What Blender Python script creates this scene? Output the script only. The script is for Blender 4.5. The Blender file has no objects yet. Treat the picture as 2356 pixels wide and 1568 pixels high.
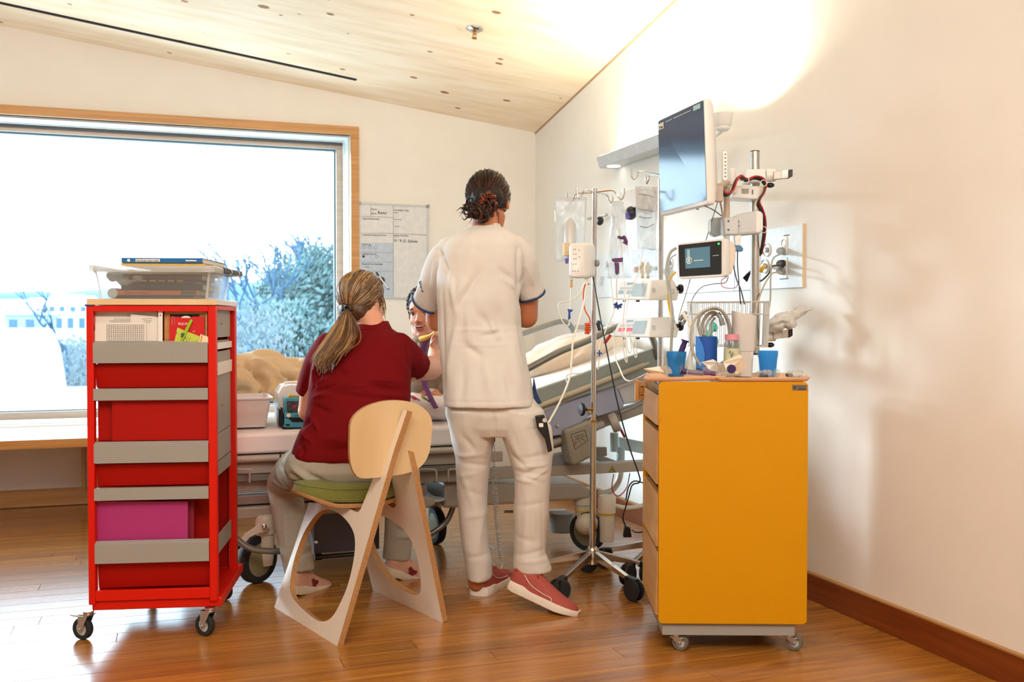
import bpy, bmesh, math, random
import numpy as np
from mathutils import Vector, Matrix, noise
random.seed(7)
sc = bpy.context.scene
COL = sc.collection
V = Vector
# ------------------------------------------------------------------ camera
FPX, CX, CY, CAMH = 2300.0, 1178.0, 784.0, 1.07
YAW = math.atan(790 / FPX); TILT = math.atan(49 / FPX)
FH = V((math.sin(YAW), math.cos(YAW), 0)); R = V((math.cos(YAW), -math.sin(YAW), 0)); Z = V((0, 0, 1))
FW = (FH * math.cos(TILT) - Z * math.sin(TILT)); UP = R.cross(FW)
CAM = V((0, 0, CAMH))
cd = bpy.data.cameras.new('camera'); cam = bpy.data.objects.new('camera', cd); COL.objects.link(cam)
cd.sensor_width = 36; cd.lens = 36 * FPX / 2356; cd.clip_start = .05; cd.clip_end = 3000
mw = Matrix((R, UP, -FW)).transposed().to_4x4(); mw.translation = CAM; cam.matrix_world = mw
sc.camera = cam
cd.dof.use_dof = True; cd.dof.focus_distance = 3.75; cd.dof.aperture_fstop = 4.5
# ------------------------------------------------------------------ world, sun, lamps, exposure
w = bpy.data.worlds.new('world'); sc.world = w; w.use_nodes = True
nt = w.node_tree; bg = nt.nodes['Background']
tc = nt.nodes.new('ShaderNodeTexCoord'); sx = nt.nodes.new('ShaderNodeSeparateXYZ'); rp = nt.nodes.new('ShaderNodeValToRGB')
nt.links.new(tc.outputs['Generated'], sx.inputs[0]); nt.links.new(sx.outputs['Z'], rp.inputs[0]); nt.links.new(rp.outputs[0], bg.inputs[0])
rp.color_ramp.elements[0].position = 0.0; rp.color_ramp.elements[0].color = (0.72, 0.88, 1, 1)
rp.color_ramp.elements[1].position = 0.6; rp.color_ramp.elements[1].color = (0.60, 0.80, 1, 1)
bg.inputs[1].default_value = 6.4
def area(name, loc, target, sx_, sy_, power, color, spread=180, portal=False):
    l = bpy.data.lights.new(name, 'AREA'); l.shape = 'RECTANGLE'; l.size = sx_; l.size_y = sy_; l.energy = power; l.color = color
    l.spread = math.radians(spread)
    if portal: l.cycles.is_portal = True
    o = bpy.data.objects.new(name, l); COL.objects.link(o); o.location = loc
    o.rotation_euler = (V(target) - V(loc)).to_track_quat('-Z', 'Y').to_euler()
    o['kind'] = 'helper'
    return o
area('window_portal', (-.9, 6.62, 1.4), (-.9, 0, 1.4), 4.3, 2.1, 1, (1, 1, 1), portal=True)
WARM = (1, .94, .84)  # unseen area lights added overhead behind the camera as warm fill
area('warm_fill', (-.6, .3, 3.1), (-.3, 2.6, 0), 1.9, 1.1, 50, WARM)
area('warm_fill', (1.3, -.6, 2.7), (1.6, 2.6, .9), 1.2, .9, 30, WARM)
sl = bpy.data.lights.new('hazy_sun', 'SUN'); sl.energy = 3.0; sl.angle = math.radians(11); sl.color = (.80, .92, 1)
so_ = bpy.data.objects.new('hazy_sun', sl); COL.objects.link(so_); so_.rotation_euler = V((1, -1.02, -.30)).to_track_quat('-Z', 'Y').to_euler(); so_['kind'] = 'helper'
sc.view_settings.view_transform = 'Standard'; sc.view_settings.look = 'None'
sc.view_settings.exposure = 0.72; sc.view_settings.gamma = 1; sc.view_settings.use_curve_mapping = False
cy = sc.cycles
cy.use_denoising = True; cy.max_bounces = 8; cy.diffuse_bounces = 5; cy.glossy_bounces = 4; cy.transmission_bounces = 6; cy.transparent_max_bounces = 24
cy.sample_clamp_indirect = 6; cy.caustics_reflective = False; cy.caustics_refractive = False
# ------------------------------------------------------------------ pixel -> place
def ray(px, py): return FW + R * ((px - CX) / FPX) + UP * ((CY - py) / FPX)
def P(px, py, d):
    r = ray(px, py); return CAM + r * (d / r.dot(FH))
def onY(px, py, y): r = ray(px, py); return CAM + r * (y / r.y)
def onX(px, py, x): r = ray(px, py); return CAM + r * (x / r.x)
def onZ(px, py, z=0.): r = ray(px, py); return CAM + r * ((z - CAMH) / r.z)
def onpl(px, py, p, n): r = ray(px, py); return CAM + r * ((V(p) - CAM).dot(n) / r.dot(n))
def LD(l, d, z): return R * l + FH * d + Z * z
def dof(p): return V(p).dot(FH)
# ------------------------------------------------------------------ materials
def lin(h):
    if isinstance(h, (tuple, list)): return (*h[:3], 1)
    h = h.lstrip('#'); c = [int(h[i:i+2], 16) / 255 for i in (0, 2, 4)]
    return tuple([x / 12.92 if x <= .04045 else ((x + .055) / 1.055) ** 2.4 for x in c] + [1])
def base_mat(name):
    m = bpy.data.materials.new(name); m.use_nodes = True
    return m, m.node_tree, m.node_tree.nodes['Principled BSDF']
def N(nt, t, **kw):
    n = nt.nodes.new(t)
    for k, v in kw.items():
        if k in n.inputs: n.inputs[k].default_value = v
        else: setattr(n, k, v)
    return n
def ramp(nt, fac, stops):
    r = nt.nodes.new('ShaderNodeValToRGB'); e = r.color_ramp.elements
    while len(e) < len(stops): e.new(.5)
    for x, (p, c) in zip(e, stops): x.position = p; x.color = lin(c)
    nt.links.new(fac, r.inputs[0]); return r
def coords(nt, scale=(1, 1, 1), rot=(0, 0, 0), obj_rand=False):
    t = nt.nodes.new('ShaderNodeTexCoord'); mp = N(nt, 'ShaderNodeMapping'); mp.inputs['Scale'].default_value = scale; mp.inputs['Rotation'].default_value = rot
    nt.links.new(t.outputs['Object'], mp.inputs[0])
    oi = None
    if obj_rand:
        oi = nt.nodes.new('ShaderNodeObjectInfo'); mu = N(nt, 'ShaderNodeMath', operation='MULTIPLY'); mu.inputs[1].default_value = 37
        nt.links.new(oi.outputs['Random'], mu.inputs[0]); nt.links.new(mu.outputs[0], mp.inputs['Location'])
    return mp, oi
def bump(nt, bs, h, dist, strength=.5):
    b = N(nt, 'ShaderNodeBump'); b.inputs['Strength'].default_value = strength; b.inputs['Distance'].default_value = dist
    nt.links.new(h, b.inputs['Height']); nt.links.new(b.outputs[0], bs.inputs['Normal'])
def mat(name, c, rough=.5, metal=0, var=.06, scale=30, bmp=0, trans=0, alpha=1, spec=None, coat=0, sheen=0, ior=None, sss=0):
    m, nt, bs = base_mat(name)
    c = lin(c); mp, _ = coords(nt); nz = N(nt, 'ShaderNodeTexNoise'); nz.inputs['Scale'].default_value = scale; nz.inputs['Detail'].default_value = 4
    nt.links.new(mp.outputs[0], nz.inputs['Vector'])
    r = ramp(nt, nz.outputs[0], [(.3, tuple(x * (1 - var) for x in c[:3])), (.7, tuple(min(1, x * (1 + var)) for x in c[:3]))])
    nt.links.new(r.outputs[0], bs.inputs['Base Color'])
    bs.inputs['Roughness'].default_value = rough; bs.inputs['Metallic'].default_value = metal
    if bmp: bump(nt, bs, nz.outputs[0], bmp)
    if trans: bs.inputs['Transmission Weight'].default_value = trans
    if alpha < 1: bs.inputs['Alpha'].default_value = alpha
    if spec is not None: bs.inputs['Specular IOR Level'].default_value = spec
    if coat: bs.inputs['Coat Weight'].default_value = coat
    if sheen: bs.inputs['Sheen Weight'].default_value = sheen
    if ior: bs.inputs['IOR'].default_value = ior
    if sss: bs.inputs['Subsurface Weight'].default_value = sss; bs.inputs['Subsurface Scale'].default_value = .01; bs.inputs['Subsurface Radius'].default_value = (1, .35, .2)
    return m
def wood(name, c1, c2, sc_=(1.2, 26, 26), rough=.35, rand=0., bmp=.0006, det=6, coat=0):
    m, nt, bs = base_mat(name)
    mp, oi = coords(nt, sc_, obj_rand=rand > 0)
    nz = N(nt, 'ShaderNodeTexNoise'); nz.inputs['Scale'].default_value = 1.0; nz.inputs['Detail'].default_value = det; nz.inputs['Distortion'].default_value = .6
    nt.links.new(mp.outputs[0], nz.inputs['Vector'])
    r = ramp(nt, nz.outputs[0], [(.28, c1), (.72, c2)])
    out = r.outputs[0]
    if rand:
        hs = N(nt, 'ShaderNodeHueSaturation'); mr = N(nt, 'ShaderNodeMapRange'); mr.inputs['To Min'].default_value = 1 - rand; mr.inputs['To Max'].default_value = 1 + rand
        nt.links.new(oi.outputs['Random'], mr.inputs['Value']); nt.links.new(mr.outputs[0], hs.inputs['Value']); nt.links.new(out, hs.inputs['Color']); out = hs.outputs[0]
    nt.links.new(out, bs.inputs['Base Color']); bs.inputs['Roughness'].default_value = rough
    if coat: bs.inputs['Coat Weight'].default_value = coat; bs.inputs['Coat Roughness'].default_value = .2
    bump(nt, bs, nz.outputs[0], bmp, .4)
    return m
def ply(name, c1='c29461', c2='94653a'):      # plywood edge: stacked veneers
    m, nt, bs = base_mat(name)
    mp, _ = coords(nt, (1, 1, 1)); nz = N(nt, 'ShaderNodeTexNoise'); nz.inputs['Scale'].default_value = 420; nz.inputs['Detail'].default_value = 5
    nt.links.new(mp.outputs[0], nz.inputs['Vector']); r = ramp(nt, nz.outputs[0], [(.35, c1), (.65, c2)]); nt.links.new(r.outputs[0], bs.inputs['Base Color'])
    bs.inputs['Roughness'].default_value = .55; return m
def film(name, tint, strength=.12, rough=.08, milky=0.0, fr=1.35):  # thin clear sheet: see-through plus fresnel gloss and a little milkiness
    m = bpy.data.materials.new(name); m.use_nodes = True; nt = m.node_tree
    for n in list(nt.nodes):
        if n.type != 'OUTPUT_MATERIAL': nt.nodes.remove(n)
    out = [n for n in nt.nodes if n.type == 'OUTPUT_MATERIAL'][0]
    tr = N(nt, 'ShaderNodeBsdfTransparent'); tr.inputs[0].default_value = lin(tint)
    gl = N(nt, 'ShaderNodeBsdfGlossy'); gl.inputs['Roughness'].default_value = rough
    lw = N(nt, 'ShaderNodeLayerWeight'); lw.inputs[0].default_value = .5
    pw = N(nt, 'ShaderNodeMath', operation='POWER'); pw.inputs[1].default_value = 4; nt.links.new(lw.outputs['Facing'], pw.inputs[0])
    fn = N(nt, 'ShaderNodeMath', operation='MULTIPLY_ADD'); fn.inputs[1].default_value = .75; fn.inputs[2].default_value = .03 * (fr > 1.3); nt.links.new(pw.outputs[0], fn.inputs[0])
    mx = N(nt, 'ShaderNodeMixShader'); nt.links.new(fn.outputs[0], mx.inputs[0]); nt.links.new(tr.outputs[0], mx.inputs[1]); nt.links.new(gl.outputs[0], mx.inputs[2])
    last = mx
    if milky:
        df = N(nt, 'ShaderNodeBsdfDiffuse'); df.inputs[0].default_value = lin('f4f4f4'); tl = N(nt, 'ShaderNodeBsdfTranslucent'); tl.inputs[0].default_value = lin('f4f4f4')
        m1 = N(nt, 'ShaderNodeMixShader'); m1.inputs[0].default_value = .5; nt.links.new(df.outputs[0], m1.inputs[1]); nt.links.new(tl.outputs[0], m1.inputs[2])
        m2 = N(nt, 'ShaderNodeMixShader'); m2.inputs[0].default_value = milky
        nt.links.new(mx.outputs[0], m2.inputs[1]); nt.links.new(m1.outputs[0], m2.inputs[2]); last = m2
    nt.links.new(last.outputs[0], out.inputs[0]); return m
def emis(name, c, s):
    m, nt, bs = base_mat(name); bs.inputs['Base Color'].default_value = lin(c); bs.inputs['Emission Color'].default_value = lin(c); bs.inputs['Emission Strength'].default_value = s
    return m
# ------------------------------------------------------------------ mesh tools
def spl(pts, k=6, closed=False):
    pts = [V(p) for p in pts]; n = len(pts)
    if n < 3: return pts
    out = []
    rng = range(n if closed else n - 1)
    for i in rng:
        p1, p2 = pts[i], pts[(i + 1) % n]
        p0 = pts[i - 1] if (closed or i > 0) else p1 * 2 - p2
        p3 = pts[(i + 2) % n] if (closed or i + 2 < n) else p2 * 2 - p1
        for j in range(k):
            t = j / k; t2 = t * t; t3 = t2 * t
            out.append(.5 * ((2 * p1) + (p2 - p0) * t + (2 * p0 - 5 * p1 + 4 * p2 - p3) * t2 + (3 * p1 - p0 - 3 * p2 + p3) * t3))
    if not closed: out.append(pts[-1])
    return out
def lerpl(vals, n):
    m = len(vals); return [vals[min(int(i * (m - 1) / (n - 1)), m - 2)] * (1 - (i * (m - 1) / (n - 1) - min(int(i * (m - 1) / (n - 1)), m - 2))) + vals[min(int(i * (m - 1) / (n - 1)), m - 2) + 1] * (i * (m - 1) / (n - 1) - min(int(i * (m - 1) / (n - 1)), m - 2)) for i in range(n)]
def FR(o, x, y):                               # frame: origin, x axis, y axis (z = x cross y)
    x = V(x).normalized(); y = V(y); y = (y - x * y.dot(x)).normalized(); z = x.cross(y)
    m = Matrix((x, y, z)).transposed().to_4x4(); m.translation = V(o); return m
class MB:
    def __init__(s, M=None): s.v = []; s.f = []; s.m = []; s.mi = 0; s.M = M or Matrix()
    def add(s, vs, fs):
        b = len(s.v); s.v += [s.M @ V(v) for v in vs]
        for f in fs: s.f.append([b + i for i in f]); s.m.append(s.mi)
        return s
    def box(s, x0, x1, y0, y1, z0, z1, L=None):
        vs = [V((x, y, z)) for x in (x0, x1) for y in (y0, y1) for z in (z0, z1)]
        if L: vs = [L @ v for v in vs]
        return s.add(vs, [(0, 1, 3, 2), (4, 6, 7, 5), (0, 4, 5, 1), (2, 3, 7, 6), (0, 2, 6, 4), (1, 5, 7, 3)])
    def boxc(s, c, sz, L=None):
        x, y, z = c; a, b, d = sz; return s.box(x - a/2, x + a/2, y - b/2, y + b/2, z - d/2, z + d/2, L)
    def loft(s, rings, cap=True, closed=False):
        n = len(rings[0]); vs = [p for r in rings for p in r]; fs = []
        m = len(rings)
        for i in range(m if closed else m - 1):
            for j in range(n): a = i * n; b = ((i + 1) % m) * n; k = (j + 1) % n; fs.append((a + j, a + k, b + k, b + j))
        if cap and not closed: fs.append(tuple(range(n))[::-1]); fs.append(tuple((m - 1) * n + i for i in range(n)))
        return s.add(vs, fs)
    def tube(s, pts, r, n=8, closed=False, cap=True, flat=1.0, upv=None):
        pts = [V(p) for p in pts]; m = len(pts); rs = r if isinstance(r, (list, tuple)) else [r] * m
        if len(rs) != m: rs = lerpl(list(rs), m)
        rings = []; t = None; u = None
        for i, p in enumerate(pts):
            a = pts[(i - 1) % m] if (closed or i) else p; b = pts[(i + 1) % m] if (closed or i < m - 1) else p
            tn = (b - a); tn = tn.normalized() if tn.length > 1e-9 else (t or Z)
            if u is None:
                u = upv and V(upv) or (Z if abs(tn.z) < .9 else V((1, 0, 0)))
            u = (u - tn * u.dot(tn)); u = u.normalized() if u.length > 1e-6 else tn.orthogonal().normalized(); t = tn
            w_ = tn.cross(u)
            rings.append([p + (w_ * math.cos(2*math.pi*j/n) + u * math.sin(2*math.pi*j/n) * flat) * rs[i] for j in range(n)])
        return s.loft(rings, cap, closed)
    def cyl(s, a, b, r, r2=None, n=16): return s.tube([a, b], [r, r if r2 is None else r2], n)
    def caps(s, a, b, r, r2=None, n=12):       # round-ended limb
        r2 = r if r2 is None else r2; s.cyl(a, b, r, r2, n); s.sph(a, r, n); s.sph(b, r2, n); return s
    def limb(s, pts, rs, n=14, k=4):
        q = spl(pts, k) if len(pts) > 2 else [V(p) for p in pts]; rr = lerpl(list(rs), len(q)) if len(q) > 1 else rs
        s.tube(q, rr, n); s.sph(q[0], rr[0], n); s.sph(q[-1], rr[-1], n); return s
    def sph(s, c, r, n=12, L=None):
        rr = r if isinstance(r, (tuple, list)) else (r, r, r); rings = []; h = max(4, n // 2 + 1)
        vs = [V((0, 0, rr[2]))]
        for i in range(1, h):
            a = math.pi * i / h
            for j in range(n): b = 2*math.pi*j/n; vs.append(V((rr[0]*math.sin(a)*math.cos(b), rr[1]*math.sin(a)*math.sin(b), rr[2]*math.cos(a))))
        vs.append(V((0, 0, -rr[2]))); fs = []
        for j in range(n): fs.append((0, 1 + j, 1 + (j + 1) % n))
        for i in range(h - 2):
            for j in range(n): a = 1 + i*n; b = a + n; k = (j+1) % n; fs.append((a+j, b+j, b+k, a+k))
        e = len(vs) - 1; a = 1 + (h-2)*n
        for j in range(n): fs.append((a+j, e, a+(j+1) % n))
        vs = [(L @ v if L else v) + V(c) for v in vs]
        return s.add(vs, fs)
    def lathe(s, prof, o=(0, 0, 0), n=24, ax=None, closed=False):
        L = Matrix.Translation(V(o)) @ ((V(ax).to_track_quat('Z', 'Y').to_matrix().to_4x4()) if ax is not None else Matrix())
        return s.loft([[L @ V((r * math.cos(2*math.pi*j/n), r * math.sin(2*math.pi*j/n), z)) for j in range(n)] for r, z in prof], cap=not closed, closed=closed)
    def prism(s, poly, t, vec=None):           # poly: 3D points; t: thickness along vec (or z)
        poly = [V(p) if len(p) == 3 else V((*p, 0)) for p in poly]; vec = V(vec) if vec is not None else V((0, 0, 1)); n = len(poly)
        vs = poly + [p + vec * t for p in poly]
        return s.add(vs, [tuple(range(n))[::-1], tuple(range(n, 2*n))] + [(i, (i+1) % n, n + (i+1) % n, n + i) for i in range(n)])
    def frame_prism(s, outer, inner, t, vec):
        n = len(outer); vec = V(vec); o1 = [V(p) for p in outer]; i1 = [V(p) for p in inner]; o2 = [p + vec*t for p in o1]; i2 = [p + vec*t for p in i1]
        fs = []
        for j in range(n):
            k = (j+1) % n; fs += [(j, k, n+k, n+j), (2*n+j, 3*n+j, 3*n+k, 2*n+k), (j, 2*n+j, 2*n+k, k), (n+j, n+k, 3*n+k, 3*n+j)]
        return s.add(o1 + i1 + o2 + i2, fs)
    def build(s, name, m, parent=None, bevel=0, smooth=40, label=None, cat=None, group=None, kind=None, seg=2, rec=True, origin=None):
        if parent is None and origin is None:
            a = np.array([tuple(v) for v in s.v]); mn, mxx = a.min(0), a.max(0); origin = V(((mn[0]+mxx[0])/2, (mn[1]+mxx[1])/2, mn[2]))
        off = origin if parent is None else WO[parent.name]
        me = bpy.data.meshes.new(name); me.from_pydata([v - off for v in s.v], [], s.f)
        for x in (m if isinstance(m, (list, tuple)) else [m]): me.materials.append(x)
        if isinstance(m, (list, tuple)): me.polygons.foreach_set('material_index', s.m)
        if rec:
            bm = bmesh.new(); bm.from_mesh(me); bmesh.ops.recalc_face_normals(bm, faces=bm.faces); bm.to_mesh(me); bm.free()
        if smooth:
            me.polygons.foreach_set('use_smooth', [True] * len(me.polygons)); me.set_sharp_from_angle(angle=math.radians(smooth))
        o = bpy.data.objects.new(name, me); COL.objects.link(o)
        return reg(o, parent, origin, bevel, seg, label, cat, group, kind)
WO = {}
def reg(o, parent=None, origin=None, bevel=0, seg=2, label=None, cat=None, group=None, kind=None):
    if parent is not None: o.parent = parent; WO[o.name] = WO[parent.name]
    else: o.location = origin if origin is not None else V((0, 0, 0)); WO[o.name] = V(o.location)
    if bevel:
        b = o.modifiers.new('bevel', 'BEVEL'); b.width = bevel; b.segments = seg; b.limit_method = 'ANGLE'; b.angle_limit = math.radians(50)
    if label: o['label'] = label
    if cat: o['category'] = cat
    if group: o['group'] = group
    if kind: o['kind'] = kind
    return o
def thing(name, label, cat, loc, group=None):
    o = bpy.data.objects.new(name, None); COL.objects.link(o); o.empty_display_size = .05
    return reg(o, None, V(loc), label=label, cat=cat, group=group)
def text(s, M, size, m, parent, name='lettering', ext=.0003, align='LEFT', sx=1.0, shear=0):
    c = bpy.data.curves.new(name, 'FONT'); c.body = s; c.size = size; c.extrude = ext; c.align_x = align; c.resolution_u = 2; c.materials.append(m); c.shear = shear
    t = bpy.data.objects.new('t', c); COL.objects.link(t); dg = bpy.context.evaluated_depsgraph_get(); dg.update()
    me = bpy.data.meshes.new_from_object(t.evaluated_get(dg)); bpy.data.objects.remove(t)
    me.transform(Matrix.Translation(-WO[parent.name]) @ M @ Matrix.Diagonal((sx, 1, 1, 1))); me.name = name
    o = bpy.data.objects.new(name, me); COL.objects.link(o); o.parent = parent; WO[o.name] = WO[parent.name]; return o
def blob(mb, name, m, parent, voxel=.007, sm=6, disp=None, label=None, cat=None, kind=None):   # fuse overlapping shapes into one continuous skin
    me = bpy.data.meshes.new('t'); me.from_pydata(mb.v, [], mb.f)
    bm = bmesh.new(); bm.from_mesh(me); bmesh.ops.recalc_face_normals(bm, faces=bm.faces); bm.to_mesh(me); bm.free()
    t = bpy.data.objects.new('t', me); COL.objects.link(t)
    r = t.modifiers.new('r', 'REMESH'); r.mode = 'VOXEL'; r.voxel_size = voxel
    if sm: q = t.modifiers.new('s', 'SMOOTH'); q.factor = .5; q.iterations = sm
    dg = bpy.context.evaluated_depsgraph_get(); dg.update(); ev = t.evaluated_get(dg)
    nm = bpy.data.meshes.new_from_object(ev); bpy.data.objects.remove(t); bpy.data.meshes.remove(me)
    nm.name = name; n = len(nm.vertices); co = np.empty(n*3, np.float32); nm.vertices.foreach_get('co', co); co = co.reshape(-1, 3)
    if disp is not None:
        nr = np.empty(n*3, np.float32); nm.vertex_normals.foreach_get('vector', nr); nr = nr.reshape(-1, 3)
        co = disp(co, nr)
    org = V((float(co[:, 0].mean()), float(co[:, 1].mean()), float(co[:, 2].min()))) if parent is None else WO[parent.name]
    co = co - np.array(org)
    nm.vertices.foreach_set('co', co.astype(np.float32).ravel()); nm.polygons.foreach_set('use_smooth', [True]*len(nm.polygons))
    nm.materials.clear()
    for x in (m if isinstance(m, (list, tuple)) else [m]): nm.materials.append(x)
    nm.update(); o = bpy.data.objects.new(name, nm); COL.objects.link(o)
    return reg(o, parent, org if parent is None else None, label=label, cat=cat, kind=kind)
RN, FN = np.array(R), np.array(FH)
def folds(segs, d, nz=(.0, 20.), camside=True, seed=0):      # segs: (x0,y0,x1,y1,width_px,height_m): creases in cloth along short lines
    S = []
    for x0, y0, x1, y1, wpx, h in segs:
        a, b = P(x0, y0, d), P(x1, y1, d); S.append(((a.dot(R), a.z), (b.dot(R), b.z), wpx * d / FPX, h))
    def f(co, nr):
        u = co @ RN; v = co[:, 2]; face = (nr @ FN); w_ = np.clip(-face * 2 + .6, 0, 1) if camside else np.ones(len(co))
        amt = np.zeros(len(co))
        for (ax, ay), (bx, by), wd, h in S:
            dx, dy = bx-ax, by-ay; L2 = dx*dx+dy*dy+1e-9; t = np.clip(((u-ax)*dx + (v-ay)*dy)/L2, 0, 1)
            q = np.hypot(u-ax-t*dx, v-ay-t*dy); taper = np.sin(np.pi*np.clip(t*.84+.08, 0, 1))
            amt += h * np.exp(-(q/wd)**2) * taper
        amt *= w_
        if nz[0]:
            k = nz[1]
            amt += nz[0] * np.array([noise.noise(V((float(p[0])*k+seed, float(p[1])*k, float(p[2])*k*.55))) + .5*noise.noise(V((float(p[0])*k*2.3+seed, float(p[1])*k*2.3, float(p[2])*k*1.2))) for p in co])
        return co + nr * amt[:, None]
    return f
def rowring(cx, cy_, d, hw, th, n=28, e=2.3, skew=0):       # horizontal superellipse ring seen at (cx,cy) with half width hw (m) and half thickness th
    c = P(cx, cy_, d); out = []
    for j in range(n):
        a = 2*math.pi*j/n; ca, sa = math.cos(a), math.sin(a)
        x = math.copysign(abs(ca)**(2/e), ca)*hw; y = math.copysign(abs(sa)**(2/e), sa)*th
        out.append(c + R*x + FH*y + Z*(skew*x))
    return out
def rows(mb, rr, n=28, e=2.3, skew=0):                        # rr: (y, xl, xr, depth, half thickness)
    mb.loft([rowring((xl+xr)/2, y, d, (xr-xl)/2*d/FPX, th, n, e, skew) for y, xl, xr, d, th in rr]); return mb
def slabY(mb, poly, y, t): mb.prism([onY(a, b, y) for a, b in poly], t, (0, 1, 0)); return mb
def slabD(mb, poly, d, t): mb.prism([P(a, b, d) for a, b in poly], t, FH); return mb
M = {}
M['wall'] = mat('plaster_wall', 'ece8e1', .85, var=.015, scale=6, bmp=.0008)
M['white'] = mat('white_laminate', 'e8e6e2', .35, var=.02)
M['whitep'] = mat('white_plastic', 'e6e5e2', .3, var=.02)
M['greyp'] = mat('light_grey_plastic', 'c3c6c8', .35, var=.02)
M['midgrey'] = mat('mid_grey_plastic', '8d9192', .4, var=.03)
M['darkgrey'] = mat('dark_grey_plastic', '4a4c4d', .45, var=.03)
M['black'] = mat('black_plastic', '121316', .35, var=.1)
M['rubber'] = mat('black_rubber', '1c1d1f', .7, var=.1, bmp=.0003, scale=200)
M['chrome'] = mat('polished_steel', 'd4d2cf', .14, metal=1, var=.02)
M['steel'] = mat('brushed_steel', 'b9b6b0', .32, metal=1, var=.06, scale=90)
M['brass'] = mat('brass', 'b98f4a', .3, metal=1)
M['alu'] = mat('anodised_aluminium', 'b6b2aa', .42, metal=.7, var=.03)
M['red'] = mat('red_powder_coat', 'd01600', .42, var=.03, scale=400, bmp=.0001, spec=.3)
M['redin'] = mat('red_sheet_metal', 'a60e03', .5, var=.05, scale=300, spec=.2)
M['taupe'] = mat('taupe_grey_metal', '989690', .5, var=.03, scale=500, bmp=.0001)
M['yellow'] = mat('yellow_lacquer', 'cc8e00', .45, var=.012, scale=6, bmp=.00005, spec=.25)
M['maple'] = wood('maple_drawer_front', 'c79a5c', 'dcb27a', (3, 3, 20), .4)
M['beech'] = wood('beech_edge', 'b57a3e', 'd49d5e', (1.5, 30, 30), .4)
M['oakframe'] = wood('oak_window_casing', 'b07a40', 'cf9a5c', (1.5, 40, 40), .4)
M['floor'] = wood('oak_parquet', '8a531f', 'b5792f', (1.6, 34, 34), .27, rand=.14, bmp=.0004, coat=.6)
M['basew'] = wood('dark_stained_baseboard', '6d2f10', '8f4a1e', (30, 1.5, 30), .35)
M['slat'] = wood('bench_wood', 'ad7c48', 'cf9f69', (1.5, 30, 30), .4)
M['panel'] = wood('birch_laminate_panel', 'ded3c4', 'eadfce', (6, 6, 2), .45, bmp=.0001)
M['backwood'] = wood('pale_birch_backrest', 'd6b888', 'e2c8a0', (6, 6, 1.2), .42, bmp=.0001)
M['ply'] = ply('plywood_edge')
M['green'] = mat('moss_green_wool', '70712c', .9, var=.22, scale=420, bmp=.0012, sheen=.3)
M['polo'] = mat('burgundy_cotton_pique', '6c050c', .85, var=.07, scale=700, bmp=.0004, spec=.15)
M['tunic'] = mat('white_cotton_twill', 'd6d2cc', .85, var=.015, scale=40, bmp=.0005)
M['trousers'] = mat('white_work_cotton', 'd6d0c8', .85, var=.02, scale=40, bmp=.0005)
M['khaki'] = mat('stone_chino_cotton', 'a9a496', .85, var=.04, scale=60, bmp=.0006)
M['navy'] = mat('navy_blue_trim', '1d3a63', .7)
M['skin'] = mat('light_skin', 'd79b7e', .5, var=.05, scale=18, sss=.12)
M['skin2'] = mat('tanned_skin', 'b8714b', .5, var=.05, scale=18, sss=.12)
M['skin3'] = mat('child_skin', 'c98d70', .6, var=.05, scale=22, sss=.12)
M['sheet'] = mat('white_bed_linen', 'e9e5e4', .85, var=.02, scale=12, bmp=.001)
M['duvet'] = mat('beige_duvet_cover', 'c9ad88', .9, var=.04, scale=20, bmp=.001)
M['pillow'] = mat('cream_pillowcase', 'dfcdb8', .85, var=.04, scale=16, bmp=.001)
M['bedgrey'] = mat('bed_grey_green_laminate', '8f9690', .45, var=.03)
M['bedframe'] = mat('bed_frame_enamel', 'a9a297', .45, var=.03)
M['bedlilac'] = mat('lilac_grey_panel', '989cb0', .5, var=.03)
M['bedhandle'] = mat('handle_grey_metal', '85857f', .3, metal=.5, var=.03)
M['bedwhite'] = mat('bed_column_enamel', 'd8d2c2', .4, var=.03)
M['motor'] = mat('actuator_housing', '8f8878', .45, var=.06, scale=60)
M['blueglass'] = film('blue_clear_plastic', 'a8dcf8', rough=.06, fr=1.4, milky=.34)
for n_ in M['blueglass'].node_tree.nodes:
    if n_.type in ('BSDF_DIFFUSE', 'BSDF_TRANSLUCENT'): n_.inputs[0].default_value = lin('62c8fa')
M['clear'] = film('clear_box_plastic', 'eef2f2', rough=.12, milky=.14, fr=1.45)
M['bag'] = film('clear_bag_film', 'f2f5f7', rough=.18, milky=.3, fr=1.4)
M['tubing'] = mat('milky_tubing', 'e8e6da', .25, var=.02, spec=.6)
M['glass'] = film('window_glass', 'f3f8f9', rough=.0, fr=1.35)
M['milky'] = mat('translucent_container_plastic', 'f0ece8', .35, var=.02, trans=.35)
M['paper'] = mat('white_paper', 'e4dfd6', .8, var=.02)
M['tray'] = mat('beige_melamine_tray', 'e2b894', .5, var=.02)
M['ink'] = mat('black_ink', '1b1b20', .6)
M['inkgrey'] = mat('grey_ink', '6d6a68', .7)
M['inkwhite'] = mat('white_print', 'f0eee8', .6)
M['purple'] = mat('purple_plastic', '33205c', .35)
M['plum'] = mat('plum_plastic', '5c2d63', .35)
M['blue'] = mat('royal_blue_plastic', '14489c', .4)
M['cuff'] = mat('blue_nylon_cuff', '1750a8', .6, var=.08, scale=300, bmp=.0003)
M['cuff2'] = mat('bright_blue_velcro', '3f86dd', .8, var=.1, scale=300, bmp=.0004)
M['orange'] = mat('orange_tubing', 'e2611c', .35)
M['redcable'] = mat('red_cable', 'b3242a', .4)
M['yellowp'] = mat('yellow_plastic', 'e9b81c', .4)
M['hose'] = mat('grey_hose', 'a5a39a', .4)
M['hosegrey'] = mat('pale_grey_cable', '9fa6ad', .4)
M['lens'] = mat('display_glass_dark', '0c1418', .08, var=.2)
M['knot'] = mat('dark_slot', '120e0c', .9)
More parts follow.
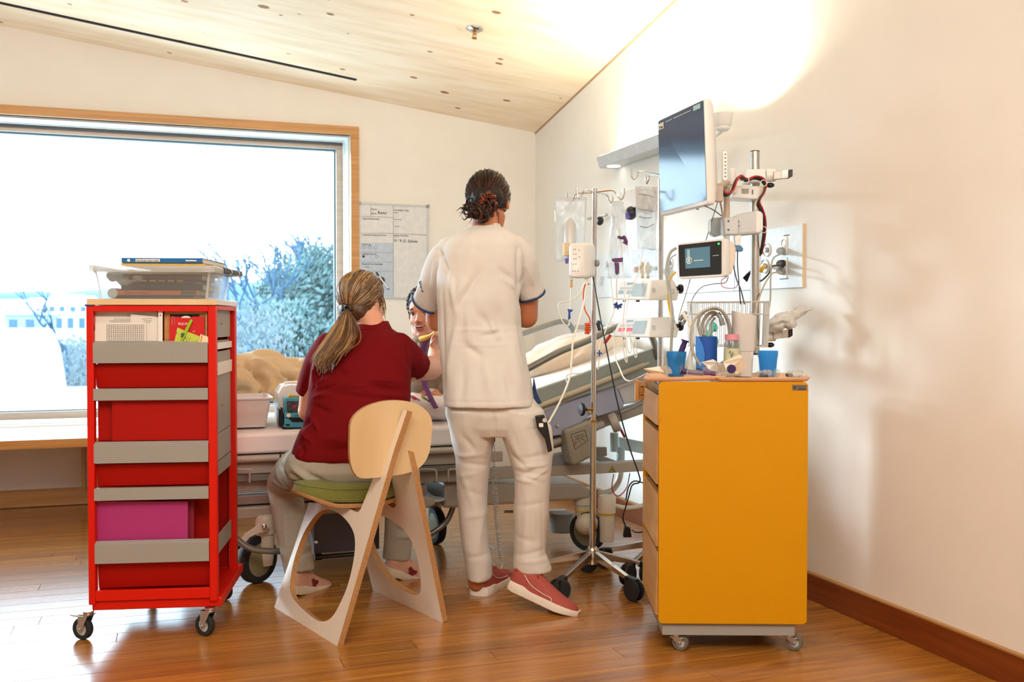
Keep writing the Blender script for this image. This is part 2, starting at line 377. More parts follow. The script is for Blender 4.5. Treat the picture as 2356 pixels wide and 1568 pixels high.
# ------------------------------------------------------------------ the room
XW, YB, XL, YF = 2.33, 6.30, -3.25, -1.7
def zc(x, y): return 2.318 - .127 * (x - XW) - .152 * (y - YB)
def struct(mb, name, m, parent=None, **k): return mb.build(name, m, parent, kind=None if parent else 'structure', **k)
fl = MB(); fl.box(XL-.1, XW+.1, YF-.1, YB+.1, -.12, -.0035)
floor = struct(fl, 'floor', M['floor'], smooth=0)
floor['label'] = 'strip parquet floor of warm honey coloured oak'; floor['category'] = 'floor'
def plank_mesh(L_):
    me = bpy.data.meshes.new('plank'); b = MB(); g = .0006; W_ = .098
    b.box(g, L_-g, g, W_-g, -.003, -.0007); t = .0012
    z0, z1 = -.0007, 0
    o = [(g, g), (L_-g, g), (L_-g, W_-g), (g, W_-g)]; i = [(g+t, g+t), (L_-g-t, g+t), (L_-g-t, W_-g-t), (g+t, W_-g-t)]
    b.v = []; b.f = []; b.m = []
    b.add([V((*p, -.003)) for p in o] + [V((*p, z0)) for p in o] + [V((*p, z1)) for p in i],
          [(0, 1, 5, 4), (1, 2, 6, 5), (2, 3, 7, 6), (3, 0, 4, 7), (4, 5, 9, 8), (5, 6, 10, 9), (6, 7, 11, 10), (7, 4, 8, 11), (8, 9, 10, 11)])
    me.from_pydata(b.v, [], b.f); me.materials.append(M['floor']); return me
PM = {L_: plank_mesh(L_) for L_ in (1.35, 1.7, 2.05)}
rng = random.Random(3); y = 1.98
while y < YB - .12:
    x = XL + rng.uniform(0, 1.2)
    while x < XW - .02:
        L_ = rng.choice(list(PM)); 
        if x + L_ > XW: x0 = XW - L_ 
        else: x0 = x
        # only as far as the boards can be told apart
        o = bpy.data.objects.new('plank', PM[L_]); COL.objects.link(o); o.parent = floor
        if x + L_ > XW:
            o.scale.x = (XW - x) / L_; x0 = x
        o.location = V((x0, y, 0)) - WO['floor']; x += L_
    y += .098
# ceiling: sloping laminated spruce panel
m, nt, bs = base_mat('knotty_spruce_panel')
mp, _ = coords(nt, (.9, 13, 13)); nz = N(nt, 'ShaderNodeTexNoise'); nz.inputs['Scale'].default_value = 1.3; nz.inputs['Detail'].default_value = 5; nt.links.new(mp.outputs[0], nz.inputs['Vector'])
r1 = ramp(nt, nz.outputs[0], [(.25, 'e6cda8'), (.55, 'f2dfc2'), (.8, 'f7e8d2')])
mpk, _ = coords(nt, (4.6, 7.6, .01)); vk = N(nt, 'ShaderNodeTexVoronoi'); vk.inputs['Scale'].default_value = 1.15; vk.inputs['Randomness'].default_value = 1; nt.links.new(mpk.outputs[0], vk.inputs['Vector'])
n2 = N(nt, 'ShaderNodeTexNoise'); n2.inputs['Scale'].default_value = 60; mp2, _ = coords(nt); nt.links.new(mp2.outputs[0], n2.inputs['Vector'])
a1 = N(nt, 'ShaderNodeMath', operation='MULTIPLY_ADD'); a1.inputs[1].default_value = .06; nt.links.new(n2.outputs[0], a1.inputs[0]); nt.links.new(vk.outputs['Distance'], a1.inputs[2])
sp = N(nt, 'ShaderNodeSeparateXYZ'); nt.links.new(vk.outputs['Color'], sp.inputs[0])
a2 = N(nt, 'ShaderNodeMath', operation='MULTIPLY_ADD'); a2.inputs[1].default_value = .20; a2.inputs[2].default_value = -.02; nt.links.new(sp.outputs[0], a2.inputs[0])
sb = N(nt, 'ShaderNodeMath', operation='SUBTRACT'); nt.links.new(a1.outputs[0], sb.inputs[0]); nt.links.new(a2.outputs[0], sb.inputs[1])
kr = ramp(nt, sb.outputs[0], [(.0, (.0, .0, .0)), (.035, (1, 1, 1))])
mk = N(nt, 'ShaderNodeMix', data_type='RGBA'); nt.links.new(kr.outputs[0], mk.inputs[0]); mk.inputs[6].default_value = lin('9a6a3c'); nt.links.new(r1.outputs[0], mk.inputs[7])
nt.links.new(mk.outputs[2], bs.inputs['Base Color']); bs.inputs['Roughness'].default_value = .6
M['spruce'] = m
e = .1
cor = [(XL-e, YF-e), (XW+e, YF-e), (XW+e, YB+e), (XL-e, YB+e)]
cb = MB(); cb.prism([V((x, y, zc(x, y))) for x, y in cor], .2); ceil_ = struct(cb, 'ceiling', M['spruce'], smooth=0)
cn = V((.127, .152, 1)).normalized(); c0 = V((XW, YB, 2.318))
def onC(px, py): return onpl(px, py, c0, cn)
a, b = onC(-60, -7), onC(820, 183); s_ = MB(); dr = (b-a).normalized(); sd = cn.cross(dr)
s_.prism([a - sd*.012, b - sd*.012, b + sd*.012, a + sd*.012], .004, -cn); s_.build('ceiling_slot', M['knot'], ceil_, smooth=0, label='long black slot in the ceiling')
# panel joint of the ceiling, a fine recessed line parallel to the wall
for (q0, q1) in (((0, -60), (1300, 262)),):
    a, b = onC(*q0), onC(*q1)
# walls
def wallpoly(pts, t, vec, name, m=None):
    b = MB(); b.prism(pts, t, vec); return struct(b, name, m or M['wall'], smooth=0)
WX1 = onY(825, 400, YB).x - .052; WX0 = -3.0; WZ0 = .47; WZ1 = onY(825, 293, YB).z - .052
top = lambda x, y: V((x, y, zc(x, y) + .02))
t_ = .36
wr = MB(); wr.prism([V((XW, YF, -.05)), V((XW, YB+t_, -.05)), top(XW, YB+t_), top(XW, YF)], .2, (1, 0, 0)); struct(wr, 'wall_right', M['wall'], smooth=0)
wl = MB(); wl.prism([V((XL, YF, -.05)), V((XL, YB+t_, -.05)), top(XL, YB+t_), top(XL, YF)], .2, (-1, 0, 0)); struct(wl, 'wall_left', M['wall'], smooth=0)
wf = MB(); wf.prism([V((XL, YF, -.05)), V((XW, YF, -.05)), top(XW, YF), top(XL, YF)], .2, (0, -1, 0)); struct(wf, 'wall_front', M['wall'], smooth=0)
wb = MB(); yv = (0, 1, 0)
wb.prism([V((XL, YB, -.05)), V((XW, YB, -.05)), V((XW, YB, WZ0)), V((XL, YB, WZ0))], t_, yv)
wb.prism([V((WX1, YB, WZ0)), V((XW, YB, WZ0)), V((XW, YB, WZ1)), V((WX1, YB, WZ1))], t_, yv)
wb.prism([V((XL, YB, WZ0)), V((WX0, YB, WZ0)), V((WX0, YB, WZ1)), V((XL, YB, WZ1))], t_, yv)
wb.prism([V((XL, YB, WZ1)), V((XW, YB, WZ1)), top(XW, YB), top(XL, YB)], t_, yv)
struct(wb, 'wall_back', M['wall'], smooth=0)
# baseboards
b = MB(); b.box(XW-.018, XW, YF, YB, 0, .098); o = struct(b, 'baseboard_right', M['basew'], smooth=0, bevel=.002)
b2 = MB(); b2.box(XW-.02, XW, YF, YB, .098, .104); b2.build('top_edge', wood('baseboard_top_wood', '9c6c33', 'b8854a', (30, 1.5, 30)), o, smooth=0, label='lighter top edge')  # top strip in a lighter wood tone
b = MB(); b.box(XL, XW-.02, YB-.018, YB, 0, .098); struct(b, 'baseboard_back', M['slat'], smooth=0, bevel=.002)
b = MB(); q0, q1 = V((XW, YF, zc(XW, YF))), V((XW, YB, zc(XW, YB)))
b.prism([q0+V((-.006, 0, -.004)), q0+V((0, 0, -.010)), q0+V((0, 0, .01)), q0+V((-.006, 0, .01))], 1, q1-q0); struct(b, 'shadow_gap_trim', mat('joint_shadow_strip', 'a98a68', .8), smooth=0)  # brown strip stands in for the dark shadow gap under the ceiling
# window
win = bpy.data.objects.new('window_1', None); COL.objects.link(win); reg(win, None, V(((WX0+WX1)/2, YB, WZ0)), kind='structure', label='wide picture window with oak casing and one fixed pane')
def wrect(mb, x0, x1, z0, z1, w_, y0, y1, bottom=True):   # rectangular frame
    mb.box(x0, x1, y0, y1, z1-w_, z1); mb.box(x0, x0+w_, y0, y1, z0, z1-w_); mb.box(x1-w_, x1, y0, y1, z0, z1-w_)
    if bottom: mb.box(x0+w_, x1-w_, y0, y1, z0, z0+w_)
b = MB(); wrect(b, WX0-.052, WX1+.052, WZ0, WZ1+.052, .052, YB-.022, YB+.03, False); b.build('window_casing', M['oakframe'], win, smooth=0, bevel=.002)
b = MB(); wrect(b, WX0-.001, WX1+.001, WZ0-.005, WZ1+.001, .012, YB+.03, YB+.2, True); b.build('window_reveal', mat('reveal_white', 'dfe6e8', .5), win, smooth=0)
b = MB(); wrect(b, WX0+.012, WX1-.012, WZ0+.01, WZ1-.012, .045, YB+.2, YB+.25, True); b.build('window_frame', wood('frame_wood_pale', 'b39a86', 'cbb6a2', (1.5, 30, 30)), win, smooth=0, bevel=.003)
b = MB(); wrect(b, WX0+.05, WX1-.05, WZ0+.045, WZ1-.05, .016, YB+.235, YB+.27, True); b.build('glazing_bead', mat('blue_grey_bead', '54788f', .4), win, smooth=0)
b = MB(); b.box(WX0+.02, WX1-.02, YB+.185, YB+.192, WZ1-.034, WZ1-.02); b.build('blind_rail', M['darkgrey'], win, smooth=0)
b = MB(); b.box(WX0+.05, WX1-.05, YB+.252, YB+.256, WZ0+.05, WZ1-.05); b.build('window_pane', M['glass'], win, smooth=0)
# deep sill bench under the window
SZ = .455; YS = 5.62; SX = WX1 + .05
bn = bpy.data.objects.new('trim_1', None); COL.objects.link(bn); reg(bn, None, V((-1, YS, 0)), kind='structure', label='deep white window bench with a wood front edge')
b = MB(); b.box(XL, SX, YS+.012, YB, SZ-.045, SZ); b.build('bench_top', M['white'], bn, smooth=0, bevel=.002)
b = MB(); b.box(XL, SX, YS, YS+.012, SZ-.045, SZ); b.build('edge_strip', M['oakframe'], bn, smooth=0)
b = MB(); b.box(onY(188, 1100, YB-.1).x, onY(188, 1100, YB-.1).x+.02, YB-.12, YB-.02, .1, SZ-.045); b.build('end_panel', M['slat'], bn, smooth=0)
# sprinkler
p = onC(1093, 66); q = p - cn * .0
b = thing('sprinkler_head', 'small chrome sprinkler head in the wooden ceiling', 'sprinkler', p)
s_ = MB(); s_.lathe([(.0, 0), (.042, 0), (.042, .004), (.030, .012), (.012, .014), (.012, .004), (0, .004)], p, 28, -cn); s_.build('rosette', M['chrome'], b)
s_ = MB(); s_.cyl(p - cn*.004, p - cn*.035, .006, .006, 12); s_.tube([p-cn*.02+R*.006, p-cn*.035+R*.011, p-cn*.052+R*.002], .0018, 6); s_.tube([p-cn*.02-R*.006, p-cn*.035-R*.011, p-cn*.052-R*.002], .0018, 6)
s_.lathe([(0, 0), (.014, 0), (.015, .002), (0, .002)], p-cn*.052, 16, -cn); s_.build('deflector', M['brass'], b)
# ------------------------------------------------------------------ outside the window
g = MB(); gr_ = []
for i in range(40):
    for j in range(30):
        x = -420 + i*20; yy = 9 + (j/29)**2.2*900
        z = max(-13, -.55 - .062*yy) + noise.noise(V((x*.02, yy*.02, 0)))*min(1.5, yy*.02)
        gr_.append(V((x, yy, z)))
g.add(gr_, [(i*30+j, (i+1)*30+j, (i+1)*30+j+1, i*30+j+1) for i in range(39) for j in range(29)])
o = g.build('ground', mat('winter_meadow', '41645f', .95, var=.25, scale=.6), None, smooth=60, kind='structure', rec=True)
def hills(name, yd, base, h, col, seed, label, x0, x1, n=90):
    b = MB(); rings = []
    for i in range(n):
        t = i/(n-1); x = x0 + (x1-x0)*t
        hh = base + h*(.55+.75*noise.noise(V((t*4+seed, 0, 0)))+.18*noise.noise(V((t*18+seed, 0, 0)))+.06*noise.noise(V((t*70+seed, 3, 0))))
        rings.append([V((x, yd, -30)), V((x, yd+yd*.12, hh*.8)), V((x, yd+yd*.2, hh)), V((x, yd+yd*.3, -30))])
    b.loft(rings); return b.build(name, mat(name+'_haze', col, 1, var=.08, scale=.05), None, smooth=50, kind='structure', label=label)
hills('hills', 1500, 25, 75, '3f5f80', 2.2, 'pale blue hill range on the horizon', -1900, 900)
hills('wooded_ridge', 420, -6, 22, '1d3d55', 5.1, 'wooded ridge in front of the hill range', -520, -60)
def bush_mesh(name, n, r, cl, seed, m):
    rg = random.Random(seed); b = MB()
    for k in range(cl):
        a = rg.uniform(0, 6.28); q = rg.random()**.6; c = V((math.cos(a)*q*r, math.sin(a)*q*r*.6, rg.uniform(.1, 1)*r*n*(1-q*.45)))
        for _ in range(260):
            d = V((rg.gauss(0, 1), rg.gauss(0, 1), rg.gauss(0, 1))).normalized(); p = c + d*r*.34*rg.uniform(.6, 1.05); u = d.orthogonal().normalized()*r*.024; v_ = d.cross(u)*1.0
            b.add([p-u, p+v_, p+u*1.1+d*r*.06, p-v_*.9], [(0, 1, 2, 3)])
    me = bpy.data.meshes.new(name); me.from_pydata(b.v, [], b.f); me.materials.append(m); return me
fm = [mat('evergreen_foliage', '5a706e', 1, var=.12, scale=3), mat('winter_scrub', '565c5a', 1, var=.12, scale=3), mat('grey_scrub', '6a7478', 1, var=.12, scale=3)]
BM = [bush_mesh('foliage', 1.5, 1.0, 60, 3+i, fm[i]) for i in range(3)]
def bush(x, y, z, s, k, label, grp=None, name='bush', cat='bush'):
    o = bpy.data.objects.new(name, BM[k]); COL.objects.link(o); o.location = (x, y, z); o.scale = (s, s, s); o.rotation_euler.z = rng.uniform(0, 6.28)
    o['label'] = label; o['category'] = cat
    if grp: o['group'] = grp
    return o
def at(px, py, d): return P(px, py, d)
p = at(735, 850, 34); bush(p.x, p.y, p.z, 2.9, 0, 'dense dark evergreen tree by the right edge of the window', name='evergreen_tree', cat='tree')
p = at(650, 930, 30); bush(p.x, p.y, p.z, 2.2, 0, 'mid green shrub left of the evergreen tree')
def scrub(name, x0, x1, dmin, dmax, y0, y1, n, k, label, seed):
    rg = random.Random(seed); b = MB()
    for _ in range(n):
        d = rg.uniform(dmin, dmax); c = P(rg.uniform(x0, x1), rg.uniform(y0, y1), d); rr = rg.uniform(.35, .9)
        for _ in range(80):
            q = V((rg.gauss(0, 1), rg.gauss(0, 1), rg.gauss(0, .8))); p = c + q*rr*.55; u = V((rg.gauss(0, 1), rg.gauss(0, .4), rg.gauss(0, 1))).normalized()*.034*d/26; v_ = V((rg.gauss(0, .6), .2, 1)).normalized()*.10*d/26
            b.add([p-u, p+v_*.5, p+u, p-v_], [(0, 1, 2, 3)])
    b.build(name, fm[k], None, smooth=0, rec=False, kind='stuff', label=label)
scrub('winter_scrub', 300, 1150, 26, 60, 800, 960, 900, 1, 'blurred winter scrub beyond the right half of the window', 4)
scrub('winter_scrub', 470, 640, 22, 40, 730, 860, 60, 2, 'pale thin brush in front of the bare trees', 5)
scrub('winter_scrub', -500, 240, 30, 80, 800, 960, 760, 2, 'blurred winter scrub left of the red trolley', 6)
bark = mat('bare_bark', '3d5870', .95, var=.15)
def tree(px, py, d, h, seed, label):
    rg = random.Random(seed); b0 = P(px, py, d); b = MB()
    def br(p, dr, L_, r, dep):
        q = p + dr*L_; mid = p + dr*L_*.5 + V((rg.gauss(0, .04), rg.gauss(0, .04), 0))*L_
        b.tube([p, mid, q], [r, r*.85, r*.68], 5, cap=False)
        if dep == 0: return
        for k in range(rg.choice((2, 3, 3))):
            nd = (dr + V((rg.gauss(0, .42), rg.gauss(0, .42), rg.gauss(.12, .2)))).normalized(); br(p + dr*L_*rg.uniform(.55, 1), nd, L_*rg.uniform(.6, .8), r*.62, dep-1)
    br(b0, V((rg.gauss(0, .06), 0, 1)).normalized(), h*.32, h*.018, 5)
    b.build('bare_tree', bark, None, smooth=60, label=label, cat='tree', rec=False)
for a in ((560, 900, 26, 5.2, 1, 'bare winter tree nearest the red trolley, seen through the window'), (598, 880, 31, 6.3, 2, 'tall bare tree above the beige duvet'), (648, 880, 36, 6.4, 5, 'slender bare tree in the middle of the right half of the window'),
          (700, 880, 38, 7.2, 8, 'bare tree just left of the dark evergreen'), (765, 880, 40, 8.0, 11, 'bare tree behind the dark evergreen at the window edge'), (150, 900, 34, 5.0, 13, 'thin bare tree in front of the far houses')): tree(*a)
def house(px, py, d, w_, h, dp, wins, label, roof=True, cl='dfe3e6'):
    p = P(px, py, d); t = thing('house', label, 'building', p); f = FR(p, R, FH)
    b = MB(f); b.box(-w_/2, w_/2, 0, dp, -14, h); b.build('wall', mat('house_wall', cl, .9), t, smooth=0)
    if roof: b = MB(f); b.prism([V((-w_/2-.4, 0-.4, h)), V((-w_/2-.4, dp+.4, h)), V((-w_/2-.4, dp/2, h+dp*.28))], w_+.8, (1, 0, 0)); b.build('roof', mat('snowy_roof', 'e9edf2', .8), t, smooth=0)
    else: b = MB(f); b.box(-w_/2-.3, w_/2+.3, -.3, dp, h, h+.5); b.build('roof', mat('flat_roof', 'c9d3da', .8), t, smooth=0)
    for r_ in range(wins[1]):
        for c_ in range(wins[0]):
            b = MB(f); x = -w_/2 + (c_+.5)*w_/wins[0]; z = (r_+.55)*h/wins[1]; b.boxc((x, -.03, z), (w_/wins[0]*.5, .1, h/wins[1]*.5)); b.build('window', mat('far_window', '3d5a70', .3), t, smooth=0)
house(18, 738, 300, 9, 4, 9, (3, 1), 'low far house at the left edge of the window')
house(95, 738, 320, 10, 5, 9, (4, 1), 'far house with pale roof right of the edge house')
house(143, 738, 300, 9, 5.5, 9, (3, 1), 'bright far house in the middle of the far row')
house(180, 737, 290, 6, 5.0, 8, (2, 1), 'far house peeking out beside the red trolley')
house(110, 768, 200, 16, 4, 12, (7, 1), 'long low block with a window band below the far houses', False, 'b9c8d2')
house(50, 775, 180, 6, 4, 7, (2, 1), 'small grey block below the far houses', False, '8fa6b8')
# white domed hood standing on the neighbouring flat roof
YH = 9.2
out = [(-260, 957), (-260, 790), (-150, 762), (-60, 757), (62, 757), (72, 762), (84, 780), (95, 815), (103, 860), (110, 905), (113, 948)]
b = MB(); slabY(b, out, YH, 1.6); hood = b.build('roof_hood', mat('white_fabric_hood', 'f2f2f2', .7), None, smooth=30, bevel=.04, seg=3, label='white rounded hood outside the left of the window', cat='roof hood')
b = MB(); slabY(b, [(-260, 950), (118, 944), (118, 958), (-260, 966)], YH-.05, 1.75); b.build('base_rail', mat('hood_rail', 'b9c6cf', .5), hood, smooth=0)
q = onY(-260, 962, YH); b = MB(); b.box(q.x, onY(330, 960, YH).x, YH-.6, YH+4, q.z-.35, q.z-.02); b.build('flat_roof', mat('gravel_roof', '8fb0bf', .95, var=.2, scale=40, bmp=.01), None, smooth=0, kind='structure', label='neighbouring flat roof')
# ------------------------------------------------------------------ shared furniture tools
from mathutils.geometry import tessellate_polygon
def holed(mb, outer, inner, t, vec, mi_face=0, mi_edge=1):
    vec = V(vec); no = len(outer); ni = len(inner); allp = [V(p) for p in outer] + [V(p) for p in inner]
    tri = tessellate_polygon([[V(p) for p in outer], [V(p) for p in inner]] if ni else [[V(p) for p in outer]]); n = len(allp)
    mb.mi = mi_face; mb.add(allp, [tuple(x) for x in tri]); mb.add([p + vec*t for p in allp], [tuple(x)[::-1] for x in tri])
    mb.mi = mi_edge
    for loop in (list(outer), list(inner)):
        if not loop: continue
        k = len(loop); lp = [V(p) for p in loop]; mb.add(lp + [p + vec*t for p in lp], [(i, (i+1) % k, k+(i+1) % k, k+i) for i in range(k)])
    mb.mi = 0
def pp(F, y):
    n = F.col[1].to_3d(); p = F @ V((0, y, 0)); return lambda a, b: onpl(a, b, p, n)
def ppx(F, x):
    n = F.col[0].to_3d(); p = F @ V((x, 0, 0)); return lambda a, b: onpl(a, b, p, n)
def slabF(mb, poly, F, y, t): g = pp(F, y); mb.prism([g(a, b) for a, b in poly], t, F.col[1].to_3d()); return mb
def rectF(mb, x0, y0, x1, y1, F, y, t): return slabF(mb, [(x0, y0), (x1, y0), (x1, y1), (x0, y1)], F, y, t)
def rrect(x0, y0, x1, y1, r, k=4):
    out = []
    for cx_, cy_, a0 in ((x1-r, y1-r, 0), (x0+r, y1-r, 90), (x0+r, y0+r, 180), (x1-r, y0+r, 270)):
        for i in range(k+1): a = math.radians(a0 + 90*i/k); out.append((cx_ + r*math.cos(a), cy_ + r*math.sin(a)))
    return out
def caster(parent, c, r, ax, top, name='caster', wheel=None, forkm=None, wid=.022, brake=None, stem=.012):
    """c wheel centre, ax axle direction (horizontal), top height of the mounting plate"""
    ax = V(ax).normalized(); c = V(c); c.z = r; fwd = Z.cross(ax); forkm = forkm or M['steel']; wheel = wheel or M['rubber']
    kp = c + fwd*r*.62; kp.z = top                       # swivel point
    b = MB()
    for s in (-1, 1):
        o = ax*s*(wid/2+.004)
        b.prism([c+o-Z*r*.25-fwd*r*.2, c+o-Z*r*.25+fwd*r*.15, V((kp.x, kp.y, top-.012))+o+fwd*.012, V((kp.x, kp.y, top-.012))+o-fwd*.016-fwd*r*.35], .002, ax*s)
    b.prism([V((kp.x, kp.y, top-.014))+ax*(wid/2+.006)*a+fwd*q for a, q in ((-1, -.03), (1, -.03), (1, .016), (-1, .016))], .004, Z)
    b.cyl(V((kp.x, kp.y, top-.012)), V((kp.x, kp.y, top)), .017, .019, 20); b.cyl(c-ax*(wid/2+.008), c+ax*(wid/2+.008), .005, None, 10)
    f = b.build(name, forkm, parent, bevel=.001)
    b = MB(); h = wid/2; b.lathe([(r*.62, -h), (r*.93, -h), (r, -h*.55), (r, h*.55), (r*.93, h), (r*.62, h)], c, 32, ax, closed=True); b.build('wheel', wheel, f)
    b = MB(); b.lathe([(0, -h*.6), (r*.2, -h*.8), (r*.25, -h*.5), (r*.63, -h*.55), (r*.63, h*.55), (r*.25, h*.5), (r*.2, h*.8), (0, h*.6)], c, 28, ax); b.build('hub', M['greyp'], f)
    if brake is not None:
        br_ = V(brake); b = MB(); q = V((kp.x, kp.y, top-.018)); s = br_.cross(Z).normalized()
        b.prism([q+s*.012, q+br_*.03+s*.014+Z*0, q+br_*.055+s*.012+Z*.006, q+br_*.055-s*.012+Z*.006, q+br_*.03-s*.014, q-s*.012], .003, Z); b.build('brake_lever', forkm, f, bevel=.001)
    return f
# ------------------------------------------------------------------ red trolley
FXC = (R*.9916 + FH*.115).normalized(); FC = FR(LD(-1.41, 3.31, 0), FXC, (Z.cross(FXC)))
cart = thing('trolley', 'tall red metal trolley with grey pocket lips and a white top', 'trolley', FC @ V((.21, .24, 0)))
CXd, CYd = FC.col[0].to_3d(), FC.col[1].to_3d()
Wc, Dc = .418, .44
def cz(y): return CAMH - (y-735)*3.32/FPX
zt = cz(702)
for nm, x0, x1, y0, y1 in (('post', 0, .022, 0, .03), ('post', Wc-.026, Wc, 0, .03), ('post', 0, .03, Dc-.035, Dc), ('post', Wc-.026, Wc, Dc-.04, Dc)):
    b = MB(FC); b.box(x0, x1, y0, y1, cz(1393), zt); b.build(nm, M['red'], cart, bevel=.002)
b = MB(FC); b.box(.022, Wc-.026, .0, .012, cz(716), zt); b.box(.022, Wc-.026, Dc-.012, Dc, cz(716), zt); b.box(Wc-.014, Wc, .03, Dc-.04, cz(712), zt); b.box(0, .014, .03, Dc-.035, cz(712), zt); b.build('top_rail', M['red'], cart, bevel=.001)
b = MB(FC); b.box(.022, Wc-.026, .0, .014, cz(1385), cz(1361)); b.build('bottom_rail', M['red'], cart, bevel=.001)
b = MB(FC); b.box(.008, Wc+.012, .01, Dc+.05, cz(1408), cz(1386)); b.build('base_plate', M['red'], cart, bevel=.003)
b = MB(FC); b.box(.004, Wc+.002, -.004, Dc+.02, zt+.002, cz(687)); b.build('tabletop', M['white'], cart, bevel=.002)
b = MB(FC); b.box(.004, Wc+.002, -.0055, -.004, zt+.002, cz(687)); b.build('edge_band', M['backwood'], cart, smooth=0, label='beige front edge band')
b = MB(FC); b.box(-.003, .021, -.003, .03, zt-.003, zt+.003); b.build('corner_cap', M['navy'], cart)
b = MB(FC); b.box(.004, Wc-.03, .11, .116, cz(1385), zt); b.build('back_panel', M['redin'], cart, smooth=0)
# pocket fronts in red
for y0, y1, dp in ((838, 893, .016), (1069, 1122, .020), (1300, 1361, .024)):
    b = MB(FC); g0, g1 = cz(y0), cz(y1)
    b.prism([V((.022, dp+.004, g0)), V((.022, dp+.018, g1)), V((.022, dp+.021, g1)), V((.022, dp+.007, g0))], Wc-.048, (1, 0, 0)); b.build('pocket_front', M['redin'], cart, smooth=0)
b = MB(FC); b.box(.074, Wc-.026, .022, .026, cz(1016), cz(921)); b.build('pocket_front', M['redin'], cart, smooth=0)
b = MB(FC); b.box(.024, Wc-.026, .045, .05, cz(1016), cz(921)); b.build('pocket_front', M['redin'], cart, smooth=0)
for y0, y1, fl_ in ((790, 835, 1), (894, 921, 0), (1023, 1066, 1), (1124, 1152, 0), (1253, 1298, 1)):
    b = MB(FC); b.box(.021, Wc-.027, -.003, .002, cz(y1), cz(y0))
    if fl_: b.prism([V((.021, .002, cz(y0)-.001)), V((.021, -.003, cz(y0))), V((.021, .013, cz(y0)+.009)), V((.021, .015, cz(y0)+.006))], Wc-.048, (1, 0, 0))
    else: b.box(.021, Wc-.027, .0, .02, cz(y0)-.003, cz(y0))
    b.build('pocket_lip', M['taupe'], cart, smooth=0, bevel=.0008)
for y_ in (838, 921, 1069, 1152, 1300):          # pocket floors
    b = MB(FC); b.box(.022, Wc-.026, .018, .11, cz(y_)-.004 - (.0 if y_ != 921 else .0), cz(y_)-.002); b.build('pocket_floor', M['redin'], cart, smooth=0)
# trays and lip seen through the open right side
for y0, y1 in ((704, 778), (812, 838), (868, 1008), (1010, 1075), (1078, 1112), (1255, 1300)):
    b = MB(FC); b.box(Wc-.02, Wc-.016, .12, Dc-.05, cz(y1), cz(y0)); b.build('side_tray', M['taupe'], cart, smooth=0)
for y0, y1 in ((790, 806), (838, 868)):
    b = MB(FC); b.box(Wc-.016, Wc-.010, .04, Dc-.05, cz(y1), cz(y0)); b.build('side_strip', M['whitep'], cart, smooth=0)
for y0_, y1_ in ((1300, 1296), (1110, 1104), (790, 786)):
    b = MB(FC); b.box(.03, Wc-.02, .12, Dc-.05, cz(y0_), cz(y1_)); b.build('inner_shelf', M['taupe'], cart, smooth=0)
b = MB(FC); b.box(.01, .014, .12, Dc-.04, cz(1385), zt); b.box(.01, Wc-.03, Dc-.02, Dc-.015, cz(1385), zt); b.build('side_panel', M['redin'], cart, smooth=0)
for y_ in (745, 945):
    b = MB(FC); b.cyl(V((Wc-.02, .2, cz(y_))), V((Wc-.012, .2, cz(y_))), .004, None, 10); b.build('screw', M['brass'], cart)
ct = cz(1408)
caster(cart, P(191, 1449, 3.33), .037, -(FH*.93+R*.35), ct, brake=-CXd)
caster(cart, P(472, 1440, 3.37), .037, -(FH*.88+R*.45), ct)
caster(cart, P(516, 1362, 3.80), .037, -(R*.5+FH*.8), ct)
caster(cart, LD(-1.36, 3.76, .037), .037, (R*.92+FH*.4), ct)
# black bag in the lower tray
b = MB(FC)
for i in range(7): b.sph(V((.30+.012*(i % 2), .16+.035*i, cz(1240)+.10*(1-(i-3)**2*.03))), (.055, .035, .085+.01*(i % 3)), 10)
b.build('pouch', M['black'], None, label='black pouch in the lower side tray of the red trolley', cat='pouch')
# pink folder stack
b = MB(); rectF(b, 219, 1153, 432, 1262, FC, .030, .006); b.build('folder', mat('magenta_card', 'a8286f', .6, var=.08, scale=500), None, smooth=0, label='magenta folder standing in the lowest trolley pocket', cat='folder')
b = MB(); rectF(b, 211, 1155, 222, 1262, FC, .040, .012); b.build('booklet', M['paper'], None, smooth=0, label='cream booklet edge left of the magenta folder', cat='booklet')
b = MB(); rectF(b, 219, 1150, 446, 1262, FC, .060, .004); b.build('folder', mat('dark_red_card', '8b1230', .6), None, smooth=0, label='dark red folder behind the magenta folder', cat='folder')
# papers in the top pocket
def sheet(x0, y0, x1, y1, yl, tilt, label, name='paper_sheet', m=None, lines=None, cat='paper', t=.0006):
    b = MB(); k = tilt; poly = [(x0, y0), (x1, y0+k), (x1, y1), (x0, y1)]; slabF(b, poly, FC, yl, t)
    return b.build(name, m or M['paper'], None, smooth=0, label=label, cat=cat)
s1 = sheet(213, 712, 362, 808, .034, 5, 'rearmost worksheet in the top pocket of the red trolley')
s2 = sheet(207, 727, 350, 806, .026, 2, 'worksheet in front of the rearmost one in the top pocket')
s3 = sheet(300, 722, 372, 806, .021, 8, 'worksheet with handwritten lines right in the top pocket')
s4 = sheet(206, 760, 330, 806, .016, 0, 'lower cream sheet at the left of the top pocket')
s5 = sheet(219, 742, 336, 806, .012, -1, 'worksheet with a printed grid in front in the top pocket')
b = MB(); g = pp(FC, .0112); n_ = CYd
for i in range(18): x = 246 + i*5; q0, q1 = g(x-.35, 747), g(x+.35, 747); b.prism([q0, q1, g(x+.35, 788), g(x-.35, 788)], .0004, n_)
for i in range(10): y = 747 + i*4.6; b.prism([g(246, y-.35), g(331, y-.35), g(331, y+.35), g(246, y+.35)], .0004, n_)
b.build('printed_grid', M['inkgrey'], s5, smooth=0)
b = MB(); g = pp(FC, .0202)
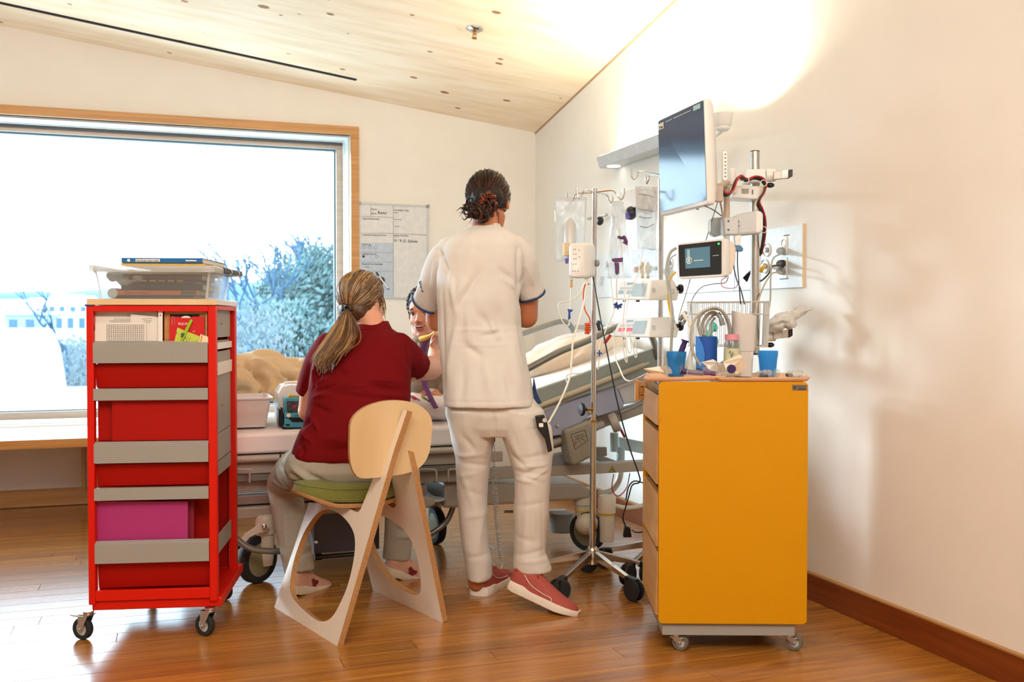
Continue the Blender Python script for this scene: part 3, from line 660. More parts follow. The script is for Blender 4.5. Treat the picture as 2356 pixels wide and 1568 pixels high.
for i, (x0, x1) in enumerate(((327, 350), (330, 349), (327, 347))): b.prism([g(x0, 733+i*4), g(x1, 732+i*4), g(x1, 732.8+i*4), g(x0, 733.8+i*4)], .0004, n_)
b.build('handwriting', M['inkgrey'], s3, smooth=0)
b = MB(); g = pp(FC, .0252)
for i, (x0, x1) in enumerate(((262, 300), (252, 312), (252, 312))): b.prism([g(x0, 733+i*3.3), g(x1, 733+i*3.3), g(x1, 733.7+i*3.3), g(x0, 733.7+i*3.3)], .0004, n_)
b.build('printed_lines', M['inkgrey'], s2, smooth=0)
b = MB(); rectF(b, 364, 703, 374, 808, FC, .010, .003); o = b.build('divider_strip', M['whitep'], None, smooth=0, label='white upright divider strip in the top trolley pocket', cat='divider')
b = MB(); g = pp(FC, .0095); b.lathe([(0, -.001), (.0022, -.001), (.0022, .001), (0, .001)], g(369, 725), 12, CYd); b.build('rivet', M['darkgrey'], o)
b = MB(); g = pp(FC, .008); b.tube([g(220, 704.5), g(232, 705)], .003, 8); o = b.build('marker_pen', M['whitep'], None, label='white and black marker pen under the trolley top edge', cat='pen'); b = MB(); b.tube([g(232, 705), g(255, 705.5)], .0032, 8); b.build('pen_cap', M['black'], o)
# slate with wooden frame
b = MB(); g = pp(FC, .028); out = [g(*p) for p in rrect(378, 709, 472, 820, 11)]; inn = [g(*p) for p in rrect(391, 722, 459, 810, 1)]
holed(b, out, inn, .010, CYd, 0, 0); sl = b.build('slate_frame', M['beech'], None, smooth=0, bevel=.001, label='wooden framed slate board in the top pocket of the red trolley', cat='slate')
b = MB(); b.prism([pp(FC, .031)(*p) for p in ((389, 720), (461, 720), (461, 812), (389, 812))], .004, CYd); b.build('slate_board', M['black'], sl, smooth=0)
# red card pack
b = MB(); slabF(b, [(390, 728), (413, 728.5), (416, 731), (440, 731), (443, 728), (470, 728), (470, 806), (390, 806)], FC, .012, .012); pk = b.build('card_pack', mat('red_card', 'c8060c', .45), None, smooth=0, label='red card game pack with white EQUALS print before the slate', cat='card pack')
b = MB(); slabF(b, [(417, 729), (422, 727), (428, 726), (434, 727), (439, 730), (439, 735), (417, 735)], FC, .016, .004); b.build('cards', M['whitep'], pk, smooth=0)
g = pp(FC, .0115); text('EQUALS', FR(g(410, 747), g(454, 747) - g(410, 747), Z), .0115, M['inkwhite'], pk, sx=1.02)
text('with', FR(g(443, 763), R, Z), .0045, M['inkwhite'], pk)
b = MB(); b.tube(spl([g(397, 734), g(395.5, 741), g(397.5, 746), g(401.5, 745), g(401, 731), g(398, 727.5), g(395, 730), g(397, 744)], 4), .0007, 5); b.build('paper_clip', M['chrome'], None, label='wire paper clip on the red card pack', cat='paper clip')
nt_ = MB(); slabF(nt_, [(408, 753), (430, 762), (462, 774), (456, 800), (398, 800)], FC, .0075, .001); o = nt_.build('note_slip', mat('lime_paper', 'bccb4a', .7, var=.05), None, smooth=0, label='lime green handwritten note clipped before the card pack', cat='note')
b = MB(); g = pp(FC, .0072); rg = random.Random(2)
for i in range(26):
    x = 405 + rg.random()*48; y = 762 + (x-405)*.34 + rg.random()*14
    b.prism([g(x, y), g(x+1, y+.2), g(x-.5, y+5), g(x-1.3, y+5)], .0003, CYd)
b.build('handwriting', M['inkgrey'], o, smooth=0)
b = MB(); slabF(b, [(461, 768), (483, 776), (480, 792), (458, 788)], FC, .004, .0008); o = b.build('note_slip', mat('cream_card', 'ead9b4', .7), None, smooth=0, label='cream card with an orange stripe sticking out beside the lime note', cat='note')
b = MB(); slabF(b, [(464, 770), (466, 771), (463, 786), (461, 785)], FC, .0036, .0004); b.build('stripe', M['orange'], o, smooth=0)
b = MB(); g = pp(FC, .003); b.prism([g(*p) for p in ((436.5, 736), (440, 733.5), (443.5, 737), (424, 777), (419, 783), (415, 781), (417, 774))], .006, CYd); pg = b.build('clothes_peg', mat('lime_plastic', '8fbf12', .4), None, smooth=0, bevel=.001, label='lime green clothes peg holding the notes on the card pack', cat='clothes peg')
b = MB(); slabF(b, [(418, 765), (425, 767), (420, 776), (416, 775)], FC, .0015, .004); b.build('spring', M['darkgrey'], pg, smooth=0)
b = MB(); g = pp(FC, .02); b.cyl(g(475, 722), g(475, 712), .003, .0004, 8); b.cyl(g(475, 722), g(475, 808), .003, None, 8); b.build('pencil', M['maple'], None, label='wooden pencil standing right of the slate', cat='pencil')
# clear storage box with its contents
zb_ = cz(687); bx0, bx1, by0, by1 = .036, .385, .03, .40; H_ = .112
def boxring(x0, x1, y0, y1, z, r=.02): return [FC @ V((x, y, z)) for x, y in rrect(x0, y0, x1, y1, r, 4)]
def shell(rs, rs_in, name, m, parent, **k):
    b = MB(); b.loft(rs + rs_in[::-1]); return b.build(name, m, parent, **k)
ro = [boxring(bx0, bx1, by0, by1, zb_), boxring(bx0-.018, bx1+.014, by0-.014, by1+.014, zb_+H_-.016), boxring(bx0-.030, bx1+.026, by0-.026, by1+.026, zb_+H_-.014), boxring(bx0-.030, bx1+.026, by0-.026, by1+.026, zb_+H_-.002)]
ri = [boxring(bx0+.002, bx1-.002, by0+.002, by1-.002, zb_+.002), boxring(bx0-.016, bx1+.012, by0-.012, by1+.012, zb_+H_-.014), boxring(bx0-.016, bx1+.012, by0-.012, by1+.012, zb_+H_-.002)]
cbx = shell(ro, ri, 'storage_box', M['clear'], None, label='clear plastic storage box full of books on the red trolley', cat='storage box', smooth=50)
def book(x0, x1, y0, y1, z0, z1, cm, label, rot=0, name='book', spine='front', pm=None):
    c = V(((x0+x1)/2, (y0+y1)/2, 0)); L_ = FC @ Matrix.Translation(c) @ Matrix.Rotation(rot, 4, 'Z') @ Matrix.Translation(-c)
    t = thing(name, label, 'book', FC @ V((c.x, c.y, z0))); e = .0018
    b = MB(L_); b.box(x0, x1, y0, y1, z0, z0+e); b.box(x0, x1, y0, y1, z1-e, z1); b.box(x0, x1, y0, y0+e, z0+e, z1-e); b.build('cover', cm, t, smooth=0, bevel=.0006)
    b = MB(L_); b.box(x0+.003, x1-.003, y0+e, y1-.003, z0+e, z1-e); b.build('pages', pm or M['paper'], t, smooth=0)
    return t, L_
z = zb_+.003
blk = mat('black_book_cloth', '23211f', .5); org = mat('orange_book_cover', 'd9772b', .45)
t, L_ = book(.115, .335, .06, .30, z, z+.010, M['darkgrey'], 'thin grey booklet at the bottom of the clear box'); z += .0105
t, L_ = book(.075, .355, .05, .32, z, z+.016, org, 'orange book second from the bottom in the clear box')
b = MB(L_); b.box(.295, .345, .0482, .0505, z+.003, z+.014); b.build('spine_label', M['darkgrey'], t, smooth=0)
text('Auf dem Bauernhof', FR(L_ @ V((.11, .0495, z+.0045)), CXd, Z), .0105, mat('dark_orange_print', 'a83a12', .6), t); z += .0165
book(.095, .362, .06, .33, z, z+.022, blk, 'black book above the orange book in the clear box', .02); z += .0225
book(.090, .345, .065, .32, z, z+.010, mat('charcoal_cover', '3a3634', .5), 'charcoal book with coloured tabs in the clear box', -.03)
b = MB(FC)
for i in range(6): b.box(.13+.03*i, .15+.03*i, .058, .064, z+.008, z+.012); 
b.build('index_tabs', mat('tab_yellow', 'd9a83a', .5), None, smooth=0, label='row of small coloured tabs above the charcoal book', cat='tabs'); z += .013
book(.12, .36, .06, .34, z, z+.018, mat('wine_cover', '6e2a33', .5), 'wine red book at the top inside the clear box', .015); z += .0185
book(.10, .37, .05, .35, z, z+.012, M['paper'], 'white exercise book topmost inside the clear box', -.01)
b = MB(FC); b.cyl(V((.072, .05, zb_+.020)), V((.105, .30, zb_+.020)), .017, None, 20); o = b.build('paper_roll', mat('orange_roll', 'd0552a', .5), None, label='orange roll lying at the left end of the clear box', cat='roll')
b = MB(FC); b.lathe([(.017, 0), (.0155, .002), (.006, .002), (.005, -.004), (0, -.004)], V((.072, .048, zb_+.02)), 20, V((-.02, -1, 0))); b.build('end_disc', M['paper'], o)
b = MB(FC)
for i in range(9): b.sph(V((.068+.010*i+rng.uniform(-.006, .006), .09+.03*(i % 4), zb_+.080-.006*(i % 5)+.001*i)), (.030, .045, .018), 10)
blob(b, 'plastic_bag', mat('cloudy_film', 'd8d6d2', .35, trans=.35), None, .005, 3, folds([], 3.3, (.006, 55.)), label='crumpled cloudy plastic bag in the left of the clear box', cat='bag')
rm = [boxring(bx0-.031, bx1+.027, by0-.027, by1+.027, zb_+H_-.022), boxring(bx0-.033, bx1+.029, by0-.029, by1+.029, zb_+H_-.004), boxring(bx0-.030, bx1+.026, by0-.026, by1+.026, zb_+H_), boxring(bx0-.020, bx1+.016, by0-.016, by1+.016, zb_+H_), boxring(bx0-.022, bx1+.018, by0-.018, by1+.018, zb_+H_-.020)]
b = MB(); b.loft(rm, closed=True, cap=False); b.build('box_rim', film('frosted_rim_plastic', 'f4f2ee', rough=.2, milky=.6), cbx, smooth=60)
for x_, y_ in ((bx0+.003, by0+.003), (bx1-.003, by0+.003), (bx1-.003, by1-.003)):
    b = MB(FC); fx = -.016 if x_ < .2 else .012; fy = -.012 if y_ < .2 else .012; b.tube([V((x_, y_, zb_+.002)), V((x_+fx, y_+fy, zb_+H_-.016))], .0045, 8); b.build('corner_rib', bpy.data.materials['frosted_rim_plastic'], cbx)
# books on the rim of the box
zt_ = zb_+H_
t, L_ = book(.115, .39, .02, .40, zt_, zt_+.008, mat('yellow_cover', 'e4b64a', .45), 'thin yellow booklet under the blue book on the clear box', -.05, 'booklet'); z = zt_+.0085
t, L_ = book(.118, .385, .015, .36, z, z+.017, mat('blue_cover', '1467a8', .4), 'blue hardcover book lying topmost on the clear box', -.06)
b = MB(L_); b.box(.165, .245, .0135, .0152, z+.004, z+.013); b.build('spine_label', M['paper'], t, smooth=0)
text('Was Kinder wissen wollen', FR(L_ @ V((.168, .0130, z+.0055)), L_.col[0].to_3d(), Z), .0068, M['ink'], t)
b = MB(L_); b.lathe([(0, 0), (.005, 0), (.005, .0005), (0, .0005)], V((.142, .0148, z+.0085)), 16, (0, -1, 0)); b.build('emblem', M['inkwhite'], t, smooth=0)
b = MB(L_); b.box(.33, .365, .0135, .0150, z+.006, z+.010); b.build('lettering', M['inkwhite'], t, smooth=0)
t = thing('binder', 'black binder sticking out behind the blue book on the clear box', 'binder', FC @ V((.40, .3, zt_-.02)))
b = MB(FC @ Matrix.Translation((.36, .20, zt_-.018)) @ Matrix.Rotation(-.08, 4, 'Z')); b.box(-.02, .055, .0, .27, .0, .004); b.box(-.02, .055, .0, .27, .016, .020); b.box(.052, .056, 0, .27, .004, .016); b.build('cover', M['black'], t, bevel=.001)
for y_ in (.07, .18):
    b = MB(FC @ Matrix.Translation((.36, .20, zt_-.018)) @ Matrix.Rotation(-.08, 4, 'Z')); b.tube(spl([V((.056, y_, .016)), V((.064, y_, .012)), V((.064, y_, .004)), V((.056, y_, .0))], 3), .002, 6); b.build('ring', M['chrome'], t)
# ------------------------------------------------------------------ plywood chair
def zp(x, y): return (510 + x/3.409, 1040 + y/3.409)
def zq(x, y): return (590 + x/3.266, 620 + y/3.266)
lf, lr = onZ(631, 1396), onZ(776, 1486); apx = P(935, 942, 3.345)
rf, rr_ = onZ(858, 1357), onZ(1019, 1432)
chair = thing('chair', 'white plywood chair with A shaped sides and a green round cushion', 'chair', (lf+rr_)*.5)
nl = (lr-lf).cross(apx-lf).normalized(); nl = nl if nl.dot(R) < 0 else -nl
nr_ = (rr_-rf).cross(P(922, 950, 3.37)-rf).normalized(); nr_ = nr_ if nr_.dot(R) < 0 else -nr_
hl = spl([V((*zp(*p), 0)) for p in [(820, 447), (900, 468), (985, 540), (1038, 640), (1045, 760), (1020, 920), (975, 1080), (905, 1230), (855, 1300), (800, 1325), (740, 1312), (640, 1232), (565, 1150), (535, 1060), (555, 900), (600, 740), (660, 600), (740, 490)]], 3, True)
ol = [(631, 1396), (670, 1277), (711, 1155), (760, 1160), (799, 1166), (818, 1177), (824, 1177), (829, 1172), (859, 1099), (892, 1038), (928, 940), (937, 944), (905, 1040), (776, 1486)]
b = MB(); gl = lambda a, c: onpl(a, c, lf, nl); holed(b, [gl(*p) for p in ol], [gl(v.x, v.y) for v in hl], .021, -nl); b.build('side_panel', [M['panel'], M['ply']], chair, smooth=0, bevel=.001)
hr = spl([V((*zp(*p), 0)) for p in [(1240, 492), (1330, 530), (1420, 600), (1500, 720), (1548, 900), (1562, 1050), (1545, 1112), (1480, 1110), (1380, 1052), (1290, 970), (1220, 870), (1165, 740), (1150, 620), (1180, 520)]], 3, True)
orr = [(858, 1357), (841, 1289), (828, 1230), (814, 1176), (850, 1160), (890, 1158), (904, 1168), (911, 1164), (900, 1093), (909, 1030), (925, 985), (932, 1010), (950, 1085), (1019, 1432)]
b = MB(); gr = lambda a, c: onpl(a, c, rf, nr_); holed(b, [gr(*p) for p in orr], [gr(v.x, v.y) for v in hr], .021, -nr_); b.build('side_panel', [M['panel'], M['ply']], chair, smooth=0, bevel=.001)
fch = V((0, 0, 0)) + R*(-.61) + FH*.79; rch = R*.79 + FH*.61
bn_ = (-fch - Z*.10).normalized()                                     # outward normal of the backrest
bo = spl([V((*zq(*p), 0)) for p in [(700, 1130), (790, 1042), (930, 993), (1060, 982), (1180, 1000), (1265, 1055), (1303, 1130), (1300, 1240), (1283, 1370), (1235, 1465), (1150, 1520), (1020, 1548), (880, 1563), (770, 1560), (712, 1500), (688, 1400), (688, 1260)]], 3, True)
bp = apx - bn_*.030
b = MB(); pts = [onpl(v.x, v.y, bp, bn_) for v in bo]
cen = sum(pts, V((0, 0, 0)))/len(pts)
def bend(p): u = (p-cen).dot(rch); return p - bn_*(-.55*u*u)          # edges curl back towards the sitter's sides
rings = []
for k in (1, .8, .6, .4, .2, .03): rings.append([bend(cen + (p-cen)*k) - bn_*0 for p in pts])
front = rings; back = [[p - bn_*.012 for p in r_] for r_ in rings]
b.mi = 0; b.loft(front, cap=False); b.add(front[-1], [tuple(range(len(pts)))]); b.loft(back, cap=False); b.add(back[-1], [tuple(range(len(pts)))])
b.mi = 1; b.loft([front[0], back[0]], cap=False); b.build('backrest', [M['backwood'], M['ply']], chair, smooth=30)
sc_c = LD(-.598, 3.635, 0)
def sring(r, z, dy=0, k=1.0):
    out = []
    for j in range(48):
        a = 2*math.pi*j/48; x = math.cos(a); y = math.sin(a); q = r*(1 + .03*math.cos(4*a)); out.append(sc_c + rch*x*q*1.0 + fch*(y*q*.95+dy) + Z*(z + k*.05*max(0, -x-.55)**2))
    return out
b = MB(); b.mi = 0; b.loft([sring(.205, .418, 0, 4), sring(.207, .432, 0, 4)]); b.build('seat', M['ply'], chair, smooth=50, bevel=.002)
b = MB(); b.loft([sring(.175, .433), sring(.197, .438), sring(.2, .458), sring(.192, .482), sring(.165, .494), sring(.1, .497), sring(.01, .497)]); b.build('cushion', M['green'], chair, smooth=60)
b = MB(); b.tube([p for p in sring(.1985, .445)], .0022, 6, closed=True); b.tube([p for p in sring(.193, .482)], .002, 6, closed=True); b.build('piping', M['green'], chair)
# ------------------------------------------------------------------ yellow drawer cabinet
FXY = (R*.9997 - FH*.022).normalized(); FY = FR(LD(.4695, 3.185, 0), FXY, Z.cross(FXY)); YX, YY = FY.col[0].to_3d(), FY.col[1].to_3d()
cab = thing('drawer_cabinet', 'yellow drawer cabinet on castors with pale wooden drawer fronts', 'cabinet', FY @ V((.235, .23, 0)))
def cy_z(y): return CAMH - (y-735)*3.185/FPX
zb2, zt2, Wy, Dy = cy_z(1438), cy_z(878), .473, .47
def rpanel(x0, x1, z0, z1, y, t, r, F=FY):
    b = MB(F); out = rrect(x0, z0, x1, z1, r, 5); b.prism([V((a, y, c)) for a, c in out], t, (0, 1, 0)); return b
rpanel(0, Wy, zb2, zt2, 0, .018, .014).build('front_panel', M['yellow'], cab, smooth=30, bevel=.0012)
rpanel(0, Wy, zb2, zt2-.04, Dy-.018, .018, .014).build('back_panel', M['yellow'], cab, smooth=30, bevel=.0012)
edge = wood('orange_edge', 'b0660f', 'c97c1b', (20, 20, 2), .4)
b = MB(FY); b.box(.004, Wy-.006, .018, Dy-.018, zb2+.004, zb2+.022); b.box(.002, Wy-.006, .018, Dy-.018, zt2-.03, zt2-.012); b.box(Wy-.024, Wy-.006, .018, Dy-.018, zb2+.022, zt2-.03); b.box(.004, .016, .018, .034, zb2+.022, zt2-.03); b.box(.004, .016, Dy-.04, Dy-.018, zb2+.022, zt2-.03); b.build('carcass', M['yellow'], cab, smooth=0, bevel=.001)
b = MB(FY); b.box(.35, .36, .02, Dy-.02, zb2+.022, zt2-.03); b.build('inner_panel', edge, cab, smooth=0)
for z0, z1 in ((.727, .826), (.536, .707), (.335, .504), (.112, .316)):
    b = MB(FY); b.prism([V((.004, .036, z0)), V((-.006, .036, z0+.004)), V((.0, .036, z1)), V((.02, .036, z1)), V((.02, .036, z0))], Dy-.078, (0, 1, 0)); dr_ = b.build('drawer', M['maple'], cab, smooth=0, bevel=.0015)
    b = MB(FY); b.box(.02, .34, .05, Dy-.05, z0+.005, z1-.03); b.build('drawer_box', edge, dr_, smooth=0)
b = MB(FY); b.box(-.002, .2, .034, Dy-.042, .832, .862); b.build('drawer', M['clear'], cab, smooth=0, bevel=.002, label='clear plastic top drawer')
b = MB(FY); b.box(.014, Wy-.034, .014, Dy-.02, cy_z(1468), zb2); b.build('plinth', M['taupe'], cab, smooth=0, bevel=.002)
for z_ in (.83, .80):
    b = MB(FY); b.cyl(V((-.012, Dy-.02, z_)), V((.0, Dy-.02, z_)), .005, None, 12); b.build('hinge_pin', M['brass'], cab)
b = MB(FY); b.box(-.03, -.018, Dy-.03, Dy+.02, .775, .85); b.box(-.018, -.002, Dy-.02, Dy, .78, .845); b.build('side_bracket', M['beech'], cab, smooth=0, bevel=.001)
b = MB(FY); b.lathe([(0, 0), (.004, 0), (.004, .003), (0, .003)], V((.0, -.0, .753)), 12, (0, -1, 0)); b.build('screw_cover', edge, cab)
b = MB(); g = pp(FY, -.0012); b.prism([g(*p) for p in ((1823, 884.5), (1857, 885), (1857, 898), (1823, 897.5))], .0012, YY); lb = b.build('label_plate', mat('grey_label', '6d6152', .4), cab, smooth=0, bevel=.0003)
b = MB(); b.lathe([(.0022, 0), (.0045, 0), (.0045, .0004), (.0022, .0004)], pp(FY, -.0013)(1828.5, 891), 16, -YY, closed=True)
b.build('emblem', M['ink'], lb, smooth=0)
b = MB(); g = pp(FY, -.0016)
for x0, x1, y0, y1 in ((1835, 1853, 888, 888.6), (1840, 1850, 890.3, 891), (1836, 1854, 893.5, 895.6)): b.prism([g(x0, y0), g(x1, y0), g(x1, y1), g(x0, y1)], .0005, YY)
b.build('lettering', M['ink'], lb, smooth=0)
caster(cab, P(1566, 1487, 3.22), .0265, (FH*.88+R*.45), cy_z(1468), wid=.02, wheel=mat('grey_tyre', '6b6257', .6))
caster(cab, P(1828, 1490, 3.22), .0265, (FH*.88+R*.45), cy_z(1468), wid=.02, wheel=bpy.data.materials['grey_tyre'])
caster(cab, FY @ V((.07, Dy-.06, .0265)), .0265, (R*.95+FH*.25), cy_z(1468), wid=.02, wheel=bpy.data.materials['grey_tyre'])
caster(cab, FY @ V((Wy-.07, Dy-.06, .0265)), .0265, (R*.95+FH*.25), cy_z(1468), wid=.02, wheel=bpy.data.materials['grey_tyre'])
# ------------------------------------------------------------------ hospital bed (runs along the window wall, head end at the right wall)
YN, YFR = 4.13, 5.02
def bx(px, y, Y=YN): p = onY(px, y, Y); return V((p.x, Y, p.z))
bed = thing('hospital_bed', 'grey electric hospital bed with raised head section behind the person in white', 'bed', V((1.1, 4.6, 0)))
def extr(poly, Y0, Y1): b = MB(); b.prism([V((x, Y0, z)) for x, z in poly], Y1-Y0, (0, 1, 0)); return b
hx, hz = bx(1243, 893).x, bx(1243, 893).z; ex, ez = bx(1507, 800).x, bx(1507, 800).z
sl_ = (ez-hz)/(ex-hx); hinge = 1.18; zt0 = .628
zr = lambda x: hz + (x-hx)*sl_
# mattress with fitted white sheet: flat part and raised head part
prof = [(.03, .53), (.03, .60), (.045, .622), (.07, zt0), (hinge-.06, zt0), (hinge+.05, zt0+.03), (hx-.1, zr(hx-.1)+.0), (ex-.02, ez+.0), (ex, ez-.02), (ex+.02, ez-.10), (hx, zr(hx)-.12), (hinge, .53)]
b = MB(); n_ = 9; rings = []
for i in range(n_):
    t = i/(n_-1); Y = YN + (YFR-YN)*t; e = .018*(abs(2*t-1)**6)
    rings.append([V((x, Y, z - (e if z > .58 else 0))) for x, z in prof])
b.loft(rings); b.build('mattress', M['sheet'], bed, bevel=.012, seg=3, smooth=40)
# frame tube under the mattress edge, flat section
b = MB(); b.tube([V((.0, YN-.02, .513)), V((hinge+.05, YN-.02, .513))], .013, 12); b.build('frame_tube', M['bedframe'], bed)
b = MB(); b.box(.02, hinge+.1, YN+.0, YFR, .495, .525); b.build('mattress_deck', M['bedframe'], bed, smooth=0)
b = extr([(.02, .45), (hinge+.2, .45), (hinge+.2, .493), (.02, .493)], YN+.01, YN+.03); b.build('side_rail_panel', M['bedframe'], bed, smooth=0, bevel=.002)
b = extr([(.02, .418), (hinge+.1, .418), (hinge+.1, .446), (.02, .446)], YN+.02, YN+.05); b.build('lower_rail', mat('bed_dark_rail', '7b7a74', .5), bed, smooth=0, bevel=.002)
for x0, x1 in ((420, 574), (963, 1003), (1031, 1062)):
    a, c = bx(x0, 1079, YN-.03), bx(x1, 1079, YN-.03)
    b = MB(); b.tube(spl([V((a.x, YN, a.z-.055)), V((a.x, YN-.035, a.z-.05)), V((a.x, YN-.035, a.z-.008)), V((a.x+.012, YN-.035, a.z)), V((c.x-.012, YN-.035, c.z)), V((c.x, YN-.035, c.z-.008)), V((c.x, YN-.035, c.z-.05)), V((c.x, YN, c.z-.055))], 3), .004, 8); b.build('accessory_hoop', M['bedframe'], bed)
# side beam, base cover, pedal box
b = extr([(-.02, .363), (2.22, .363), (2.22, .41), (-.02, .41)], 4.2, 4.26); bm_ = b.build('side_beam', M['bedframe'], bed, smooth=0, bevel=.003)
b = MB(); b.prism([onY(*p, 4.198) for p in ((1408.5, 1072), (1415, 1084), (1402, 1084))], .002, (0, 1, 0)); w_ = b.build('warning_sign', mat('warning_yellow', 'd8b823', .5), bm_, smooth=0)
b = MB(); holed(b, [onY(*p, 4.1975) for p in ((1408.5, 1071), (1416, 1085), (1401, 1085))], [onY(*p, 4.1975) for p in ((1408.5, 1073), (1414, 1084), (1403, 1084))], .001, (0, 1, 0), 0, 0); b.prism([onY(*p, 4.1975) for p in ((1406, 1082), (1409, 1077), (1411.5, 1082))], .001, (0, 1, 0)); b.build('sign_print', M['ink'], bm_, smooth=0)
b = extr([(.08, .318), (1.05, .318), (1.05, .357), (.08, .357)], 4.18, 4.8); b.build('chassis_box', mat('chassis_warm_grey', '8f837b', .45), bed, smooth=0, bevel=.004)
b = extr([(.05, .262), (1.05, .262), (1.08, .272), (1.08, .30), (1.04, .312), (.09, .312), (.05, .295)], 4.16, 4.8); b.build('base_cover', M['bedframe'], bed, smooth=0, bevel=.008)
b = extr([(1.14, .24), (1.83, .24), (1.86, .27), (1.80, .315), (1.5, .325), (1.3, .352), (1.14, .352)], 4.24, 4.85); b.build('base_cover', M['bedframe'], bed, smooth=0, bevel=.012)
b = extr([(.62, .25), (1.12, .25), (1.12, .285), (1.02, .30), (.62, .30)], 4.28, 4.8); b.build('base_cover', M['bedhandle'], bed, smooth=0, bevel=.01)
a = onY(722, 1180, 4.3); c = onY(873, 1262, 4.3); b = MB(); b.box(a.x, c.x, 4.3, 4.75, c.z, a.z+.04); px_ = b.build('column_cover', mat('dark_lilac_cover', '5c5a68', .5), bed, smooth=0, bevel=.004)
b = MB(); b.cyl(V((a.x+.02, 4.28, c.z-.01)), V((c.x-.03, 4.28, c.z-.01)), .009, None, 12); b.cyl(V((a.x, 4.28, c.z-.01)), V((a.x+.03, 4.28, c.z-.01)), .015, None, 12); b.build('foot_bar', M['black'], bed)
b = MB(); q = onY(728, 1246, 4.295); b.lathe([(0, 0), (.008, 0), (.006, .005), (0, .006)], q, 14, (0, -1, 0)); b.build('bolt', M['chrome'], px_)
# near left castor with column, pedal lever and big wheel
def tub(pts, Y, r, name, m, par=bed, k=6, n=12, flat=1.0):
    b = MB(); b.tube(spl([onY(p[0], p[1], p[2] if len(p) > 2 else Y) for p in pts], k), r, n, flat=flat); return b.build(name, m, par)
tub([(470, 1060, 4.06), (505, 1150, 4.04), (523, 1205, 4.03), (548, 1242, 4.02), (585, 1263, 4.02), (645, 1267, 4.04), (700, 1262, 4.1)], 4.05, .0125, 'bumper_tube', M['bedhandle'])
tub([(950, 1080), (985, 1083), (1020, 1097), (1040, 1125), (1043, 1160), (1028, 1198), (1000, 1222), (965, 1240)], 4.32, .0125, 'bumper_tube', M['bedhandle'])
q = onY(990, 1149, 4.25); b = MB(); b.sph(q, (.07, .05, .012), 20); b.build('foot_pedal', M['greyp'], bed)
def bedwheel(c, r, ax, wid, top, rc=.038, ring=None, lever=None):
    c = V(c); b = MB(); s = V((c.x, c.y, 0)) + V(ax).normalized()*.012 + Z.cross(V(ax).normalized())*.035
    col_ = b
    b.lathe([(rc*1.12, top-c.z-.075), (rc*1.15, top-c.z-.01), (rc*1.05, top-c.z), (rc*.9, top-c.z+.004), (0, top-c.z+.004)][::-1] + [(0, top-c.z-.075)], V((s.x, s.y, c.z)), 28)
    b.lathe([(0, -.03), (rc*.75, -.03), (rc*.92, .02), (rc*.98, top-c.z-.07), (0, top-c.z-.07)], V((s.x, s.y, c.z)), 28)
    o = b.build('castor_column', M['bedwhite'], bed, smooth=50)
    h = wid/2; b = MB(); b.lathe([(r*.72, -h), (r*.95, -h), (r, -h*.6), (r, h*.6), (r*.95, h), (r*.72, h)], c, 40, ax, closed=True); b.build('wheel', M['rubber'], o)
    b = MB(); b.lathe([(0, -h*1.05), (r*.3, -h*1.1), (r*.73, -h*.8), (r*.73, h*.8), (r*.3, h*1.1), (0, h*1.05)], c, 36, ax); b.build('hub_cover', mat('hub_olive', '8d8668', .5) if 'hub_olive' not in bpy.data.materials else bpy.data.materials['hub_olive'], o)
    if ring:
        b = MB(); b.lathe([(rc*.9, ring), (rc*1.01, ring), (rc*1.01, ring+.008), (rc*.9, ring+.008)], V((s.x, s.y, 0)), 28, closed=True); b.build('yellow_ring', M['yellowp'], o, label='yellow ring')
    return o
o = bedwheel(V((onY(592, 1278, 4.17).x, 4.17, .096)), .096, (R*.85 - FH*.5), .045, .272)
b = MB(); b.prism([onY(*p, 4.11) for p in ((552, 1250), (563, 1228), (585, 1213), (600, 1200), (612, 1200), (620, 1210), (614, 1222), (592, 1228), (575, 1236), (562, 1252))], .01, (0, 1, 0)); b.build('pedal_lever', M['bedwhite'], o, bevel=.003)
b = MB(); b.sph(onY(543, 1258, 4.11), (.035, .02, .012), 14, Matrix.Rotation(-.5, 3, 'Y').to_4x4()); b.build('pedal_pad', M['black'], o)
b = MB(); b.lathe([(0, 0), (.010, 0), (.010, .006), (.006, .008), (0, .008)], onY(608, 1210, 4.10), 18, (0, -1, 0)); b.build('bolt', M['chrome'], o)
bedwheel(V((onY(1001, 1210, 4.62).x, 4.62, .088)), .088, (R*.85 + FH*.5), .04, .26)
o = bedwheel(V((onY(1352, 1215, 4.25).x, 4.25, .09)), .09, (R*.6 + FH*.8), .045, .285, ring=.178)
b = MB(); b.sph(onY(1350, 1205, 4.2), (.055, .045, .05), 18); b.build('castor_hood', M['bedwhite'], bed)
b = MB(); q = onY(1396, 1238, 4.15); b.lathe([(0, 0), (.032, 0), (.034, .13), (.040, .132), (.041, .2), (.036, .21), (0, .212)], V((q.x, q.y, .06)), 28); o = b.build('castor_column', M['bedwhite'], bed, smooth=50)
b = MB(); b.lathe([(.031, 0), (.0355, 0), (.0355, .008), (.031, .008)], V((q.x, q.y, .182)), 28, closed=True); b.build('yellow_ring', M['yellowp'], o, label='yellow ring')
tub([(1412, 1163), (1440, 1168), (1470, 1165), (1500, 1155)], 4.2, .012, 'crossbar', M['bedwhite'])
tub([(1378, 1136), (1405, 1128), (1422, 1108), (1428, 1085)], 4.4, .016, 'loop_handle', M['bedwhite'])
q = onY(1292, 1212, 4.45); b = MB(); b.lathe([(0, 0), (.055, 0), (.058, .01), (.058, .09), (0, .09)], V((q.x, q.y, q.z-.02)), 28); b.build('motor_can', M['midgrey'], bed)
tub([(1160, 1176), (1230, 1176), (1300, 1174)], 4.75, .008, 'crossbar', M['steel'])
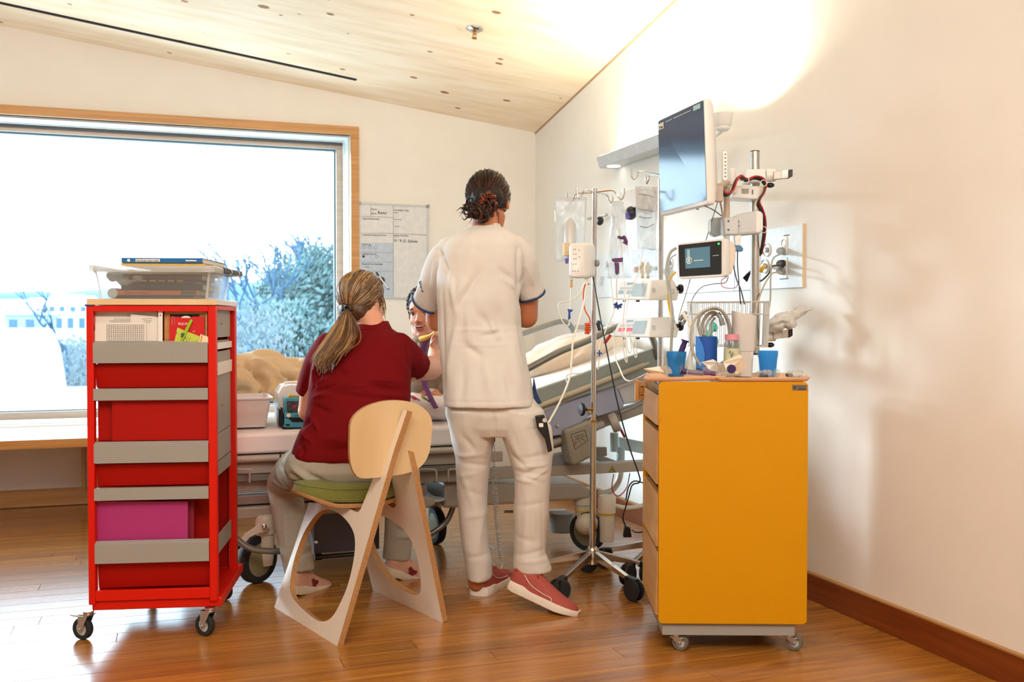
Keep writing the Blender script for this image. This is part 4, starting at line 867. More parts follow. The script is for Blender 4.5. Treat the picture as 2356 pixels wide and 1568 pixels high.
# head section side parts
g = lambda pts, Y, t, name, m, **k: slabY(MB(), pts, Y, t).build(name, m, bed, smooth=0, **k)
g([(1236, 896), (1505, 800), (1513, 806), (1516, 830), (1508, 858), (1248, 940), (1236, 925)], 4.10, .03, 'side_board', M['bedgrey'], bevel=.004)
b = MB(); b.tube([onY(1240, 934, 4.09), onY(1360, 887, 4.09), onY(1478, 840, 4.09), onY(1494, 834, 4.095)], [.012, .013, .012, .004], 12); b.build('handrail_strip', mat('rail_beige', 'b5ab94', .4), bed)
g([(1238, 952), (1416, 883), (1436, 930), (1432, 940), (1376, 957), (1366, 950), (1300, 996), (1290, 1000), (1252, 1005)], 4.12, .02, 'lilac_panel', M['bedlilac'], bevel=.003)
g([(1418, 884), (1480, 860), (1500, 862), (1500, 905), (1470, 925), (1437, 930)], 4.15, .02, 'rear_panel', M['greyp'], bevel=.003)
for px, py in ((1281, 979), (1356, 948), (1264, 963)):
    b = MB(); b.lathe([(0, 0), (.009, 0), (.007, .006), (0, .007)], onY(px, py, 4.118), 14, (0, -1, 0)); b.build('bolt', M['chrome'], bed)
g([(1262, 1000), (1302, 985), (1372, 958), (1480, 925), (1490, 948), (1385, 985), (1330, 1018), (1262, 1035)], 4.2, .05, 'actuator_bar', M['bedframe'], bevel=.006)
b = MB(); b.tube([onY(1268, 1020, 4.16), onY(1330, 997, 4.16), onY(1388, 975, 4.16)], .017, 14); b.build('push_rod', M['bedframe'], bed)
g([(1299, 990), (1358, 966), (1366, 975), (1374, 1040), (1366, 1050), (1340, 1062), (1322, 1072), (1314, 1066)], 4.08, .10, 'actuator_motor', M['motor'], bevel=.012, seg=3)
b = MB(); fr_ = [(1313, 999), (1346, 988), (1353, 1013), (1323, 1034)]; cen_ = (1333, 1010)
holed(b, [onY(*p, 4.079) for p in fr_], [onY(cen_[0]+(p[0]-cen_[0])*.94, cen_[1]+(p[1]-cen_[1])*.94, 4.079) for p in fr_], .0008, (0, 1, 0), 0, 0)
for l_ in (((1322, 1012), (1345, 1002)), ((1324, 1008), (1338, 998)), ((1338, 998), (1343, 1000)), ((1330, 1010), (1336, 1018)), ((1337, 1008), (1346, 1013)), ((1322, 1004), (1330, 1001))): b.tube([onY(*l_[0], 4.0785), onY(*l_[1], 4.0785)], .0009, 4)
b.build('pictogram', M['ink'], bed, smooth=0)
b = MB(); b.tube([onY(1323, 1022, 4.078), onY(1326, 1014, 4.078)], .003, 6); b.build('pictogram', mat('red_print', 'b3241c', .5), bed)
g([(1262, 1052), (1330, 1035), (1345, 1060), (1300, 1075), (1262, 1080)], 4.22, .06, 'linkage_plate', M['midgrey'], bevel=.004)
b = MB(); b.lathe([(0, 0), (.040, 0), (.044, .006), (.044, .03), (.04, .036), (0, .036)], onY(1405, 975, 4.13), 28, (R*.93+Z*.36)); b.build('collar', M['bedframe'], bed)
b = MB(); b.tube([onY(1422, 950, 4.1), onY(1450, 940, 4.1), onY(1475, 927, 4.1), onY(1500, 905, 4.12)], .010, 12); b.build('push_handle', M['bedhandle'], bed)
g([(1372, 1028), (1396, 1028), (1397, 1048), (1374, 1052)], 4.25, .03, 'bracket', M['bedhandle'], bevel=.002)
g([(1425, 1005), (1500, 1020), (1500, 1047), (1425, 1033)], 4.45, .05, 'cross_arm', mat('pale_blue_steel', 'a9bcc0', .45), bevel=.003)
for x0, y0, y1 in ((1413, 995, 1038), (1428, 1028, 1064)):
    q = onY(x0, y1, 4.42); p2 = onY(x0, y0, 4.42); b = MB(); b.lathe([(0, 0), (.02, 0), (.02, p2.z-q.z), (0, p2.z-q.z)], q, 20); b.build('pivot_post', bpy.data.materials['pale_blue_steel'], bed)
g([(1372, 1043), (1425, 1062), (1420, 1068), (1372, 1060)], 4.4, .12, 'tilt_strut', M['midgrey'], bevel=.002)
# side rails above the mattress
tub([(1200, 768, 5.05), (1240, 754, 5.05), (1285, 740, 5.05), (1305, 742, 5.05), (1317, 757, 5.05), (1324, 790, 5.03)], 5.05, .014, 'side_rail', M['bedhandle'])
tub([(1205, 853), (1229, 840), (1290, 808), (1350, 784), (1408, 757), (1455, 742), (1488, 752), (1503, 782), (1514, 825)], 4.10, .0155, 'side_rail', M['bedhandle'])
# red cables below the head section
for i, pts in enumerate((([(1412, 1090), (1408, 1120), (1416, 1138), (1428, 1138), (1442, 1120), (1449, 1088)]), )):
    tub(pts, 4.3, .0028, 'drive_cable', M['redcable'], n=6)
b = MB(); hp = []
for i in range(90):
    t = i/89; c = onY(1424+14*t, 980+26*t, 4.3); a = i*.9; hp.append(c + R*math.cos(a)*.006 + FH*math.sin(a)*.006)
b.tube(hp, .0022, 5); b.build('coiled_cable', M['redcable'], bed)
# hand control: coiled cord hanging in front of the bed
hc = thing('bed_remote', 'grey bed hand control with a long coiled cord behind the legs in white trousers', 'remote control', onY(1136, 1010, 3.98))
b = MB(); slabY(b, rrect(1118, 990, 1140, 1017, 3), 3.97, .02); b.build('handset', M['darkgrey'], hc, bevel=.003)
b = MB(); hp = []
for i in range(520):
    t = i/519; y = 1062 + 240*t; x = 1136 + 20*t**1.5; c = onY(x, y, 3.98-.12*t); a = i*2*math.pi/11; rr_w = .0075 + .003*math.sin(t*3)
    hp.append(c + R*math.cos(a)*rr_w + FH*math.sin(a)*rr_w)
b.tube([onY(1136, 1015, 3.98), onY(1139, 1040, 3.98)] + hp, .0021, 5); b.build('coiled_cord', M['greyp'], hc)
b = MB(); b.tube(spl([onY(1156, 1300, 3.86), onY(1150, 1309, 3.85), onY(1138, 1303, 3.9), onY(1132, 1290, 4.0)], 5), .005, 8); b.build('cord_end', M['greyp'], hc)
# ------------------------------------------------------------------ bedding and things on the bed
b = MB()
for x, y, Y, rx, ry, rz in ((560, 866, 4.75, .19, .16, .105), (620, 870, 4.78, .12, .14, .10), (520, 880, 4.7, .2, .16, .11), (600, 845, 4.85, .13, .12, .085), (655, 880, 4.8, .12, .13, .075), (690, 862, 4.92, .14, .1, .07), (640, 850, 4.95, .16, .1, .065), (470, 880, 4.75, .25, .2, .10), (585, 900, 4.66, .17, .1, .05), (750, 880, 4.9, .12, .1, .05)):
    b.sph(onY(x, y, Y), (rx, ry, rz), 18)
b.caps(onY(590, 832, 4.80), onY(655, 880, 4.70), .045); b.caps(onY(655, 838, 4.95), onY(720, 868, 4.9), .04); b.caps(onY(530, 836, 4.72), onY(592, 842, 4.68), .04)
blob(b, 'duvet', M['duvet'], None, .010, 4, folds([(a, b_, c, d, e*.8, f*1.9) for a, b_, c, d, e, f in [(600, 835, 628, 880, 7, -.035), (628, 880, 622, 905, 7, -.03), (530, 835, 590, 840, 5, -.012), (592, 822, 640, 850, 4, .014), (640, 850, 660, 885, 6, .012), (648, 856, 700, 872, 5, -.02), (660, 885, 690, 850, 5, -.015), (530, 895, 600, 893, 6, -.022), (566, 878, 600, 892, 5, -.012), (660, 830, 700, 850, 4, .01), (545, 860, 600, 872, 5, .006), (575, 826, 600, 850, 4, -.02), (535, 850, 575, 866, 4, .008), (535, 880, 560, 905, 4, -.012)]], 4.6, (.014, 9.), seed=3), label='crumpled beige duvet heaped at the foot of the bed', cat='duvet')
b = MB()
for x, y, Y, rx, ry, rz in ((1290, 822, 4.62, .28, .26, .075), (1340, 812, 4.7, .24, .24, .07), (1240, 840, 4.6, .16, .2, .06)):
    b.sph(onY(x, y, Y), (rx, ry, rz), 20, Matrix.Rotation(-.3, 4, 'Y'))
blob(b, 'pillow', M['pillow'], None, .012, 8, folds([(1225, 850, 1300, 800, 6, .012), (1260, 855, 1350, 800, 6, -.01), (1300, 840, 1400, 800, 5, .01), (1240, 815, 1290, 790, 5, -.01)], 4.6, (.006, 9.)), label='cream pillow on the raised head section of the bed', cat='pillow')
b = MB(); b.sph(onY(1300, 800, 4.93), (.22, .1, .07), 18, Matrix.Rotation(-.25, 4, 'Y')); blob(b, 'pillow', M['sheet'], None, .012, 8, folds([], 4.6, (.007, 12.)), label='white pillow behind the cream one at the far rail', cat='pillow')
# white tub on the bed
def tray_box(F, x, y, z, x2, y2, z2, fl, r=.012, wall=.003, rim=.008):
    def rg_(a, z_, k=0): return [F @ V((p, q, z_)) for p, q in rrect(x-a, y-a, x2+a, y2+a, max(.003, r+k), 4)]
    return [rg_(-fl, z), rg_(0, z2-.008), rg_(rim, z2-.007), rg_(rim, z2), rg_(-wall, z2), rg_(-fl-wall, z+wall)]
q = bx(632, 988, 4.17); b = MB(); F_ = Matrix(); rr5 = tray_box(F_, q.x-.40, 4.18, zt0+.003, q.x-.012, 4.42, zt0+.125, .02)
b.loft(rr5[:4] + rr5[4:]); o = b.build('storage_tub', M['milky'], None, smooth=40, label='white plastic tub on the bed beside the red trolley', cat='tub')
b = MB(); b.box(q.x-.42, q.x+.004, 4.168, 4.176, zt0+.098, zt0+.103); 
b = MB(); b.box(q.x-.22, q.x-.05, 4.22, 4.36, zt0+.01, zt0+.075); b.build('card_stack', mat('salmon_card', 'e59a72', .6), None, smooth=0, bevel=.002, label='salmon coloured card stack showing through the white tub', cat='cards')
cs = thing('carry_case', 'white plastic carry case with a handle on the bed left of the burgundy polo', 'case', bx(690, 985, 4.3))
q = onY(640, 985, 4.3); q2 = onY(720, 880, 4.3)
b = MB(); slabY(b, [(640, 980), (640, 905), (650, 888), (668, 884), (720, 884), (720, 980)], 4.3, .16); b.build('case_body', M['white'], cs, bevel=.006, seg=3, smooth=0)
b = MB(); b.tube(spl([onY(654, 886, 4.36), onY(657, 880, 4.36), onY(664, 879, 4.36), onY(700, 880, 4.36), onY(712, 886, 4.36)], 4), .006, 8); b.build('handle', M['white'], cs)
def gamebox(y0, y1, x0, x1, Y, t, label, top='3a9bb5'):
    m_ = bpy.data.materials.get('teal_card') or mat('teal_card', '46a3bb', .4)
    th = thing('game_box', label, 'box', onY((x0+x1)/2, y1, Y)); b = MB(); slabY(b, [(x0, y0), (x1, y0), (x1, y1), (x0, y1)], Y, t); b.build('box_body', m_, th, smooth=0, bevel=.002); return th
th = gamebox(915, 952, 656, 730, 4.22, .14, 'teal game box with a dark picture window, upper of the two by the burgundy polo')
b = MB(); slabY(b, rrect(660, 922, 725, 948, 2), 4.216, .004); b.build('picture_window', mat('dark_photo_print', '3d4246', .3, var=.8, scale=90), th, smooth=0)
b = MB(); slabY(b, rrect(674, 931, 681, 937, 2), 4.2145, .001); b.build('print_accent', M['redcable'], th, smooth=0)
th = gamebox(950, 984, 654, 730, 4.20, .16, 'teal and black game box, lower of the two by the burgundy polo')
b = MB(); slabY(b, [(652, 960), (665, 962), (672, 970), (730, 970), (730, 960)], 4.196, .004); slabY(b, [(650, 983), (730, 983), (730, 987), (650, 987)], 4.19, .16); b.build('black_band', M['black'], th, smooth=0)
b = MB(); b.lathe([(0, 0), (.0085, 0), (.0085, .001), (0, .001)], onY(664, 955, 4.197), 16, (0, -1, 0)); b.build('emblem', M['inkwhite'], th, smooth=0)
text('CITY SET', FR(onY(676, 958.5, 4.1985), (1, 0, 0), Z), .013, M['ink'], th)
b = MB(); slabY(b, rrect(657, 975, 667, 979, 1), 4.198, .002); b.build('print_bar', M['ink'], th, smooth=0)
b = MB(); slabY(b, [(641, 940), (650, 944), (652, 978), (641, 978)], 4.2, .08); slabY(b, [(646, 936), (651, 938), (652, 955), (646, 955)], 4.19, .02); b.build('tool_holder', M['black'], None, bevel=.002, label='black plastic holder left of the teal game boxes', cat='holder')
b = MB(); b.cyl(onY(667, 910, 4.24), onY(726, 911, 4.24), .0055, None, 10); o = b.build('pencil', M['maple'], None, label='pencil with yellow end lying on the upper game box', cat='pencil'); b = MB(); b.cyl(onY(664, 909.5, 4.238), onY(670, 910, 4.238), .008, None, 10); b.build('pencil_end', M['yellowp'], o, label='yellow end')
# ------------------------------------------------------------------ whiteboard by the window
g = lambda a, c: onY(a, c, YB-.012)
wbd = thing('whiteboard', 'white hospital day plan board with printed fields beside the window', 'whiteboard', g(905, 686))
WBc = [(825, 465), (988, 472), (985, 689), (826, 684)]
b = MB(); b.prism([onY(*p, YB-.012) for p in WBc], .012, (0, 1, 0)); b.build('board', mat('board_white', 'd9dadb', .25), wbd, smooth=0, bevel=.001)
b = MB(); holed(b, [onY(*p, YB-.018) for p in WBc], [onY(*p, YB-.018) for p in ((829, 469), (983.5, 476), (981, 685), (830, 680))], .018, (0, 1, 0), 0, 0); b.build('board_frame', M['greyp'], wbd, smooth=0)
for q in ((827, 467), (985, 474)):
    b = MB(); slabY(b, rrect(q[0]-3.5, q[1]-3.5, q[0]+3.5, q[1]+3.5, 1.5), YB-.024, .02); b.build('corner_cap', M['midgrey'], wbd, smooth=0)
m_ = mat('blue_field', 'b7c5d6', .4)
b = MB(); slabY(b, [(829, 558), (904, 558.5), (904, 683), (829, 680)], YB-.0135, .001); b.build('blue_field', m_, wbd, smooth=0)
b = MB()
for x0, y0, x1, y1 in ((905, 473, 905, 683), (853, 471, 853, 497), (830, 497, 905, 500), (830, 536, 905, 536.5), (905, 537, 983, 540), (830, 580, 904, 580.5), (830, 602, 904, 603), (830, 623, 904, 624)):
    w_ = .35
    if x0 == x1: slabY(b, [(x0-w_, y0), (x0+w_, y0), (x0+w_, y1), (x0-w_, y1)], YB-.0145, .001)
    else: slabY(b, [(x0, y0-w_), (x1, y1-w_), (x1, y1+w_), (x0, y0+w_)], YB-.0145, .001)
b.build('field_lines', M['midgrey'], wbd, smooth=0)
px2 = .0026
for s_, x, y, sz, m_ in (('Datum', 854, 482.5, 5.2, 'ink'), ('Name', 854, 492.5, 5.2, 'ink'), ('Keno', 869, 492, 10, 'ink'), ('Tages-Schwerpunkt', 833, 504, 5.2, 'ink'), ('zuständiges Team', 906, 484.5, 5.2, 'ink'), ('Pflege', 906.5, 490, 3.8, 'inkgrey'), ('Ärzteschaft', 906.5, 505.5, 3.8, 'inkgrey'), ('Therapie', 906.5, 521.5, 3.8, 'inkgrey'),
                        ('erwartetes Austritts-Datum', 833, 541.5, 5.2, 'ink'), ('geplant für heute', 906, 543, 5.2, 'ink'), ('Fr  9.15  Schule', 907, 556.5, 9, 'ink'), ('Stimmung', 833, 563.5, 5.2, 'ink'), ('nächster Besuch', 833, 585.5, 5.2, 'ink'), ('Gespräch mit Familie', 833, 608.5, 5.2, 'ink'), ('Geplant', 838, 614.5, 4, 'inkgrey'), ('Fragen', 833, 630.5, 5.4, 'ink')):
    text(s_, FR(g(x, y) - V((0, .0022, 0)), (1, 0, 0), Z), sz*px2*1.1, M[m_], wbd, ext=.0002, sx=.93)
for q in ((837, 569), (850.5, 569), (864, 569.5), (867, 590)):
    b = MB(); b.lathe([(.0085, 0), (.0098, 0), (.0098, .0006), (.0085, .0006)], g(*q) - V((0, .0015, 0)), 20, (0, -1, 0), closed=True); b.build('face_circle', M['inkgrey'], wbd, smooth=0)
b = MB(); slabY(b, [(834, 587), (839, 587), (839, 592), (834, 592)], YB-.0145, .001); slabY(b, [(876, 606), (880, 607), (880, 609), (876, 608)], YB-.0145, .001); b.lathe([(0, 0), (.004, 0), (.004, .0006), (0, .0006)], g(850, 628.5) - V((0, .0015, 0)), 14, (0, -1, 0)); b.build('icon_print', M['ink'], wbd, smooth=0)
b = MB(); b.lathe([(0, 0), (.0235, 0), (.0235, .006), (.021, .008), (0, .008)], g(876.5, 645), 32, (0, -1, 0)); b.build('magnet', M['black'], None, label='round black magnet on the whiteboard', cat='magnet')
b = MB(); b.cyl(g(870, 634) - V((0, .016, 0)), g(892, 664) - V((0, .016, 0)), .0048, None, 12); o = b.build('board_marker', M['whitep'], None, label='white board marker with black cap stuck across the magnet', cat='marker')
b = MB(); b.cyl(g(864.5, 626) - V((0, .016, 0)), g(870.5, 634.5) - V((0, .016, 0)), .0054, None, 12); b.cyl(g(891.5, 663) - V((0, .016, 0)), g(893, 665.5) - V((0, .016, 0)), .0052, None, 12); b.build('marker_cap', M['black'], o)
# ------------------------------------------------------------------ medical equipment
def lerp(a, b, t): return a + (b-a)*t
class Quad:
    def __init__(s, a, b, c, d): s.a, s.b, s.c, s.d = map(V, (a, b, c, d)); s.n = (s.b-s.a).cross(s.d-s.a).normalized(); s.n = s.n if s.n.dot(V(s.a)-CAM) < 0 else -s.n
    def p(s, u, v, off=0): return lerp(lerp(s.a, s.b, u), lerp(s.d, s.c, u), v) + s.n*off
    def patch(s, mb, u0, v0, u1, v1, off=.001, t=.0015, r=0):
        if r: pts = [s.p(u, v, off) for u, v in rrect(u0, v0, u1, v1, r, 3)]
        else: pts = [s.p(u0, v0, off), s.p(u1, v0, off), s.p(u1, v1, off), s.p(u0, v1, off)]
        mb.prism(pts, t, -s.n); return mb
    def one(s, name, m, par, *a, **k): lab = k.pop('label', None); b = MB(); s.patch(b, *a, **k); return b.build(name, m, par, smooth=0, label=lab)
def cab_(pts, r, m, par, name='cable', n=6, k=6, label=None, cat=None):
    b = MB(); b.tube(spl([P(*q) for q in pts], k), r, n); return b.build(name, m, par, label=label, cat=cat)
def star(par, c, rad, a0, zh=.150, ze=.088, rw=.043):
    c = V(c); b = MB(); b.lathe([(0, zh-.055), (.022, zh-.055), (.026, zh-.04), (.026, zh+.0), (.018, zh+.012), (0, zh+.012)], V((c.x, c.y, 0)), 24); b.build('hub', M['chrome'], par)
    for i in range(5):
        a = a0 + i*2*math.pi/5; d = R*math.sin(a) - FH*math.cos(a); s = Z.cross(d); p0 = V((c.x, c.y, zh)) + d*.012; p1 = V((c.x, c.y, ze)) + d*(rad-.03); w_ = .012
        b = MB(); b.loft([[p0+s*w_+Z*.0, p0-s*w_, p0-s*w_-Z*.034, p0+s*w_-Z*.034], [p1+s*w_*.8, p1-s*w_*.8, p1-s*w_*.8-Z*.016, p1+s*w_*.8-Z*.016]]); lg = b.build('base_leg', M['chrome'], par, smooth=0, bevel=.003)
        e0 = p1 - d*.012; e1 = V((c.x, c.y, ze)) + d*(rad+.014); b = MB(); b.loft([[e0+s*.015+Z*.003, e0-s*.015+Z*.003, e0-s*.015-Z*.022, e0+s*.015-Z*.022], [e1+s*.014-Z*.002, e1-s*.014-Z*.002, e1-s*.013-Z*.045, e1+s*.013-Z*.045]]); b.build('end_cap', M['black'], lg, smooth=0, bevel=.004)
        q = V((c.x, c.y, rw)) + d*(rad-.004); ax = (R*math.cos(a0+i*1.9) + FH*math.sin(a0+i*1.9)); 
        w = MB(); h = .011; f = Z.cross(ax)
        for sg in (-1, 1): w.lathe([(0, -h*.5), (rw*.5, -h*.6), (rw*.95, -h*.4), (rw, 0), (rw*.95, h*.4), (rw*.5, h*.6), (0, h*.5)], V((q.x, q.y, rw*.0+rw)) + ax*sg*.012 , 28, ax)
        w.build('wheel', M['rubber'], par); w = MB(); w.box(-.018, .018, -.006, .006, -.012, .02, Matrix.Translation(q+Z*.028) @ FR((0, 0, 0), f, ax)); w.cyl(q+Z*.02, q+Z*(ze-rw-.02), .006, None, 10); w.build('fork', M['steel'], par, bevel=.002)
# ---- IV stand in front
pc = LD(.322, 3.98, 0)
iv = thing('infusion_stand', 'chrome infusion stand on a five legged base standing free before the bed', 'infusion stand', pc)
star(iv, pc, .245, math.radians(36))
pb_ = P(1363, 1262, 3.98); pt_ = P(1368.5, 436, 3.98); mid_ = P(1365, 968, 3.98)
b = MB(); b.cyl(V((pc.x, pc.y, .14)), mid_, .0125, None, 20); b.build('lower_pole', M['chrome'], iv)
b = MB(); b.cyl(mid_, pt_, .0098, None, 20); b.cyl(pt_, pt_+Z*.004, .0102, None, 20); b.build('upper_pole', M['chrome'], iv)
b = MB(); b.cyl(mid_-Z*.006, mid_+Z*.006, .0145, None, 20); b.build('pole_collar', M['brass'], iv)
b = MB(); k_ = P(1364, 941, 3.975); b.cyl(k_, P(1345, 941, 3.96), .006, .006, 12); b.build('knob_stem', M['brass'], iv)
b = MB(); b.lathe([(0, 0), (.007, 0), (.008, .01), (.010, .014), (.026, .018), (.027, .024), (.022, .029), (0, .03)], P(1350, 941, 3.965), 24, (P(1330, 941, 3.95)-P(1350, 941, 3.965))); b.build('clamp_knob', M['black'], iv)
HK_ = [[(1366, 441, 3.98), (1346, 437, 3.93), (1339, 449, 3.92), (1333, 456, 3.91), (1328, 450, 3.91), (1327, 430, 3.91)], [(1366, 443, 3.98), (1327, 446, 4.02), (1320, 458, 4.03), (1312, 467, 4.04), (1306, 461, 4.04), (1304, 443, 4.04)],
       [(1371, 442, 3.98), (1409, 438, 3.96), (1420, 450, 3.95), (1429, 459, 3.95), (1435, 451, 3.95), (1436, 433, 3.95)], [(1371, 444, 3.98), (1395, 448, 4.05), (1401, 460, 4.06), (1406, 466, 4.06), (1410, 460, 4.06), (1410, 446, 4.06)]]
for h in HK_:
    b = MB(); b.tube(spl([P(*q) for q in h], 5), .0034, 8); b.build('bag_hook', M['chrome'], iv)
# enteral feeding pump on the stand
fp = thing('feeding_pump', 'white rounded feeding pump with a dark blue latch on the front infusion stand', 'feeding pump', P(1340, 640, 3.88))
b = MB(); q0 = [(1310, 563), (1316, 559), (1345, 557), (1350, 560)]
rr_f = [(1, 0)]
front = rrect(1311, 560, 1347, 638, 8, 5)
b.loft([[P(x, y, 3.86) for x, y in rrect(1312.5, 562, 1344, 636, 7, 5)], [P(x, y, 3.868) for x, y in rrect(1309.5, 559, 1349, 639, 10, 5)], [P(x, y, 3.90) for x, y in rrect(1314, 558.5, 1366, 639.5, 12, 5)], [P(x, y, 3.955) for x, y in rrect(1326, 559, 1369, 638.5, 12, 5)], [P(x, y, 3.965) for x, y in rrect(1330, 563, 1365, 635, 9, 5)]])
b.build('housing', M['whitep'], fp, smooth=60)
b = MB(); pts = [(1341, 566), (1348, 564), (1354, 570), (1352, 580), (1354, 592), (1349, 597), (1341, 597), (1339, 590), (1341, 581), (1338, 573)]; b.prism([P(x, y, 3.862+.0022*max(0, x-1341)) for x, y in pts], .03, FH); b.build('latch', mat('dark_blue_latch', '1b3c7e', .35), fp, bevel=.002)
b = MB()
for x, y in ((1319, 572), (1323, 572), (1319, 583), (1324, 583), (1319, 594), (1324, 594), (1318, 606), (1324, 606), (1317, 622), (1322, 622), (1329, 622), (1331, 574), (1332, 590)): slabD(b, [(x, y), (x+2, y), (x+2, y+2.4), (x, y+2.4)], 3.8595, .001)
b.build('key_print', M['inkgrey'], fp, smooth=0)
b = MB(); b.sph(P(1374, 605, 3.96), (.010, .010, .014), 14); b.cyl(P(1366, 605, 3.965), P(1374, 605, 3.96), .005, None, 10); b.build('mount_knob', M['midgrey'], fp)
b = MB(); slabD(b, [(1310, 630), (1318, 634), (1318, 646), (1310, 644)], 3.875, .012); b.build('tube_port', M['clear'], fp, smooth=0)
b = MB(); b.cyl(P(1314, 644, 3.88), P(1314, 661, 3.88), .0055, None, 12); b.build('connector', mat('beige_connector', 'c8a06a', .5), fp)
cab_([(1314, 661, 3.88), (1313, 690, 3.88), (1312, 712, 3.88)], .0028, M['tubing'], fp, 'feeding_tube'); cab_([(1311, 735, 3.88), (1308, 748, 3.88), (1298, 745, 3.88), (1288, 725, 3.88), (1285, 700, 3.88), (1296, 694, 3.88), (1316, 690, 3.89), (1335, 672, 3.89), (1347, 640, 3.90)], .0028, M['tubing'], fp, 'feeding_tube')
b = MB(); slabD(b, [(1306, 710), (1318, 712), (1317, 716), (1312, 718), (1313, 732), (1307, 736), (1308, 720)], 3.872, .014); b.build('roller_clamp', M['blue'], fp, bevel=.001)
cab_([(1352, 636, 3.9), (1347, 680, 3.9), (1333, 735, 3.88), (1319, 780, 3.86), (1315, 830, 3.84), (1310, 870, 3.83), (1290, 920, 3.80), (1262, 972, 3.74)], .0042, M['tubing'], fp, 'delivery_tube', n=8)
cab_([(1364, 637, 3.93), (1372, 680, 3.9), (1382, 735, 3.86), (1393, 790, 3.85), (1405, 850, 3.84), (1417, 910, 3.84), (1433, 975, 3.85), (1452, 1040, 3.88), (1468, 1085, 3.9), (1472, 1108, 3.92), (1455, 1115, 3.95), (1447, 1140, 3.98), (1440, 1165, 4.0), (1433, 1190, 4.05), (1440, 1212, 4.1)], .0028, M['black'], fp, 'power_cable')
cab_([(1440, 1150, 3.98), (1446, 1120, 3.97), (1460, 1106, 3.96), (1485, 1112, 3.95)], .0028, M['black'], fp, 'power_cable')
b = MB(); slabD(b, [(1438, 1210), (1450, 1212), (1454, 1236), (1434, 1236)], 4.10, .03); b.build('power_adapter', M['black'], fp, bevel=.004)
cab_([(1453, 1218, 4.11), (1465, 1224, 4.1), (1490, 1222, 4.05)], .0028, M['black'], fp, 'power_cable')
b = MB(); b.cyl(P(1375, 742, 3.875), P(1380, 760, 3.872), .007, None, 10); b.build('cable_clip', M['black'], fp)
# orange coiled line
b = MB(); pts = [P(*q) for q in ((1356, 653, 3.93), (1346, 656, 3.92), (1342, 680, 3.92), (1346, 712, 3.91), (1356, 730, 3.91))]; pts = spl(pts, 5)
for i in range(50): a = i*.62; pts.append(P(1352, 742+i*.52, 3.91) + R*math.cos(a)*.011 + FH*math.sin(a)*.008)
b.tube(pts, .0028, 7); b.build('coiled_line', M['orange'], None, label='orange coiled line hanging beside the front infusion stand', cat='tubing')
# bags on the stand
def bag(poly, d, label, m=None, name='infusion_bag', cat='bag', wob=.006, folds_=None):
    b = MB(); n = 14; x0 = [p for p in poly]; TL, TR, BR, BL = [P(*q, d) for q in poly]; vs = []; 
    for i in range(n):
        for j in range(n):
            u, v = i/(n-1), j/(n-1); p = lerp(lerp(TL, TR, u), lerp(BL, BR, u), v) - FH*(wob*noise.noise(V((u*4+d*9, v*5, 0)))*2 + .012*math.sin(math.pi*u)*math.sin(math.pi*v)); vs.append(p)
    b.add(vs, [(i*n+j, (i+1)*n+j, (i+1)*n+j+1, i*n+j+1) for i in range(n-1) for j in range(n-1)])
    o = b.build(name, m or M['bag'], None, label=label, cat=cat, smooth=60, rec=False); s_ = o.modifiers.new('solid', 'SOLIDIFY'); s_.thickness = .0008; return o
bg_ = bag([(1275, 453), (1350, 454), (1344, 590), (1280, 604)], 4.03, 'clear bag with a feeding bottle hanging left on the front infusion stand')
bt = thing('feeding_bottle', 'slim white feeding bottle inside the left clear bag', 'bottle', P(1311, 600, 4.0))
b = MB(); b.lathe([(0, 0), (.010, 0), (.013, .012), (.0235, .02), (.0235, .135), (.012, .15), (.006, .16), (0, .16)], P(1311, 594, 4.0), 22); b.build('bottle_body', M['milky'], bt)
b = MB(); b.lathe([(.0238, .0), (.0238, .05), (0, .05), (0, 0)], P(1308, 588, 4.0), 22); b.build('label_band', mat('beige_label', 'd9bd8e', .6), bt)
text('FormFeed', FR(P(1309, 565, 3.955), -Z, R), .012, mat('violet_print', '3a2a80', .5), bt)
b = MB(); b.cyl(P(1304, 594, 4.0), P(1304, 606, 4.0), .009, .007, 12); b.build('bottle_cap', mat('violet_cap', '8058a8', .4), bt)
bag([(1408, 462), (1434, 464), (1452, 640), (1398, 640)], 3.99, 'clear bag with violet writing hanging right on the front infusion stand', wob=.01)
g = lambda pts, d: [P(x, y, d) for x, y in pts]
b = MB(); slabD(b, [(1418, 459), (1430, 462), (1450, 500), (1440, 510), (1436, 500)], 3.955, .002); o = b.build('bag_label', M['bag'], None, smooth=0, label='twisted clear flap with violet scribble at the right hook', cat='flap')
b = MB()
for i in range(7): b.tube(spl(g([(1439, 488+2.6*i), (1443, 487+2.6*i), (1447, 489+2.6*i), (1451, 487.5+2.6*i)], 3.952), 3), .0012, 4)
b.build('handwriting', mat('violet_ink', '4a35b0', .5), o)
fun = thing('syringe_funnel', 'plum coloured funnel valve hanging in the clear bag', 'valve', P(1420, 632, 3.97))
b = MB(); slabD(b, [(1409, 594), (1434, 592), (1433, 602), (1416, 603), (1408, 599)], 3.95, .02); b.build('funnel_top', M['plum'], fun, bevel=.002)
b = MB(); slabD(b, [(1413, 604), (1424, 604), (1425, 613), (1424, 628), (1419, 632), (1416, 627), (1415, 612)], 3.955, .014); b.build('funnel_stem', M['plum'], fun, bevel=.002)
cab_([(1420, 632, 3.96), (1418, 660, 3.97), (1420, 700, 3.98)], .003, M['tubing'], fun, 'tube')
b = MB(); b.caps(P(1424, 545, 3.96), P(1431, 547, 3.96), .006); b.caps(P(1436, 545, 3.95), P(1441, 556, 3.95), .007); b.caps(P(1434, 557, 3.95), P(1443, 562, 3.95), .003); b.build('stopcock', M['plum'], None, label='small plum stopcock between the bag and the funnel valve', cat='stopcock')
